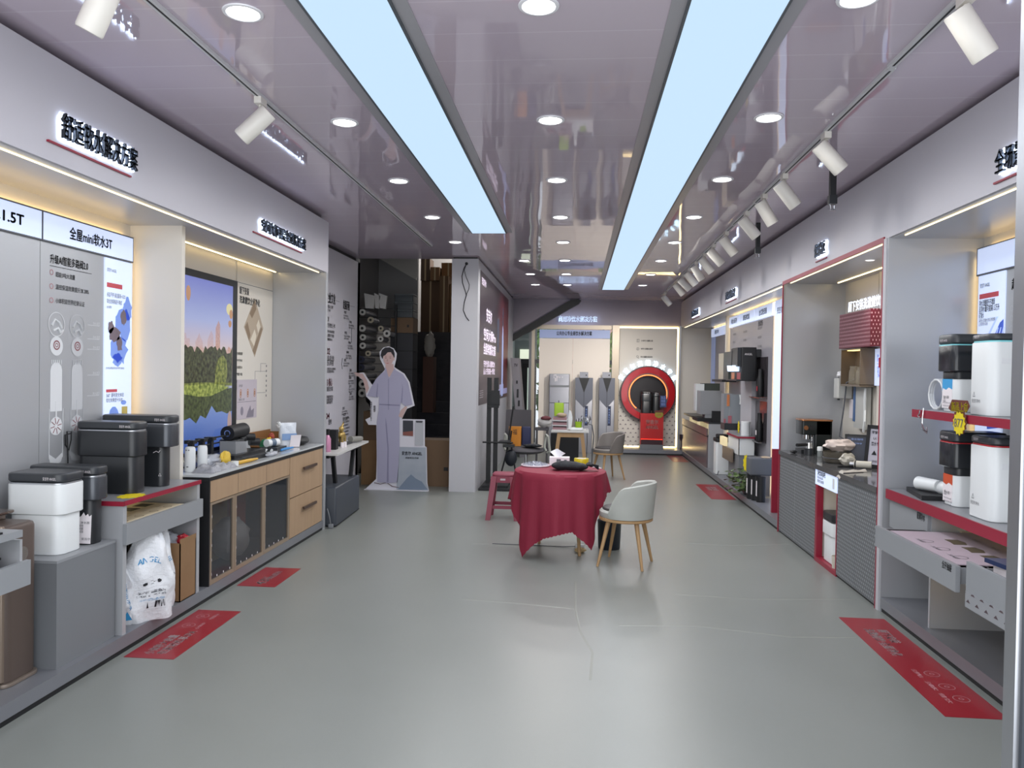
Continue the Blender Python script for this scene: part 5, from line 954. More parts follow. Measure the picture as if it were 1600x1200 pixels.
MB().grid(lambda u, v: (-0.36+0.125*math.cos(2*math.pi*u)*v*(1+.08*math.sin(7*u*6.28)), 7.03+0.12*math.sin(2*math.pi*u)*v, TT+0.004+0.035*(1-v**3)*(0.8+0.4*math.sin(19*u+5*v)*math.sin(23*v))), 60, 12, True).build('film', mat('silver_crinkle', '8E909C', 0.2, 0.2, bump=(60, 1.0)), r); MB().tube([(-0.36+0.127*math.cos(2*math.pi*k/24), 7.03+0.123*math.sin(2*math.pi*k/24), TT+0.008) for k in range(25)], 0.008, 6).build('rim', mat('pale_pink_film', 'CFC4CC', 0.25), r)
r = thing('tissue_box', (-0.14, 7.16, TT), 'white tissue box with a tissue pulled out on the red cloth', 'tissue box')
MB().box(-0.235, -0.05, 7.10, 7.20, TT, TT+0.075).build('box', M_print, r); MB().box(-0.17, -0.13, 7.0985, 7.10, TT+0.02, TT+0.06).box(-0.10, -0.075, 7.0985, 7.10, TT+0.03, TT+0.055).build('print', M_inkgrey, r)
MB().grid(lambda u, v: (-0.16+0.095*(u-.5)*(0.5+v), 7.15+0.03*math.sin(5*u)*v, TT+0.075+0.075*v*(1-0.9*abs(u-.45))), 14, 8).build('tissue', mat('tissue_paper', 'E2E2E6', 0.7), r)
r = thing('tape_roll', (0.06, 7.16, TT), 'roll of yellow tape on the red cloth', 'tape'); MB().lathe((0.06, 7.16, TT), [(0.045, 0), (0.066, 0), (0.068, 0.004), (0.068, 0.062), (0.066, 0.066), (0.045, 0.066), (0.045, 0)], 32).build('tape', mat('tape_yellow', 'C6B41E', 0.2), r); MB().lathe((0.06, 7.16, TT), [(0.042, 0.001), (0.045, 0.001), (0.045, 0.065), (0.042, 0.065), (0.042, 0.001)], 28).build('core', M_print, r)
r = thing('black_bag', (-0.02, 6.76, TT), 'black folded cloth bag lying on the front of the red cloth', 'bag')
MB().grid(lambda u, v: (-0.045+0.17*(abs(math.cos(6.283*u))**0.6*math.copysign(1, math.cos(6.283*u)))*math.sin(math.pi*(0.06+0.88*v))**0.4*(1-.1*v), 6.79+0.10*(abs(math.sin(6.283*u))**0.6*math.copysign(1, math.sin(6.283*u)))*math.sin(math.pi*(0.06+0.88*v))**0.4+0.01*math.sin(6*u*6.28), TT+0.002+0.085*v*(0.85+0.15*math.cos(6.283*u+2))), 40, 12, True).build('bag', mat('black_cloth', '1D1F24', 0.7, bump=(25, 0.5)), r)
MB().grid(lambda u, v: (0.10+0.11*u, 6.74+0.09*v+0.01*math.sin(7*u), TT+0.03+0.02*math.sin(9*v)*math.sin(5*u)+0.03*(1-u)), 12, 10).build('flap', mat('black_cloth'), r); MB().tube([(0.10, 6.76, TT+0.05), (0.15, 6.72, TT+0.06), (0.20, 6.76, TT+0.045), (0.19, 6.82, TT+0.03)], 0.010, 8).build('handle', mat('black_cloth'), r)
tag(MB().box(0.005, 0.06, 7.03, 7.10, TT, TT+0.018).build('white_box', M_print), 'small white packet between the tissue box and the tape roll', 'packet')
tag(MB().tube([(0.16, 7.0, TT+0.006), (0.20, 6.98, TT+0.007), (0.235, 6.93, TT+0.006)], 0.006, 6).build('white_strip', M_print), 'white curled strip beside the black bag on the red cloth', 'strip')
def tub_chair(name, label, loc, rot, fabric, pad, legm):
    r = thing(name, loc, label, 'chair', 'tub chairs'); c = Vector(loc)
    MB().lathe(c+EZ*0.375, [(0.215, 0), (0.225, 0.006), (0.225, 0.022), (0.215, 0.028)], 36).build('seat_ring', legm, r)
    MB().lathe(c+EZ*0.403, [(0.215, 0), (0.222, 0.01), (0.222, 0.045), (0.205, 0.06), (0.0, 0.062)], 36).build('seat', fabric, r)
    MB().lathe(c+EZ*0.466, [(0.188, 0), (0.198, 0.004), (0.19, 0.014), (0.0, 0.018)], 32).build('seat_pad', pad, r)
    def shell(u, v):
        # u along the wrap and round the rim, v across: outer then inner face
        a = math.radians(-112+224*u); q_ = min(1.0, abs(a)/1.955); hgt = 0.05+0.255*(1-0.16*min(1, q_/0.75)**2)*(1-max(0, (q_-0.72)/0.28)**1.8)
        prof = [(0.226, 0.0), (0.238, hgt*0.4), (0.252, hgt*0.85), (0.252, hgt*0.97), (0.238, hgt), (0.222, hgt*0.95), (0.208, hgt*0.5), (0.198, 0.05)]
        k = v*(len(prof)-1); i = min(int(k), len(prof)-2); f = k-i; rr = prof[i][0]*(1-f)+prof[i+1][0]*f; z = prof[i][1]*(1-f)+prof[i+1][1]*f
        return (c.x+rr*math.cos(a), c.y+rr*math.sin(a), 0.405+z)
    MB().grid(shell, 44, 22).build('backrest', fabric, r)
    for a in (45, 135, 225, 315):
        d = Vector((math.cos(math.radians(a)), math.sin(math.radians(a)), 0)); MB().cyl(c+d*0.265+EZ*0.0, c+d*0.165+EZ*0.377, 0.011, 0.020, 14).build('leg', legm, r)
    r.rotation_euler = (0, 0, rot); return r
tub_chair('tub_chair', 'worn cream tub chair with beech legs at the red clothed table', (0.435, 6.50, 0), -0.30, mat('worn_cream_leather', 'B8BAB4', 0.5, var=((5, 5, 5), 'A4A59F'), bump=(20, 0.05)), mat('dark_brown_pad', '3E3A3A', 0.5), M_legwood)
tub_chair('tub_chair', 'taupe tub chair standing beyond the table before the ring display', (0.50, 11.75, 0), 0.45, mat('taupe_leather', '7C7672', 0.5), mat('dark_brown_pad'), M_legwood)
r = thing('waste_bin', (0.325, 7.06, 0), 'round black waste bin behind the cream tub chair', 'bin'); MB().lathe((0.325, 7.06, 0), [(0.095, 0), (0.10, 0.01), (0.108, 0.25), (0.112, 0.255), (0.108, 0.26), (0.10, 0.25), (0.09, 0.02)], 32).build('bucket', mat('blue_black_plastic', '1C222C', 0.4), r)
r = thing('plug_adapter', (0.055, 6.99, 0), 'white power socket block on the floor at the table leg', 'socket'); MB().rbox(0.015, 0.10, 6.97, 7.02, 0, 0.04, 0.008, 0.005).build('block', M_whiteplastic, r); MB().tube([(0.02, 7.0, 0.02), (-0.1, 7.03, 0.006), (-0.4, 7.05, 0.005), (-0.75, 7.06, 0.005)], 0.004, 6).build('cable', M_inkgrey, r)
tag(crumple((0.06, 6.86, 0.022), (0.05, 0.03, 0.022), 81, 0.2).build('crumpled_paper', mat('cream_wrap', 'D2B88A', 0.5)), 'crumpled cream wrapper on the floor by the table leg', 'wrapper')
r = thing('plastic_stool', (-0.77, 8.36, 0), 'dusty red square plastic stool left of the table', 'stool'); sm = mat('dusty_red_plastic', '86384A', 0.4); c = Vector((-0.77, 8.36, 0))
MB().rbox(-0.89, -0.65, 8.24, 8.48, 0.465, 0.495, 0.035, 0.01).build('seat', sm, r); MB().box(-0.885, -0.655, 8.243, 8.253, 0.40, 0.47).box(-0.885, -0.655, 8.467, 8.477, 0.40, 0.47).box(-0.887, -0.877, 8.245, 8.475, 0.40, 0.47).box(-0.663, -0.653, 8.245, 8.475, 0.40, 0.47).build('apron', sm, r)
for sx in (-1, 1):
    for sy in (-1, 1):
        a, b = c+Vector((sx*0.155, sy*0.155, 0)), c+Vector((sx*0.10, sy*0.10, 0.465)); q = MB(); d = (b-a); q.add([a+Vector((-.026, -.026, 0)), a+Vector((.026, -.026, 0)), a+Vector((.026, .026, 0)), a+Vector((-.026, .026, 0)), b+Vector((-.03, -.03, 0)), b+Vector((.03, -.03, 0)), b+Vector((.03, .03, 0)), b+Vector((-.03, .03, 0))], [(3,2,1,0),(4,5,6,7),(0,1,5,4),(1,2,6,5),(2,3,7,6),(3,0,4,7)]).build('leg', sm, r)
q = MB()
for s_ in (-1, 1): q.box(c.x-0.135, c.x+0.135, c.y+s_*0.135-0.008, c.y+s_*0.135+0.008, 0.12, 0.155).box(c.x+s_*0.135-0.008, c.x+s_*0.135+0.008, c.y-0.135, c.y+0.135, 0.12, 0.155)
q.build('stretcher', sm, r); MB().box(-0.80, -0.745, 8.2415, 8.243, 0.425, 0.445).build('sticker', mat('silver_sticker', 'B8AEB2', 0.4), r)

# ------------------------------------------------------------------ desk chair, side table
r = thing('desk_chair', (-0.75, 11.4, 0), 'grey office chair with pale arms loaded with bags', 'chair'); gf = mat('grey_mesh_fabric', '4E4C50', 0.8); am = mat('pale_arm_plastic', 'A6A8A0', 0.4)
MB().grid(lambda u, v: (-0.86+(u-.5)*(0.40-0.02*v), 11.55+0.03*math.cos(3.14*(u-.5))-0.03*(1-v), 0.50+0.53*v), 14, 10).grid(lambda u, v: (-0.86+(u-.5)*(0.40-0.02*v), 11.575+0.03*math.cos(3.14*(u-.5))-0.03*(1-v), 0.50+0.53*v), 14, 10).build('backrest', gf, r)
MB().ell((-0.72, 11.25, 0.45), (0.27, 0.26, 0.055), 24, 10).build('seat', gf, r); MB().box(-0.90, -0.82, 11.625, 11.66, 0.42, 1.0).build('spine', am, r)
for x in (-1.02, -0.42):
    MB().tube([(x, 11.22, 0.45), (x-0.03, 11.24, 0.50), (x-0.01, 11.26, 0.68), (x, 11.12, 0.695), (x+0.03, 11.02, 0.68), (x+0.06, 11.04, 0.46), (x+0.02, 11.1, 0.44)], 0.018, 8).build('armrest', am, r)
MB().cyl((-0.72, 11.25, 0.08), (-0.72, 11.25, 0.41), 0.025, seg=14).build('column', M_chrome, r)
for k in range(5):
    a = math.radians(72*k+20); d = Vector((math.cos(a), math.sin(a), 0)); f = MB().cyl(Vector((-0.72, 11.25, 0.10)), Vector((-0.72, 11.25, 0.06))+d*0.28, 0.022, 0.014, 10).build('foot', M_chrome, r); MB().ell(Vector((-0.72, 11.25, 0.028))+d*0.28, (0.028, 0.028, 0.028), 12, 8).build('castor', M_dark, f)
r = thing('tote_bag', (-0.88, 11.33, 0.50), 'orange paper bag with black print on the office chair', 'bag'); MB().box(-0.98, -0.80, 11.30, 11.40, 0.505, 0.79).build('bag', mat('orange_paper', 'C27C26', 0.6), r); MB().text('福', (-0.89, 11.297, 0.68), *BW, 0.07, 0.06, 'c').build('print', M_dark, r); MB().tube([(-0.94, 11.30, 0.73), (-0.955, 11.28, 0.62), (-0.97, 11.27, 0.53)], 0.012, 6).build('strap', M_dark, r)
tag(MB().rbox(-0.79, -0.66, 11.31, 11.42, 0.505, 0.79, 0.02, 0.02).build('navy_bag', mat('navy_cloth', '1E2346', 0.6)), 'navy blue bag beside the orange paper bag on the office chair', 'bag')
tag(crumple((-0.62, 11.16, 0.53), (0.14, 0.09, 0.025), 91, 0.12).build('sling_bag', mat('black_cloth')), 'flat black bag on the seat of the office chair', 'bag')
tag(crumple((-0.48, 11.95, 0.83), (0.11, 0.08, 0.09), 95, 0.1).build('clear_bag', mat('milky_bag')), 'milky plastic bag with dark red content behind the office chair', 'plastic bag'); 
r = thing('waiting_stool', (-0.46, 11.9, 0), 'grey stool holding the milky plastic bag', 'stool'); MB().box(-0.62, -0.42, 11.86, 12.06, 0.70, 0.74).build('seat', gf, r); [MB().cyl((x, y, 0), (x, y, 0.70), 0.012, seg=10).build('leg', gf, r) for x in (-0.60, -0.44) for y in (11.88, 12.04)]
tag(crumple((-0.46, 11.9, 0.89), (0.08, 0.05, 0.035), 97, 0.1).build('maroon_cloth', mat('maroon_cloth', '5E2A30', 0.7)), 'dark red cloth in the milky plastic bag', 'cloth')
r = thing('side_table', (-0.09, 12.15, 0), 'white topped side table with beech legs behind the round table', 'table'); z = 0.675
MB().box(-0.375, 0.205, 11.9, 12.5, z, z+0.025).build('top', mat('white_desk_top'), r); MB().box(-0.28, 0.13, 11.93, 11.955, z-0.075, z).box(-0.28, 0.13, 12.43, 12.455, z-0.075, z).build('apron', M_legwood, r)
for sx in (-1, 1):
    for y in (11.94, 12.44): MB().obox((-0.075+sx*0.215, y, z/2), Vector((-sx*0.12, 0, 1)).normalized(), EY, EX, z*1.0, 0.045, 0.055).build('leg', M_legwood, r)
zt = z+0.026
r = thing('paper_tray', (-0.26, 12.1, zt), 'stacked desk trays of pinkish papers on the side table', 'tray')
for k in range(3): t = MB().box(-0.365, -0.13, 11.98, 12.28, zt+0.075*k, zt+0.075*k+0.008).build('tray', M_whiteplastic, r); MB().box(-0.355, -0.14, 11.99, 12.27, zt+0.075*k+0.008, zt+0.075*k+0.045).build('papers', mat('pinkish_paper', '98777C', 0.7), r)
for x in (-0.362, -0.138): MB().box(x-0.005, x+0.005, 12.26, 12.28, zt, zt+0.17).build('post', M_whiteplastic, r)
tag(MB().rbox(-0.34, -0.19, 12.12, 12.20, zt+0.21, zt+0.42, 0.02, 0.01).build('lime_bag', mat('lime_green', '93B428', 0.5)), 'lime green packet standing on the desk trays', 'packet')
tag(crumple((-0.22, 12.05, zt+0.235), (0.08, 0.05, 0.035), 101, 0.1).build('beige_bun', mat('beige_cloth', 'A8957E', 0.6)), 'beige cloth bundle in front of the lime green packet', 'bundle')
r = thing('folding_lamp', (0.0, 12.08, zt), 'white L shaped folding lamp on the side table', 'lamp'); MB().rbox(-0.10, 0.12, 12.0, 12.14, zt+0.002, zt+0.045, 0.03, 0.01).build('base', M_whiteplastic, r); MB().prism([(-0.11, 0.02), (-0.07, 0.02), (-0.045, 0.20), (-0.075, 0.30), (-0.105, 0.31), (-0.115, 0.20)], (0, 12.0, zt), EX, EZ, 0.12).build('arm', M_whiteplastic, r)
r = thing('pen_pot', (0.045, 12.07, zt+0.045), 'lime green pot of pens on the folding lamp base', 'pot'); MB().lathe((0.045, 12.07, zt+0.047), [(0.05, 0), (0.055, 0.09), (0.05, 0.09), (0.046, 0.01), (0.0, 0.01)], 20).build('pot', mat('lime_green'), r)
for k in range(5): MB().cyl((0.03+0.01*k, 12.07, zt+0.06), (0.01+0.02*k, 12.06, zt+0.17+0.01*(k % 3)), 0.006, seg=8).build('pen', (M_dark, M_chrome)[k % 2], r)
tag(MB().tube([(0.08+0.012*k, 12.10+0.02*math.sin(k), zt+0.17+0.05*math.sin(k*1.7)) for k in range(14)], 0.012, 6).build('spiral_cable', M_steel), 'silver coiled hose behind the pen pot', 'hose')
q = MB().tube([(0.17, 12.2, zt+0.2), (0.19, 12.2, zt+0.1), (0.26, 12.2, zt+0.08), (0.29, 12.2, zt-0.1), (0.27, 12.2, 0.3), (0.265, 12.25, 0.02)], 0.009, 6).tube([(0.18, 12.2, zt+0.01), (0.19, 12.22, zt-0.2), (0.17, 12.25, 0.05)], 0.006, 6); tag(q.build('cable', M_inkgrey), 'dark cables hanging off the right of the side table', 'cable')
tag(MB().box(-0.43, 0.06, 13.4, 13.85, 0.0, 0.54).build('black_cabinet', mat('black_cabinet', '141418', 0.4)), 'low black cabinet on the floor behind the side table', 'cabinet')
r = thing('long_carton', (-1.1, 14.4, 0), 'tall grey television carton leaning against the partition end', 'box')
q = MB().prism([(-1.03, 0.0), (-0.90, 0.0), (-1.08, 1.86), (-1.235, 1.86)], (0, 14.3, 0), EX, EZ, 0.5).build('carton', mat('grey_carton', '77757A', 0.6), r)
q = MB().text('TV', (-1.13, 14.297, 1.70), *BW, 0.06, 0.07, 'c', .03).box(-1.12, -1.09, 14.297, 14.2985, 1.38, 1.44).box(-1.105, -1.07, 14.297, 14.2985, 1.12, 1.28).box(-1.08, -1.045, 14.297, 14.2985, 0.96, 1.07); q.build('print', M_dark, r)

# ================================================================== BACK WALL DISPLAYS
r = thing('window_display', (-0.06, 15.7, 0.06), 'pair of tall cream panels with blue grey header before the back window', 'display panel')
for x0, x1 in ((-0.765, -0.085), (-0.080, 0.665)): MB().box(x0, x1, 15.70, 15.74, 0.06, 2.30).build('panel', mat('bright_cream_panel', 'E8DFD4', 0.5), r)
h = MB().box(-0.765, 0.665, 15.66, 15.74, 2.305, 2.475).build('header', mat('blue_grey_lightbox', '8E9BBE', 0.4, emit='8796C2', strength=0.28), r); MB().text('公共办公专业商饮水解决方案', (-0.06, 15.657, 2.365), *BW, 0.075, 0.72, 'c', 0.03).build('title', M_ink, h)
q = MB(); random.seed(5)
q.box(0.17, 0.24, 15.696, 15.70, 0.74, 0.79); q.build('socket_plate', M_grey, r)
def dispenser(x0, x1, ztop, label, style):
    r = thing('water_dispenser', ((x0+x1)/2, 15.5, 0), label, 'water dispenser', 'grey floor dispensers'); gm = mat('dispenser_grey', '84858C', 0.35, 0.3); y0 = 15.38
    MB().rbox(x0, x1, y0, 15.69, 0.0, ztop, 0.015, 0.006).build('cabinet', gm, r); xc = (x0+x1)/2
    if style:
        MB().prism([(x0, ztop), (x0, ztop-0.42), (xc, ztop-0.60), (x1, ztop-0.42), (x1, ztop)], (0, y0-0.004, 0), EX, EZ, 0.003).build('upper_panel', mat('dispenser_slate', '5C5E68', 0.3, 0.2), r); MB().prism([(x0+0.07, ztop-0.002), (xc, ztop-0.30), (x1-0.07, ztop-0.002)], (0, y0-0.008, 0), EX, EZ, 0.003).build('black_chevron', M_dark, r)
        MB().box(xc-0.003, xc+0.003, y0-0.009, y0-0.004, 0.05, ztop-0.28).build('centre_groove', M_dark, r); q = MB().box(xc+0.02, xc+0.085, y0-0.006, y0-0.003, ztop-0.95, ztop-0.56).build('display_strip', mat('navy_strip', '262E48', 0.3), r)
        for k in range(6): MB().text('净水直饮机型'[k], (xc+0.052, y0-0.008, ztop-0.65-0.05*k), *BW, 0.035, 0.035, 'c').build('lettering', mat('blue_letter', '7E96D0', 0.4), q)
        MB().box(xc-0.09, xc+0.08, 15.5, 15.52, ztop, ztop+0.115).build('sign_plate', gm, r); MB().box(xc+0.03, xc+0.055, 15.498, 15.5, ztop+0.04, ztop+0.065).build('plate_mark', M_dark, r)
    else:
        MB().box(x0+0.01, x1-0.01, y0-0.006, y0, ztop-0.265, ztop-0.225).build('spout_bar', M_greydark, r); MB().box(x0+0.01, x1-0.01, y0-0.004, y0, ztop-0.585, ztop-0.575).box(x0+0.19, x0+0.205, y0-0.01, y0, ztop-0.60, ztop-0.53).build('drip_edge', M_dark, r)
        q = MB(); g = random.Random(4)
        for k in range(9): q.box(x0+0.09+0.02*(k % 5), x0+0.10+0.02*(k % 5), y0-0.002, y0-0.001, ztop-0.03-0.035*(k//3)-g.random()*0.06, ztop-0.012-0.035*(k//3))
        q.text('热 温 冷', (xc, y0-0.001, ztop-0.08), *BW, 0.03, 0.15, 'c').build('marks', M_print, r)
dispenser(-0.54, -0.135, 1.575, 'grey plumbed dispenser with white marks, leftmost of three at the back', 0)
dispenser(-0.02, 0.33, 1.505, 'grey dispenser with black chevron, middle of three at the back', 1)
dispenser(0.455, 0.765, 1.51, 'grey dispenser with black chevron next to the champagne window post', 1)
# ring display
r = thing('ring_display_wall', (1.44, 15.86, 0.1), 'cream display wall with little triangles and warm lit edges', 'display wall')
MB().box(0.87, 2.03, 15.86, 15.89, 1.17, 2.53).build('upper_panel', mat('ring_wall_cream', 'D8D2C8', 0.5), r); MB().box(0.87, 2.03, 15.86, 15.89, 0.13, 1.168).build('lower_panel', pattern_material('triangle_print_wall', 'D4CEC6', '857C7E', 0.105, 0.085, 'X', 'tri', size=0.20), r)
MB().box(0.87, 2.04, 15.87, 15.885, 2.535, 2.555).box(2.035, 2.055, 15.87, 15.885, 0.12, 2.555).box(0.87, 2.04, 15.87, 15.885, 0.105, 0.125).build('led_edge', M_led, r); MB().box(2.06, 2.10, 15.80, 15.89, 0.1, 2.585).build('metal_edge', M_steel, r)
q = MB()
for k, t in enumerate(('一机双出', '净热双享受', '大屏触控')): q.text('小体积大通量全面净热'[k:k+8], (1.30, 15.857, 2.265-0.165*k), *BW, 0.03, 0.24, 'l', 0.02)
q.box(1.215, 1.265, 15.857, 15.859, 2.25, 2.255).box(1.215, 1.265, 15.857, 15.859, 2.305, 2.31).box(1.215, 1.22, 15.857, 15.859, 2.25, 2.31).box(1.26, 1.265, 15.857, 15.859, 2.25, 2.31).box(1.235, 1.24, 15.857, 15.859, 2.25, 2.31); q.ring((1.24, 15.857, 2.11), EX, EZ, 0.022, 0.028, 0, 20).prism([(1.232, 2.10), (1.248, 2.10), (1.24, 2.125)], (0, 15.857, 0), EX, EZ, .001).ring((1.235, 15.857, 1.955), EX, EZ, 0.016, 0.022, 0, 16).box(1.245, 1.265, 15.857, 15.859, 1.92, 1.93); q.build('lettering', M_ink, r)
r = thing('ring_display', (1.445, 15.7, 0.65), 'large glossy red ring display with orange neon on the back wall', 'display'); c = (1.445, 15.66, 1.205)
MB().ring(c, EX, EZ, 0.415, 0.54, 0.19, 72).build('red_ring', mat('glossy_red', 'B4101E', 0.18, coat=0.4), r); MB().ring((c[0], 15.655, c[2]), EX, EZ, 0.536, 0.555, 0.195, 72).build('dark_rim', mat('plum_rim', '3A1C24', 0.3), r)
MB().ring((c[0], 15.668, c[2]), EX, EZ, 0.36, 0.418, 0.18, 72).build('grey_ring', mat('brown_grey_ring', '5E4A46', 0.4), r); MB().ring((c[0], 15.83, c[2]), EX, EZ, 0.0, 0.40, 0.01, 60).build('dark_back', mat('smoked_back', '1C1518', 0.25), r)
MB().tube([(c[0]+0.375*math.cos(math.radians(a)), 15.655, c[2]+0.375*math.sin(math.radians(a))) for a in range(-16, 236, 4)], 0.009, 8).build('neon', mat('orange_neon', 'FF9A60', 0.4, emit='FF7038', strength=3.0), r)
q = MB(); txt = '安吉尔高端净水专家'; n = len(txt)
for k, ch in enumerate(txt):
    a = math.radians(149-(149-31)*k/(n-1)); e = Vector((math.cos(a), 0, math.sin(a))); u = Vector((math.sin(a), 0, -math.cos(a)))
    q.text(ch, Vector((c[0], 15.80, c[2]))+e*0.575, u, e, 0.10, 0.10, 'c', 0.012)
arch = q.build('arch_lettering', mat('white_neon_letters', 'F4FAFF', 0.4, emit='D4ECFF', strength=1.1), r)
r = thing('brand_pedestal', (1.515, 15.55, 0.1), 'red lit pedestal with white brand lettering under the ring display', 'pedestal')
MB().box(1.285, 1.735, 15.42, 15.64, 0.20, 0.82).build('body', mat('pedestal_red', 'B01A1C', 0.3, coat=0.3), r); MB().box(1.28, 1.74, 15.40, 15.65, 0.10, 0.20).build('plinth', M_greydark, r); MB().box(1.30, 1.72, 15.405, 15.42, 0.20, 0.30).build('dark_foot', mat('plum_rim'), r); MB().box(1.30, 1.72, 15.409, 15.415, 0.302, 0.308).build('led_line', mat('red_led', 'FF6040', 0.4, emit='FF3018', strength=3.0), r)
MB().text('安吉尔', (1.515, 15.418, 0.615), *BW, 0.075, 0.24, 'c', 0.02).text('ANGEL', (1.515, 15.418, 0.515), *BW, 0.075, 0.25, 'c', 0.02).build('lettering', mat('pale_letters', 'E6D0CC', 0.4), r)
purifier('black purifier with dim blue screen inside the red ring, left of two', 1.30, 1.50, 15.46, 15.62, 0.82, 1.25, M_black, M_charcoal, M_black, split=0.55, ins=0.004); purifier('plain black tank inside the red ring, right of two', 1.525, 1.665, 15.46, 15.62, 0.82, 1.24, M_black, M_black, M_black, split=0.8, ins=0.002)
r = thing('price_card', (1.70, 15.45, 0.94), 'navy price card beside the black tank in the ring', 'price card'); MB().box(1.665, 1.79, 15.45, 15.456, 0.945, 1.175).build('card', mat('navy_card', '34406A', 0.4), r); MB().text('新品\n特惠\n抢购', (1.727, 15.448, 1.11), *BW, 0.05, 0.08, 'c').build('lettering', mat('blue_letter'), r); MB().box(1.72, 1.735, 15.457, 15.47, 0.82, 1.0).build('stem', M_dark, r)
r = thing('price_tag', (1.63, 15.40, 0.80), 'olive yellow starburst price tag on the red pedestal corner', 'price tag'); burst(MB(), (1.645, 15.405, 0.80), EX, EZ, 0.09, 0.075, 12, 0.004, 1.0, 0.8).build('tag', mat('olive_tag', '8E8A2C', 0.5), r); MB().text('599', (1.645, 15.399, 0.775), *BW, 0.05, 0.09, 'c').build('lettering', M_inkred, r); MB().prism([(1.55, 0.84), (1.74, 0.84), (1.72, 0.89), (1.57, 0.88)], (0, 15.403, 0), EX, EZ, .003).build('banner', mat('tag_maroon', '5E2A22', 0.5), r)
sg = letter_sign('glowing thin letters on the silver fascia over the back window', '商用净饮水解决方案', (-0.39, 15.78, 2.655), BW, 0.10, 0.80, line=False, halo=0.035, hm=mat('soft_letter_glow', 'F0F6FF', 0.5, emit='D8E8FF', strength=0.9), bold=0.0)
for ch in sg.children:
    if ch.name.startswith('letters'): ch.data.materials[0] = mat('grey_letter_face', '70768A', 0.4)

# outside the back window
def tree(label, c, rr, seed, col):
    g = random.Random(seed); r = thing('tree', (c[0], c[1], 0), label, 'tree', 'trees behind the back window'); q = MB()
    for k in range(260):
        d = Vector((g.gauss(0, 1), g.gauss(0, 1), g.gauss(0, 1))).normalized()*g.uniform(0.5, 1.0); p = Vector(c)+Vector((d.x*rr[0], d.y*rr[1], d.z*rr[2])); a = Vector((g.gauss(0, 1), g.gauss(0, 1), g.gauss(0, 1))).normalized(); b = a.orthogonal().normalized(); s_ = g.uniform(0.09, 0.20)
        q.add([p-a*s_, p+b*s_*0.5, p+a*s_, p-b*s_*0.5], [(0, 1, 2, 3)])
    q.build('foliage', mat(col+'_leaves', col, 0.6), r); MB().cyl((c[0], c[1], 0), (c[0], c[1], c[2]), 0.08, 0.05, 10).build('trunk', mat('bark', '4A3E34', 0.8), r)
tree('bright green tree left of the cream panels outside the window', (-0.75, 18.6, 2.3), (0.55, 0.5, 0.7), 1, '7FA858'); tree('dark green shrub low at the left outside the window', (-0.74, 19.9, 0.95), (0.25, 0.2, 0.5), 2, '4C6A40'); tree('yellow green tree right of the cream panels outside the window', (0.95, 18.8, 1.9), (0.45, 0.4, 0.8), 3, 'A2BE5A')
tag(MB().box(-0.3, 2.2, 22.0, 22.3, 0, 4.4).build('building', mat('salmon_facade', 'E2B4A0', 0.7)), 'pinkish building seen over the cream panels', 'building')
r = thing('railing', (0, 17.4, 0), 'dark rail crossing outside the back window', 'railing'); MB().box(-1.3, 2.0, 17.40, 17.44, 1.80, 1.90).build('rail', M_dark, r); [MB().box(x, x+0.05, 17.40, 17.44, 0, 1.8).build('post', M_dark, r) for x in (-1.28, 1.95)]
tag(crumple((-0.66, 18.05, 0.35), (0.20, 0.2, 0.33), 120, 0.1).build('covered_scooter', mat('scooter_grey', '8E9296', 0.4)), 'grey covered scooter at the left outside the window', 'scooter')
# ================================================================== RIGHT SIDE, NEAR BAY
XN = 2.66
r = thing('product_display', (XN, 4.2, 0.1), 'near right display board with blank lit header and blue filter picture', 'display panel')
MB().box(XN, XN+0.02, 2.3, 5.372, 0.1, 2.29).build('board', M_silver, r)
MB().box(XN-0.012, XN+0.03, 2.3, 5.37, 2.296, 2.464).build('header_lightbox', M_lightbox, r)
MB().box(XN-0.014, XN+0.02, 2.3, 5.374, 2.286, 2.296).box(XN-0.014, XN+0.02, 2.3, 5.374, 2.464, 2.47).box(XN-0.014, XN+0.02, 5.368, 5.374, 2.286, 2.47).build('header_frame', M_inkgrey, r)
sb = MB().box(XN-0.008, XN, 5.035, 5.355, 1.0, 2.284).build('side_lightbox', M_lightbox, r); xl = XN-0.01
q = MB().text('安吉尔 ANGEL', (xl, 5.33, 2.205), *RW, 0.026, 0.12, 'l', .01).text('净水流量提升不增废', (xl, 5.335, 2.085), *RW, 0.036, 0.19, 'l', .02).text('总净水量可提高1.5万升', (xl, 5.335, 2.045), *RW, 0.036, 0.245, 'l', .02).text('矿泉水', (xl, 5.335, 2.005), *RW, 0.034, 0.06, 'l', .02).text('采用大流量长效反渗透膜', (xl, 5.335, 1.978), *RW, 0.02, 0.20).text('让全家用水自由', (xl, 5.335, 1.955), *RW, 0.02, 0.11); q.build('lettering', M_ink, sb)
MB().box(xl, XN-0.008, 5.105, 5.335, 2.13, 2.162).build('red_badge', mat('salmon_red_print'), sb)
q = MB().prism([(-5.25, 1.74), (-5.08, 1.96), (-5.04, 1.98), (-5.04, 1.74)], (xl, 0, 0), -EY, EZ, .001); q.build('filter_picture', mat('royal_blue_print', '3A5AC4', 0.4, emit='3A5AC4', strength=0.3), sb); q = MB().prism([(-5.22, 1.42), (-5.10, 1.50), (-5.04, 1.45), (-5.04, 1.30), (-5.2, 1.28)], (xl, 0, 0), -EY, EZ, .001); q.build('filter_picture', mat('royal_blue_print', '3A5AC4', 0.4, emit='3A5AC4', strength=0.3), sb)
q = MB()
for k in range(3): q.prism([(-5.20+.045*k, 1.74), (-5.10+.03*k, 1.93), (-5.09+.03*k, 1.93), (-5.18+.045*k, 1.74)], (xl-0.001, 0, 0), -EY, EZ, .001)
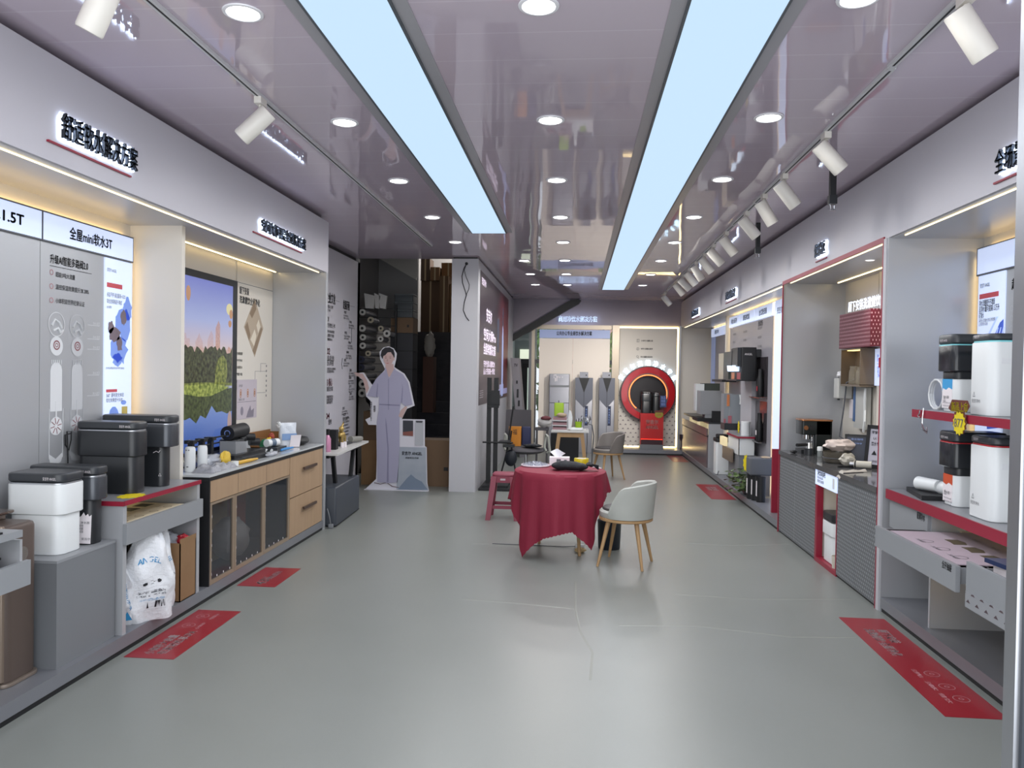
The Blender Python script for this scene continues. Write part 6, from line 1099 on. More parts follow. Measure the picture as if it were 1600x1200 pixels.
q.prism([(-5.30, 1.80), (-5.27, 1.80), (-5.10, 2.0), (-5.12, 2.0)], (xl-0.001, 0, 0), -EY, EZ, .001).build('filter_lines', mat('ice_print', 'B4C6F4', 0.4, emit='B4C6F4', strength=0.4), sb)
q = MB().text('超薄净水', (XN-0.002, 4.975, 2.16), *RW, 0.06, 0.30, 'l', .02); q.build('lettering', M_ink, r)
q = MB()
for z in (2.04, 1.98, 1.92): q.ring((XN-0.002, 4.965, z), -EY, EZ, 0.013, 0.017, 0, 16)
q.build('icons', mat('faint_line_print'), r)
r = thing('shelf', (2.41, 4.0, 1.36), 'upper grey shelf with maroon front in the near right bay', 'shelf')
MB().box(2.125, 2.645, 2.6, 5.04, 1.362, 1.405).build('board', mat('counter_top_grey'), r); MB().box(2.115, 2.125, 2.6, 5.042, 1.358, 1.406).build('red_edge', M_red, r)
r = thing('display_counter', (2.4, 4.0, 0.1), 'grey near right counter with maroon top and two pulled out drawers', 'counter')
MB().box(2.112, 2.65, 2.6, 5.38, 0.80, 0.85).build('top', mat('counter_top_grey'), r); MB().box(2.10, 2.112, 2.6, 5.382, 0.788, 0.851).build('red_edge', M_red, r)
cd_ = MB().box(2.12, 2.14, 4.80, 5.36, 0.60, 0.786).build('closed_drawer', M_grey, r); MB().text('超薄净水', (2.119, 4.945, 0.735), *RW, 0.04, 0.11, 'l', .02).build('lettering', M_ink, cd_)
MB().box(2.14, 2.65, 4.79, 4.81, 0.1, 0.80).build('partition', M_silver, r); MB().box(2.14, 2.65, 3.80, 3.815, 0.1, 0.80).build('partition', M_silver, r); MB().box(2.63, 2.65, 2.6, 5.36, 0.1, 0.80).build('back_panel', M_cream, r)
MB().box(2.60, 2.61, 2.7, 4.75, 0.785, 0.795).box(2.615, 2.625, 3.82, 3.835, 0.12, 0.62).build('led_line', M_led, r)
d = MB().box(1.85, 1.872, 3.88, 4.885, 0.565, 0.692).box(1.872, 2.60, 3.90, 4.86, 0.60, 0.612).box(1.872, 2.60, 3.90, 3.912, 0.612, 0.68).box(1.872, 2.60, 4.848, 4.86, 0.612, 0.68).build('drawer', M_grey, r)
MB().box(1.95, 2.12, 3.893, 3.90, 0.615, 0.648).build('slide', M_dark, d); MB().text('全开抽屉', (1.849, 4.02, 0.655), *RW, 0.032, 0.10, 'l', .02).build('lettering', M_ink, d)
MB().box(1.88, 2.40, 3.93, 4.74, 0.686, 0.691).build('filter_chart', mat('pink_grey_chart', 'B2A4AE', 0.5), d); MB().box(2.30, 2.58, 3.93, 4.80, 0.683, 0.69).build('cream_chart', mat('cream_chart'), d); MB().box(1.90, 2.30, 4.76, 4.84, 0.612, 0.68).build('black_insert', M_dark, d)
q = MB()
for k in range(4): q.prism([(2.09, 4.52-.19*k), (2.16, 4.52-.19*k), (2.17, 4.45-.19*k), (2.15, 4.39-.19*k), (2.08, 4.39-.19*k), (2.09, 4.45-.19*k)], (0, 0, 0.6925), EX, EY, .001)
q.build('chart_pictures', mat('olive_brown_print', '5A5040', 0.5), d)
q = MB()
for k in range(4): q.ring((1.97, 4.46-.19*k, 0.692), EX, EY, 0.03, 0.034, 0, 20).text('净水滤芯', (1.93, 4.52-.19*k, 0.692), -EY, EX, 0.02, 0.1).text('用途', (2.25, 4.55-.19*k, 0.692), -EY, EX, 0.02, 0.08)
q.text('滤芯对比', (2.40, 4.60, 0.692), -EY, EX, 0.045, 0.22, 'l', .02); q.build('chart_lettering', M_inkgrey, d)
d = MB().box(1.85, 1.87, 2.75, 3.78, 0.525, 0.742).box(1.87, 2.60, 2.78, 3.76, 0.53, 0.545).box(1.87, 2.60, 3.745, 3.757, 0.545, 0.70).build('deep_drawer', M_grey, r); MB().box(1.848, 1.8505, 2.75, 3.78, 0.527, 0.60).build('printed_front', pattern_material('triangle_print_grey', '8E9094', '4C3C42', 0.08, 0.04, 'Y', 'tri', size=0.20), d)
tag(MB().prism([(1.90, 3.72), (1.95, 3.30), (2.35, 3.28), (2.30, 3.70)], (0, 0, 0.775), EX, EY, .02).m(1).prism([(1.95, 3.55), (2.0, 3.35), (2.2, 3.35), (2.15, 3.60)], (0, 0, 0.777), EX, EY, .002).build('brochure', [mat('navy_cover', '1E2C50', 0.4), M_print]), 'dark blue brochure lying on the deep pulled out drawer', 'brochure')
tag(MB().box(1.93, 2.35, 3.2, 3.70, 0.715, 0.752).build('paper_stack', M_print), 'white paper stack under the dark blue brochure', 'paper')

def tank_set(label, x0, x1, y0, y1, z0, ztop, wave, trim):
    r = thing('water_purifier', ((x0+x1)/2, (y0+y1)/2, z0), label, 'water purifier'); zb = z0+(ztop-z0)*0.52
    MB().rbox(x0+0.015, x1, y0+0.01, y1-0.03, z0, zb-0.03, 0.04, 0.004).build('lower_body', M_whiteplastic, r); MB().rbox(x0+0.01, x1, y0+0.005, y1-0.02, zb-0.045, zb, 0.04, 0.004).build('collar', M_black, r)
    MB().rbox(x0-0.01, x1, y0-0.005, y1, zb, ztop-0.065, 0.04, 0.006).build('upper_body', mat('gloss_black_tank', '26282C', 0.15), r); MB().rbox(x0-0.008, x1, y0-0.003, y1-0.002, ztop-0.072, ztop-0.06, 0.04, 0.001).build('trim_band', trim, r)
    l = MB().rbox(x0-0.01, x1, y0-0.005, y1, ztop-0.062, ztop, 0.04, 0.012).build('lid', M_charcoal, r); MB().text('安吉尔 ANGEL', (x0-0.0115, y1-0.05, ztop-0.042), *RW, 0.014, 0.09).build('logo', M_print, l)
    q = MB().prism([(-(y1-.04), z0+.02), (-(y0+.05), z0+.02), (-(y0+.05), zb-.105), (-(y0+.09), zb-.095), (-(y0+.12), zb-.11), (-(y0+.16), zb-.10), (-(y1-.04), zb-.12)], (x0+0.0125, 0, 0), -EY, EZ, .003).build('paper_label', M_print, r)
    MB().prism([(-(y1-.04), zb-.045), (-(y0+.05), zb-.045), (-(y0+.05), zb-.105), (-(y0+.09), zb-.095), (-(y0+.12), zb-.11), (-(y0+.16), zb-.10), (-(y1-.04), zb-.12)], (x0+0.0125, 0, 0), -EY, EZ, .003).build('colour_wave', wave, r)
    q = MB().text('净水器', (x0+0.009, y1-.06, zb-.16), *RW, 0.016, 0.07)
    for k in range(5): q.text('额定总净水量', (x0+0.009, y1-.06, zb-.19-.018*k), *RW, 0.008, 0.09+.01*(k % 2))
    q.text('△', (x0+0.009, y1-.06, z0+.06), *RW, 0.03, 0.03).build('lettering', M_inkgrey, r)
def white_tank(label, x0, x1, y0, y1, z0, ztop, lidtop, trim):
    r = thing('water_tank', ((x0+x1)/2, (y0+y1)/2, z0), label, 'water tank')
    MB().rbox(x0, x1, y0, y1, z0, ztop, 0.05, 0.005).build('body', M_whiteplastic, r); MB().rbox(x0+.006, x1-.02, y0+.006, y1-.004, ztop, ztop+.008, 0.05, .001).build('trim_band', trim, r)
    l = MB().rbox(x0+.002, x1, y0+.002, y1, ztop+.008, lidtop, 0.05, .01).build('lid', M_charcoal, r); MB().text('安吉尔', (x0+.0005, y1-.06, ztop+.025), *RW, 0.014, 0.05).build('logo', M_print, l)
    MB().text('△', (x0-.001, y1-.06, z0+.10), *RW, 0.03, 0.025).text('安吉尔净水', (x0-.001, y1-.05, z0+.07), *RW, 0.018, 0.09).build('lettering', M_inkgrey, r); MB().box(x0+.05, x0+.12, y0-.001, y0, z0+.28, z0+.31).build('side_sticker', M_pale, r)
aq = mat('aqua_band', '7ACAD2', 0.3); rb = mat('scarlet_band', 'A8242C', 0.3)
tank_set('black and white purifier with blue wave on the upper right shelf', 2.20, 2.50, 4.69, 4.90, 1.405, 1.865, mat('azure_wave', '3E9AD2', 0.4), aq)
white_tank('tall white tank with aqua band on the upper right shelf', 2.17, 2.50, 4.23, 4.47, 1.405, 1.80, 1.845, aq)
tank_set('black and white purifier with orange wave on the lower right counter', 2.20, 2.50, 4.66, 4.86, 0.851, 1.29, mat('vermilion_wave', 'C4502E', 0.4), rb)
white_tank('white tank with red band on the lower right counter', 2.17, 2.50, 4.20, 4.455, 0.851, 1.245, 1.295, rb)
q = MB().rbox(2.262, 2.6, 3.9, 4.17, 0.855, 1.28, 0.06, 0.02); g = random.Random(3); q.v = [(x+0.008*math.sin(40*z+9*y), y+0.01*math.sin(33*z+20*x), z) for x, y, z in q.v]
tag(MB().grid(lambda u, v: (2.40+0.15*math.cos(6.283*u)*(1-.1*v)+0.008*math.sin(31*v+9*u*6.28), 4.03+0.13*math.sin(6.283*u)*(1-.1*v)+0.008*math.sin(23*v+5*u*6.28), 0.853+0.42*v), 40, 24, True).build('wrapped_tank', mat('white_bubble_wrap', 'C6C8CC', 0.25, bump=(35, 0.8))), 'white tank in crinkled plastic wrap at the right end of the lower counter', 'water tank')
q = MB().rbox(2.22, 2.42, 4.18, 4.2, 1.41, 1.79, 0.008, 0.004); tag(MB().tube([(2.30, 4.12, 1.42), (2.30, 4.12, 1.78), (2.33, 4.12, 1.80)], 0.018, 10).build('grey_tap', M_steel), 'grey upright tap pipe at the right end of the upper shelf', 'tap')
q = MB()
for k in range(3): q.tube([(2.30+.012*k, 5.13+0.10*math.cos(a*0.45), 1.50+0.095*math.sin(a*0.45)) for a in range(15)], 0.008, 8)
tag(q.build('hose_coil', mat('white_hose', 'D8DADC', 0.3)), 'white coiled hose hanging at the far end of the upper right shelf', 'hose')
tag(crumple((2.36, 4.965, 1.43), (0.05, 0.055, 0.025), 140, 0.12).build('adapter', M_dark), 'black adapter beside the white coiled hose', 'adapter')
q = MB().tube([(2.11, 4.87, 1.42), (2.105, 4.87, 1.36), (2.105, 4.87, 1.29), (2.105, 4.80, 1.27)], 0.003, 6).tube([(2.11, 4.92, 1.40), (2.10, 4.90, 1.385), (2.10, 4.92, 1.37), (2.10, 4.89, 1.36)], 0.004, 6).tube([(2.10, 4.87, 1.33), (2.10, 4.83, 1.29), (2.10, 4.79, 1.28), (2.10, 4.80, 1.31)], 0.003, 6); tag(q.build('wire_clip', M_chrome), 'wire price clip hanging on the maroon front of the upper shelf', 'clip')
r = thing('price_tag', (2.10, 4.42, 1.30), 'yellow and maroon starburst price tag on the upper shelf front', 'price tag')
burst(MB(), (2.105, 4.415, 1.365), -EY, EZ, 0.085, 0.072, 13, 0.003, 0.95, 0.9).build('maroon_burst', mat('tag_maroon'), r); burst(MB(), (2.1015, 4.415, 1.357), -EY, EZ, 0.075, 0.062, 13, 0.003, 0.92, 0.9).build('yellow_burst', M_yellow, r)
MB().prism([(-.12, .0), (-.08, .05), (.09, .05), (.115, .02), (.08, -.015), (-.09, -.015)], (2.1, 4.415, 1.435), -EY, EZ, .003).build('banner', mat('tag_maroon'), r); MB().text('新品上市', (2.099, 4.50, 1.425), *RW, 0.045, 0.185, 'l', .03).build('banner_lettering', M_yellow, r); MB().text('877', (2.0995, 4.415, 1.335), *RW, 0.055, 0.10, 'c').build('lettering', M_inkgrey, r)
r = thing('black_tray', (2.25, 5.15, 0.851), 'flat black box on the far end of the lower right counter', 'box'); MB().prism([(2.13, 4.91), (2.28, 4.90), (2.34, 5.27), (2.20, 5.30)], (0, 0, 0.88), EX, EY, .028).build('tray', M_dark, r)
for k, (a, b, lab) in enumerate((((2.22, 5.17, 0.925), (2.28, 5.02, 0.925), 'white paper cup roll lying on the flat black box, left one'), ((2.30, 5.02, 0.915), (2.33, 4.90, 0.915), 'white paper cup roll lying behind the flat black box, right one'))):
    r = thing('cup', a, lab, 'cup'); MB().cyl(a, b, 0.042, 0.038, 20).build('cup', M_whiteplastic, r); MB().ring(a, (Vector(b)-Vector(a)).cross(EZ).normalized(), EZ, 0.0, 0.04, 0.001, 20).build('base', M_print, r)
letter_sign('dark backlit letters cut by the door frame on the right fascia', '全场景净饮', (2.1, 4.05, 2.635), RW, 0.10, 0.42)
letter_sign('small dark backlit letters over the coffee bay', '体验区', (2.1, 6.98, 2.655), RW, 0.10, 0.27, bold=0.0)
letter_sign('dark backlit letters on the far right fascia, nearer pair', '直饮净热方案', (2.1, 11.05, 2.66), RW, 0.10, 0.66, bold=0.0)
letter_sign('dark backlit letters on the far right fascia near the back corner', '厨房净水方案', (2.1, 14.25, 2.655), RW, 0.10, 0.78, bold=0.0)

# ================================================================== COFFEE BAY
perf = pattern_material('perforated_grey', '64676B', 'A4A8AA', 0.034, 0.030, 'Y', 'dash', 0.45, 0.1, size=0.26)
r = thing('coffee_counter', (2.4, 6.8, 0), 'perforated grey coffee counter with lit white sign and dark stone top', 'counter')
for y0, y1 in ((7.535, 8.085), (6.895, 7.53), (5.93, 6.33), (5.512, 5.927)): MB().box(2.10, 2.118, y0, y1, 0.02, 0.80).build('front_panel', perf, r)
MB().box(2.1005, 2.12, 7.5295, 7.5355, 0.02, 0.80).build('panel_joint', M_silver, r); MB().box(2.11, 2.13, 5.512, 8.085, 0.0, 0.02).build('toe_strip', M_dark, r)
t = MB().box(2.085, 2.70, 5.512, 8.09, 0.825, 0.842).box(2.085, 2.10, 5.512, 8.09, 0.80, 0.825).build('worktop', mat('dark_stone_top', '5C5C5E', 0.08, var=((14, 14, 14), '4A4A4C')), r)
s_ = MB().box(2.094, 2.11, 6.335, 6.89, 0.668, 0.80).build('sign_lightbox', M_lightbox, r); MB().text('净饮体验吧', (2.0925, 6.83, 0.755), *RW, 0.04, 0.21, 'l', .025).text('PURE WATER BAR', (2.0925, 6.83, 0.725), *RW, 0.022, 0.15, 'l', .01).text('即热即饮 自由选择', (2.0925, 6.83, 0.695), *RW, 0.022, 0.17, 'l', .01).build('lettering', M_ink, s_); MB().box(2.0925, 2.094, 6.39, 6.44, 0.69, 0.775).build('bottle_icon', M_pale, s_)
MB().box(2.098, 2.15, 6.84, 6.89, 0.04, 0.668).box(2.098, 2.15, 6.335, 6.35, 0.04, 0.668).box(2.098, 2.50, 6.335, 6.89, 0.0, 0.04).build('red_niche', M_red, r); MB().box(2.49, 2.50, 6.35, 6.88, 0.04, 0.668).box(2.15, 2.49, 6.87, 6.88, 0.04, 0.668).box(2.15, 2.49, 6.336, 6.346, 0.04, 0.668).build('niche_back', M_cream, r); MB().box(2.30, 2.31, 6.36, 6.79, 0.655, 0.665).build('niche_led', M_led, r)
purifier('white purifier with black lid in the red lined counter niche', 2.125, 2.40, 6.50, 6.80, 0.042, 0.46, M_whiteplastic, M_whiteplastic, M_black, face=-1, split=0.55, ins=0.012, lidh=0.07)
tag(MB().lathe((2.14, 6.44, 0.042), [(0.034, 0), (0.040, 0.10), (0.036, 0.10), (0.032, 0.006)], 20).build('cup', mat('cream_cup', 'C8C2B4', 0.4)), 'cream cup in front of the white purifier in the red lined niche', 'cup')
tag(MB().ell((2.38, 6.45, 0.515), (0.05, 0.05, 0.05), 16, 10).build('blue_ball', mat('blue_ball', '4A68B8', 0.25)), 'blue ball behind the black lid in the red lined niche', 'ball')
struct(MB().box(2.695, 2.72, 5.5, 7.17, 0.84, 2.549).m(1).box(2.6945, 2.695, 7.165, 7.17, 0.84, 2.549), 'trim_18', [M_cream, M_ink], 'panel joint on the coffee bay wall')
bx = 2.70
WT = 0.843
r = thing('espresso_machine', (2.36, 7.82, WT), 'black espresso machine with copper top edge on the coffee counter', 'espresso machine'); cop = mat('copper', 'B07A54', 0.25, 0.8)
MB().rbox(2.33, 2.50, 7.72, 7.95, WT, 1.17, 0.02, 0.006).rbox(2.21, 2.50, 7.72, 7.95, 1.03, 1.17, 0.02, 0.006).build('body', mat('greenish_black', '141A1A', 0.3), r); MB().rbox(2.205, 2.505, 7.715, 7.955, 1.165, 1.182, 0.02, 0.004).build('copper_rim', cop, r); MB().box(2.21, 2.36, 7.73, 7.94, WT, WT+0.04).build('drip_tray', M_black, r)
MB().cyl((2.245, 7.72, 1.10), (2.245, 7.705, 1.10), 0.022, seg=18).build('copper_dial', cop, r); MB().cyl((2.30, 7.72, 1.10), (2.30, 7.705, 1.10), 0.024, seg=18).build('dial', M_dark, r); MB().cyl((2.305, 7.715, 1.03), (2.295, 7.70, 0.93), 0.005, seg=8).build('steam_wand', M_chrome, r); MB().cyl((2.27, 7.78, 1.03), (2.27, 7.78, 0.985), 0.035, seg=18).build('group_head', M_chrome, r)
MB().box(2.50, 2.55, 7.74, 7.93, 0.95, 1.15).build('water_tank', mat('clear_plastic'), r) if False else None
r = thing('portafilter', (2.15, 7.6, 0.92), 'chrome portafilter with black handle before the espresso machine', 'portafilter'); MB().cyl((2.25, 7.62, 0.91), (2.25, 7.62, 0.965), 0.036, 0.03, 18).build('basket', M_chrome, r); MB().cyl((2.22, 7.60, 0.945), (2.11, 7.53, 0.945), 0.014, 0.016, 12).build('handle', M_dark, r); MB().cyl((2.25, 7.62, WT), (2.25, 7.62, WT+0.065), 0.045, seg=20).build('stand', M_charcoal, r)
tag(crumple((2.15, 7.78, WT+0.015), (0.03, 0.05, 0.014), 150, 0.2).build('dark_tool', M_dark), 'small dark tool left of the portafilter', 'tool')
r = bottle('jar', 'small clear jar with white lid beside the portafilter', (2.315, 7.50, WT), 0.024, 0.055, mat('grey_clear_jar', '9AA0A0', 0.1, alpha=0.6), (0.025, 0.04), M_whiteplastic, cat='jar')
r = thing('cake_tub', (2.33, 6.98, WT), 'round smoky clear tub on the coffee counter', 'tub'); MB().lathe((2.31, 7.0, WT), [(0.0, 0.004), (0.10, 0.004), (0.115, 0.02), (0.12, 0.10), (0.116, 0.10), (0.11, 0.03)], 32).build('tub', mat('smoky_tub', '5E584E', 0.08, alpha=0.7), r); MB().ring((2.31, 7.0, WT+0.05), EX, EY, 0.116, 0.122, 0.006, 32).build('band', M_inkgrey, r)
tag(crumple((2.33, 7.0, WT+0.155), (0.13, 0.07, 0.05), 160, 0.22).build('snack_bag', mat('pinkish_white_bag', 'CBBDB6', 0.45))
    , 'crumpled pinkish white bag lying on the smoky clear tub', 'bag')
def stand_frame(label, o, u, w_, h, face, lean, wd=0.02, name='framed_certificate'):
    u = Vector(u).normalized(); v = (EZ+Vector((u.y, -u.x, 0))*-lean).normalized(); n = u.cross(v); o = Vector(o); r = thing(name, o, label, 'frame'); q = MB()
    for a, b, cx, cy in ((w_, wd, w_/2, wd/2), (w_, wd, w_/2, h-wd/2), (wd, h, wd/2, h/2), (wd, h, w_-wd/2, h/2)): q.obox(o+u*cx+v*cy, u, v, n, a, b, 0.02)
    q.build('frame', M_dark, r); MB().obox(o+u*(w_/2)+v*(h/2), u, v, n, w_-wd, h-wd, 0.006).build('sheet', face, r); return r, o+n*0.005, u, v
r, o, u, v = stand_frame('dark navy poster in a black frame leaning on the coffee bay wall', (2.40, 7.08, WT), (1, -0.35, 0), 0.20, 0.25, mat('night_print', '23283C', 0.3), 0.15)
MB().text('净水咖啡', o+u*.05+v*.20, u, v, 0.016, 0.10).text('每日鲜享', o+u*.06+v*.165, u, v, 0.012, 0.08).build('lettering', mat('blue_letter'), r)
r, o, u, v = stand_frame('white certificate in a black frame at the near end of the coffee counter', (2.44, 6.72, WT), (0.55, -0.83, 0), 0.20, 0.36, mat('pale_lilac_sheet', 'B4B2BE', 0.4), 0.12, 0.03)
q = MB().text('荣誉证书', o+u*.045+v*.29, u, v, 0.022, 0.11, 'l', .01).text('认证', o+u*.06+v*.24, u, v, 0.02, 0.08).text('饮水专家', o+u*.05+v*.19, u, v, 0.03, 0.10, 'l', .01).text('▲', o+u*.06+v*.11, u, v, 0.04, 0.05).text('授权', o+u*.07+v*.05, u, v, 0.015, 0.05); q.build('lettering', M_ink, r)
r, o, u, v = stand_frame('second black framed sheet half hidden behind the certificate', (2.52, 6.50, WT), (0.55, -0.83, 0), 0.18, 0.33, mat('beige_sheet', 'A8A29A', 0.5), 0.10, 0.025)
tag(crumple((2.33, 6.80, WT+0.05), (0.06, 0.07, 0.055), 170, 0.2).build('cup_sleeve_bag', mat('cream_film', 'BDB8AC', 0.2, alpha=0.85)), 'clear bag of cream cups before the dark navy poster', 'bag')
r = thing('lying_bottle', (2.36, 6.62, WT+0.03), 'white bottle lying on its side on the coffee counter', 'bottle'); MB().cyl((2.33, 6.64, WT+0.032), (2.45, 6.58, WT+0.032), 0.03, seg=20).build('body', mat('cream_white', 'C4C0B4', 0.35), r); MB().cyl((2.30, 6.655, WT+0.032), (2.33, 6.64, WT+0.032), 0.02, seg=16).build('cap', M_steel, r); MB().cyl((2.335, 6.638, WT+0.032), (2.345, 6.633, WT+0.032), 0.0305, seg=20, cap=False).build('ring', M_dark, r)
tag(MB().obox((2.27, 6.66, WT+0.006), (0.9, 0.2, 0), (-0.2, 0.9, 0), EZ, 0.15, 0.02, 0.012).build('black_pen', M_dark), 'black flat tool lying before the clear cup bag', 'tool')
tag(MB().grid(lambda u, v: (2.075+0.26*u, 6.32-0.1*(1-u)+0.09*v+0.04*u, WT+0.004+0.012*math.sin(3.14*v)*(1+.3*math.sin(14*u)) - (0.05*max(0, 0.12-u)/0.12)), 30, 10).build('cleaning_cloth', mat('grey_white_cloth', 'B4AEA6', 0.8)), 'greyish cloth draped over the counter edge above the lit sign', 'cloth')
tag(MB().box(2.36, 2.46, 5.95, 6.15, WT, WT+0.02).build('dark_notebook', M_charcoal), 'dark notebook at the near end of the coffee counter', 'notebook')
# wall of the coffee bay
for lab, y0, y1, z0, z1, x0, m in (('narrow white wall tap unit, leftmost in the coffee bay', 8.015, 8.06, 1.40, 1.61, 2.66, M_whiteplastic), ('grey wall tap unit between the two white ones', 7.93, 8.0, 1.395, 1.60, 2.60, M_greydark), ('silver white wall tap unit under the tissue', 7.78, 7.91, 1.39, 1.59, 2.56, mat('silver_unit', 'B8B8B4', 0.3))):
    r = thing('wall_tap', (2.65, (y0+y1)/2, z0), lab, 'tap'); MB().rbox(x0, 2.70, y0, y1, z0, z1, 0.012, 0.006).build('body', m, r); MB().cyl((x0+0.03, (y0+y1)/2, z0-0.018), (x0+0.03, (y0+y1)/2, z0), 0.012, seg=12).build('nozzle', M_charcoal, r)
tag(crumple((2.62, 7.83, 1.625), (0.05, 0.08, 0.035), 180, 0.25).build('crumpled_tissue', mat('tissue_paper')), 'crumpled tissue on top of the silver white wall tap', 'tissue')
tag(MB().box(2.69, 2.698, 7.60, 7.83, 1.20, 1.385).build('white_card', M_print), 'white card on the wall under the silver wall tap', 'card')
r = thing('wall_cabinet', (2.68, 7.5, 1.15), 'pale slim wall cabinet under the red perforated board', 'cabinet'); MB().box(2.66, 2.70, 7.30, 7.62, 1.12, 1.51).build('body', mat('pale_grey_board', 'B4B4B0', 0.4), r); MB().box(2.655, 2.66, 7.58, 7.63, 1.18, 1.53).build('blue_strip', mat('steel_blue_print', '3E5E8C', 0.4), r)
q = MB().tube([(2.66, 7.62, 1.58), (2.60, 7.66, 1.55), (2.60, 7.72, 1.30), (2.60, 7.80, 1.08), (2.58, 7.76, 1.02), (2.58, 7.6, 1.0), (2.58, 7.52, 1.06), (2.58, 7.56, 0.97), (2.55, 7.6, WT+0.01)], 0.007, 6); tag(q.build('power_cable', M_inkgrey), 'dark power cable drooping across the coffee bay wall', 'cable')
tag(MB().tube([(2.64, 7.28, 1.50), (2.63, 7.26, 1.40), (2.645, 7.29, 1.30), (2.63, 7.25, 1.2), (2.64, 7.3, 1.1)], 0.012, 6).build('white_cable', M_whiteplastic), 'white cable running down beside the slim wall cabinet', 'cable')
r = thing('wall_niche', (2.68, 7.4, 1.53), 'lit bronze niche with glass jugs in the coffee bay wall', 'niche'); q = MB().box(2.56, 2.70, 7.20, 7.71, 1.515, 1.535).box(2.56, 2.70, 7.20, 7.71, 1.86, 1.87).box(2.56, 2.70, 7.70, 7.712, 1.53, 1.86).box(2.56, 2.70, 7.20, 7.21, 1.53, 1.86).box(2.69, 2.70, 7.21, 7.70, 1.535, 1.86); q.build('shell', mat('bronze_niche', '6E6050', 0.35, 0.3), r); MB().box(2.60, 2.66, 7.25, 7.66, 1.852, 1.859).build('led_line', mat('dim_warm_led', 'FFE0A0', .5, emit='FFD890', strength=2.0), r)
for k, (y, h) in enumerate(((7.55, 0.17), (7.36, 0.16))):
    r = thing('glass_jug', (2.63, y, 1.536), '%s glass jug in the bronze niche' % ('left', 'right')[k], 'jug', 'glass jugs'); MB().lathe((2.63, y, 1.537), [(0.045, 0), (0.05, 0.01), (0.045, h*0.7), (0.035, h*0.85), (0.04, h)], 20).build('jug', mat('niche_glass', 'A8A090', 0.05, alpha=0.35), r); MB().tube([(2.63, y-0.04, 1.537+h*0.8), (2.63, y-0.075, 1.537+h*0.6), (2.63, y-0.045, 1.537+h*0.25)], 0.006, 8).build('handle', mat('niche_glass'), r)
r = thing('lightbox_strip', (2.69, 7.15, 1.53), 'narrow lit white strip with red and blue print beside the bronze niche', 'lightbox'); MB().box(2.685, 2.70, 7.0, 7.195, 1.53, 1.86).build('face', M_lightbox, r); q = MB()
for k in range(6): q.text('净热一体机'[k % 5], (2.684, 7.15-.005*k, 1.78-0.035*k), *RW, 0.03, 0.05)
q.build('lettering', mat('royal_blue_print'), r); MB().box(2.683, 2.685, 7.0, 7.1, 1.69, 1.78).build('red_block', M_inkred, r)
r = thing('perforated_board', (2.60, 7.4, 1.88), 'maroon perforated wall cabinet with white glowing letters above', 'board'); MB().box(2.55, 2.70, 6.95, 7.745, 1.875, 2.205).build('board', pattern_material('maroon_perforated', '5A1626', 'C8A0A8', 0.028, 0.034, 'Y', 'dash', 0.4, size=0.22), r); MB().text('厨下安装洗漱健饮', (2.60, 7.66, 2.235), *RW, 0.085, 0.78, 'l', .012).build('letters', mat('white_glow_letters', 'F4F8FF', .5, emit='EEF4FF', strength=0.75), r)
r = thing('recessed_spot', (2.35, 6.6, 2.545), 'small recessed spot in the coffee bay soffit', 'downlight'); MB().lathe((2.35, 6.45, 2.549), [(0.0, -0.003), (0.03, -0.003), (0.036, 0)], 20).build('lens', mat('spot_glow', 'FFFFFF', .5, emit='FFFFFF', strength=1.0), r)
spot_light('coffee_bay_spot', (2.40, 6.8, 2.53), 32, (1.0, 0.94, 0.86), (2.40, 6.8, 0.8), 2.0, 0.9, 0.03)

# ================================================================== FAR RIGHT BAYS
XF = 2.42
r = thing('product_display', (XF, 11.1, 0.1), 'grey display wall with three lit headers and two black niches, far right', 'display panel')
MB().box(XF, XF+0.02, 9.76, 12.46, 0.1, 2.345).build('board', mat('lilac_silver', '9C9AA2', 0.35, 0.3), r)
for (y0, y1), t in zip(((11.72, 12.46), (10.75, 11.71), (9.76, 10.74)), ('纯水系列', '即热净饮机', '台式免安装')):
    h = MB().box(XF-0.015, XF+0.02, y0+.006, y1-.006, 2.352, 2.512).build('header_lightbox', M_lightbox, r); MB().text(t, (XF-0.017, (y0+y1)/2, 2.405), *RW, 0.07, 0.42, 'c', .03).build('title', M_ink, h)
q = MB()
for y in (12.1, 11.35, 10.45):
    for k in range(4): q.text('净水直饮 温度可选', (XF-.002, y+.12, 2.22-.12*k), *RW, 0.03, 0.24-.03*(k % 2))
q.text('热饮区', (XF-.002, 10.55, 2.27), *RW, 0.06, 0.25, 'l', .01); q.build('lettering', M_inkgrey, r)
MB().box(XF-0.06, XF, 10.60, 11.28, 0.77, 1.84).build('raised_column', mat('pale_lilac_board', 'AEACB2', 0.4), r); bottle  # the raised column carries the sample counter
MB().box(XF-0.004, XF+0.001, 9.98, 10.60, 1.31, 1.845).box(XF-0.004, XF+0.001, 9.98, 10.60, 0.74, 1.27).build('niche', mat('smoked_niche', '3A363A', 0.1), r)
for z0 in (1.315, 0.745):
    t = thing('sample_bottle', (2.36, 10.2, z0), 'black sample bottle before the %s smoked niche' % ('upper' if z0 > 1 else 'lower'), 'bottle', 'black sample bottles'); MB().lathe((2.375, 10.18, z0+.012), [(0.04, 0), (0.042, 0.01), (0.042, 0.22), (0.03, 0.27), (0.028, 0.36), (0.0, 0.365)], 18).build('body', M_dark, t); MB().box(2.331, 2.335, 10.16, 10.20, z0+.09, z0+.15).build('label', M_print if z0 < 1 else M_inkred, t)
    tag(MB().box(2.32, 2.418, 9.99, 10.59, z0-.004, z0+.008).build('ledge', mat('smoked_niche')), 'smoked ledge under the %s sample bottle' % ('upper' if z0 > 1 else 'lower'), 'ledge')
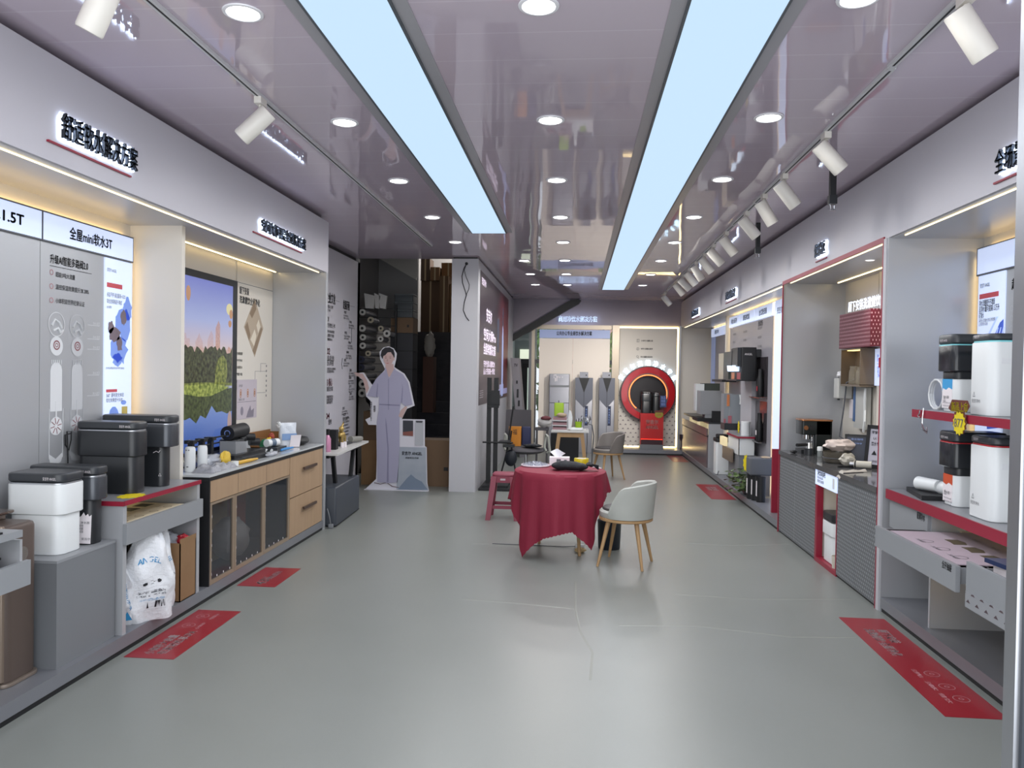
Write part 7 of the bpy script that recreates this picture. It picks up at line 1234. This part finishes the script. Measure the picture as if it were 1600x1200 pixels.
r = thing('side_lightbox', (2.42, 9.4, 0.1), 'tall narrow white lightbox between the far panel and the coffee bay', 'lightbox'); MB().box(2.41, 2.45, 8.95, 9.66, 0.1, 2.52).build('face', M_lightbox, r); MB().box(2.408, 2.41, 9.0, 9.2, 1.75, 1.98).build('red_print', mat('salmon_red_print'), r); MB().text('安吉尔', (2.408, 9.55, 2.36), *RW, 0.07, 0.25, 'l', .02).build('lettering', M_ink, r); MB().box(2.408, 2.41, 8.98, 9.2, 1.0, 1.45).build('grey_print', M_inkgrey, r)
r = thing('product_display', (2.68, 14.9, 0.1), 'farthest right display panel with two lit headers by the back corner', 'display panel'); MB().box(2.68, 2.70, 13.2, 15.62, 0.8, 2.345).build('board', mat('lilac_silver'), r); MB().box(2.665, 2.70, 14.4, 15.61, 2.352, 2.512).box(2.665, 2.70, 13.2, 14.39, 2.352, 2.512).build('header_lightbox', M_lightbox, r); MB().text('厨房净水', (2.663, 15.0, 2.40), *RW, .07, .45, 'c', .03).text('前置过滤', (2.663, 13.8, 2.40), *RW, .07, .45, 'c', .03).build('title', M_ink, r); MB().box(2.67, 2.68, 15.2, 15.61, 1.2, 2.34).build('blue_strip', mat('blue_grey_lightbox'), r)
# vending machine on the wall
r = thing('drinks_machine', (2.26, 10.68, 1.53), 'black wall mounted drinks machine with two lit cup bays, far right', 'drinks machine'); MB().rbox(2.165, 2.355, 10.33, 11.05, 1.53, 1.975, 0.015, 0.006).build('body', M_dark, r); MB().box(2.115, 2.165, 10.36, 10.70, 1.72, 1.97).box(2.115, 2.165, 10.74, 11.03, 1.74, 1.93).build('hood', M_black, r); MB().box(2.10, 2.165, 10.33, 11.05, 1.53, 1.545).build('tray', M_black, r); MB().box(2.355, 2.415, 10.35, 10.57, 1.85, 1.95).build('wall_mount', M_black, r)
for y in (10.52, 10.88): MB().cyl((2.14, y, 1.655), (2.14, y, 1.735), 0.05, 0.06, 16).build('lit_nozzle', mat('cool_glow', 'E4F0FF', .4, emit='D4E8FF', strength=0.9), r)
MB().box(2.1642, 2.165, 10.40, 10.62, 1.55, 1.64).build('red_screen', mat('poster_red', '9A2030', 0.3), r); MB().box(2.1642, 2.165, 10.78, 10.98, 1.55, 1.64).build('orange_screen', mat('screen_orange', 'C87A4A', .3), r); MB().text('ANGEL', (2.25, 10.329, 1.87), *BW, 0.03, 0.10, 'c').build('logo', M_print, r)
r = thing('wall_machine', (2.5, 12.9, 1.55), 'cream and dark wall machine behind the black drinks machine', 'drinks machine'); MB().box(2.25, 2.36, 12.0, 12.45, 1.54, 1.94).build('body', mat('cream_machine', 'B4AC98', .4), r); MB().box(2.24, 2.36, 11.6, 11.99, 1.54, 1.95).build('dark_side', mat('grey_green_dark', '3C423E', .4), r); MB().box(2.15, 2.36, 11.6, 12.45, 1.50, 1.535).build('shelf', M_dark, r)
# counters
r = thing('display_counter', (2.3, 13.9, 0.1), 'long metallic counter with lit open drawer in the far right corner', 'counter'); mc = mat('reflection_tinted_metal', '7A6E72', 0.25, 0.5)  # red reflection is put into the grey metal's base colour
MB().box(2.12, 2.66, 12.62, 15.5, 0.1, 0.60).build('cabinet', mc, r); d = MB().box(2.11, 2.13, 12.60, 15.5, 0.615, 0.735).box(2.13, 2.62, 12.62, 15.48, 0.615, 0.63).build('drawer', mc, r); MB().box(2.111, 2.12, 12.62, 15.5, 0.60, 0.615).build('shadow_gap', M_dark, r)
for y in (12.9, 13.7, 14.6): MB().box(2.15, 2.45, y-.16, y+.16, 0.63, 0.80).build('lit_box', mat('lit_cream', 'E8D8B0', .5, emit='F0DCA8', strength=0.35), d)
MB().box(2.14, 2.66, 12.6, 15.5, 0.81, 0.84).build('top', M_charcoal, r); MB().box(2.14, 2.66, 12.60, 12.62, 0.1, 0.81).build('end_panel', M_silver, r)
r = thing('printer', (2.2, 12.7, 0.842), 'stepped grey carton box on the far right counter', 'box'); MB().box(2.02, 2.36, 12.72, 13.1, 0.96, 1.34).box(2.10, 2.30, 12.73, 13.0, 0.90, 0.96).build('box', mat('grey_box', '8E9094', .5), r); MB().box(2.0, 2.14, 13.1, 13.3, 1.0, 1.45).build('pale_back_box', M_whiteplastic, r); MB().box(2.10, 2.40, 13.12, 13.3, 1.34, 1.46).build('dark_top_box', mat('grey_green_dark'), r); MB().box(1.98, 2.40, 12.71, 13.3, 0.842, 0.90).build('dark_base', M_dark, r)
tag(MB().box(2.20, 2.34, 12.62, 12.70, 0.842, 1.02).build('black_case', M_dark), 'black case before the stepped grey box on the far counter', 'case')
tag(MB().cyl((1.93, 13.5, 0.98), (2.12, 13.5, 0.99), 0.075, seg=18).build('paper_roll', mat('grey_roll', '9C968E', .6)), 'grey roll lying at the left of the stepped grey box', 'roll') if False else None
r = thing('juice_dispenser', (2.28, 11.5, 0.80), 'grey water kiosk with red squares beside the stepped grey box', 'dispenser'); MB().box(2.17, 2.30, 11.52, 11.75, 0.90, 1.33).box(2.24, 2.40, 11.45, 11.52, 0.88, 1.32).build('body', mat('kiosk_grey', '8A9096', .3), r); MB().box(2.22, 2.27, 11.44, 11.452, 0.90, 1.01).box(2.17, 2.20, 11.515, 11.52, 0.90, 0.96).build('red_square', mat('dusty_pink', 'A8626C', .5), r); MB().box(2.20, 2.235, 11.44, 11.46, 1.15, 1.32).build('orange_print', mat('screen_orange'), r); MB().tube([(2.38, 11.42, 1.32), (2.39, 11.41, 1.25), (2.385, 11.41, 1.18)], 0.014, 8).build('white_hose', M_whiteplastic, r); MB().box(2.17, 2.40, 11.44, 11.75, 0.80, 0.90).build('base', M_charcoal, r)
r = thing('sample_counter', (2.28, 10.65, 0.1), 'small grey counter with maroon edge and white side under the drinks machine', 'counter'); MB().box(2.14, 2.352, 10.33, 11.05, 0.775, 0.795).build('top', mat('counter_top_grey'), r); MB().box(2.13, 2.14, 10.32, 11.05, 0.772, 0.796).box(2.13, 2.352, 10.31, 10.33, 0.772, 0.796).build('red_edge', M_red, r); MB().box(2.15, 2.352, 10.34, 11.04, 0.55, 0.77).build('side_body', M_whiteplastic, r); MB().box(2.15, 2.16, 10.34, 10.345, .55, .77).build('edge_line', M_grey, r); MB().box(2.11, 2.135, 10.6, 11.25, 0.42, 0.60).build('pulled_drawer', M_tan, r); MB().box(2.10, 2.145, 11.06, 11.4, 0.60, 0.72).build('lit_box', mat('lit_cream'), r); MB().box(2.16, 2.38, 10.36, 11.04, 0.1, 0.549).build('lower_body', M_greydark, r)
tag(MB().lathe((2.27, 10.5, 0.797), [(0.06, 0), (0.06, 0.185), (0.055, 0.19), (0.0, 0.19)], 20).build('white_canister', M_whiteplastic), 'white canister on the small grey counter with maroon edge', 'canister')
q = burst(MB(), (2.20, 10.62, 0.90), -EY, EZ, 0.09, 0.07, 9, .004, 0.6, 1.0); tag(q.build('price_tag', M_yellow), 'yellow price tag beside the white canister', 'price tag')
r = thing('white_tank', (2.23, 11.9, 0.1), 'slim white tank with black top standing on the far plinth', 'water tank'); MB().rbox(2.125, 2.34, 11.8, 12.05, 0.1, 0.59, 0.03, .005).build('body', M_whiteplastic, r); MB().rbox(2.115, 2.34, 11.79, 12.06, 0.59, 0.645, 0.03, .01).rbox(2.15, 2.34, 11.82, 12.04, 0.645, 0.70, 0.03, .01).build('black_top', M_dark, r)
tag(MB().tube([(2.11, 11.75, .11), (2.12, 11.7, .115), (2.115, 11.62, .12), (2.13, 11.6, .18)], 0.006, 6).build('hose', M_inkgrey), 'short dark hose on the plinth before the slim white tank', 'hose')
# plant
r = thing('potted_plant', (2.16, 9.9, 0.1), 'leafy dark green pothos plant on the far right plinth', 'plant'); MB().lathe((2.20, 9.9, 0.1), [(0.07, 0), (0.10, 0.16), (0.094, 0.16), (0.0, 0.14)], 20).build('pot', M_charcoal, r)
lm1 = mat('pothos_leaf', '3C5230', 0.35, var=((9, 9, 9), '5E7444')); g = random.Random(21); n = 0
for k in range(95):
    th = g.uniform(0, 6.283); rr = g.uniform(0.03, 0.20); p = Vector((2.06+rr*math.cos(th)*0.85, 9.90+rr*math.sin(th)*1.2, 0.16+g.uniform(0, 0.30)*(1-rr*1.6))); p.z = max(p.z, 0.13)
    if p.x > 2.28: p.x = 2.28
    d = Vector((math.cos(th)*g.uniform(.4, 1), math.sin(th), g.uniform(-0.7, 0.4))).normalized(); s_ = d.cross(EZ).normalized(); up = s_.cross(d); L_ = g.uniform(0.055, 0.095)
    q = MB(); q.add([p, p+d*L_*0.35+s_*L_*0.42+up*.004, p+d*L_*0.75+s_*L_*0.26, p+d*L_, p+d*L_*0.75-s_*L_*0.26, p+d*L_*0.35-s_*L_*0.42+up*.004, p+d*L_*0.5-up*.006], [(0, 1, 6), (1, 2, 6), (2, 3, 6), (3, 4, 6), (4, 5, 6), (5, 0, 6)]); q.build('leaf', lm1, r)
q = MB()
for k in range(9): a = k*0.7; q.tube([(2.18, 9.9, 0.22), (2.12+.05*math.cos(a), 9.9+.08*math.sin(a), 0.34), (2.06+.10*math.cos(a), 9.9+.16*math.sin(a), 0.27)], 0.004, 5)
q.build('stems', mat('stem_green', '42502E', .6), r)
r = thing('grey_case', (2.28, 9.45, 0.376), 'grey fabric box resting on black filter housings at the far right', 'box'); MB().rbox(2.09, 2.40, 9.38, 9.66, 0.405, 0.61, 0.03, .015).build('case', mat('charcoal_felt', '55585E', .8), r); MB().ell((2.3, 9.5, 0.615), (0.06, 0.08, 0.015), 14, 8).build('beige_top', mat('beige_cloth'), r)
r = thing('filter_housing', (2.2, 9.3, 0.1), 'black triple filter housing with white labels under the grey fabric box', 'filter')
for k, y in enumerate((9.57, 9.45, 9.33)): MB().cyl((2.15+.03*k, y, 0.102), (2.15+.03*k, y, 0.40), 0.052, seg=18).build('canister', M_dark, r); MB().box(2.095+.03*k, 2.10+.03*k, y-.018, y+.018, 0.17, 0.35).build('label', M_print, r)
q = burst(MB(), (2.085, 9.60, 0.53), Vector((.5, -.86, 0)), EZ, 0.10, 0.075, 9, .004, 0.5, 1.1); tag(q.build('price_tag', M_yellow), 'yellow price tag hanging on the grey fabric box', 'price tag')
tag(MB().box(2.16, 2.30, 8.62, 8.66, 0.1, 0.80).build('red_board', M_red), 'maroon upright board at the end of the far bay', 'board')
tag(MB().lathe((2.13, 15.62, 0.1), [(0.04, 0), (0.02, 0.05), (0.02, 0.16), (0.05, 0.22), (0.05, 0.30), (0.0, 0.30)], 14).build('dark_speaker', mat('plum_black', '2A2030', .4)), 'small dark plum stand in the back right corner', 'stand')
# hanging straps
for y, lab in ((5.52, 'nearer black telescopic bracket hanging from the ceiling'), (7.73, 'farther black telescopic bracket hanging from the ceiling')):
    r = thing('ceiling_bracket', (1.75, y, 3.1), lab, 'bracket', 'black ceiling brackets'); MB().box(1.73, 1.77, y-.018, y+.018, 2.84, 3.099).build('strap', M_dark, r); MB().box(1.724, 1.776, y-.024, y+.024, 2.80, 2.86).build('buckle', M_black, r); MB().tube([(1.735, y, 2.80), (1.74, y, 2.765), (1.765, y, 2.765), (1.765, y, 2.80)], 0.005, 6).box(1.725, 1.775, y-.004, y+.004, 2.755, 2.762).build('hook', M_chrome, r)
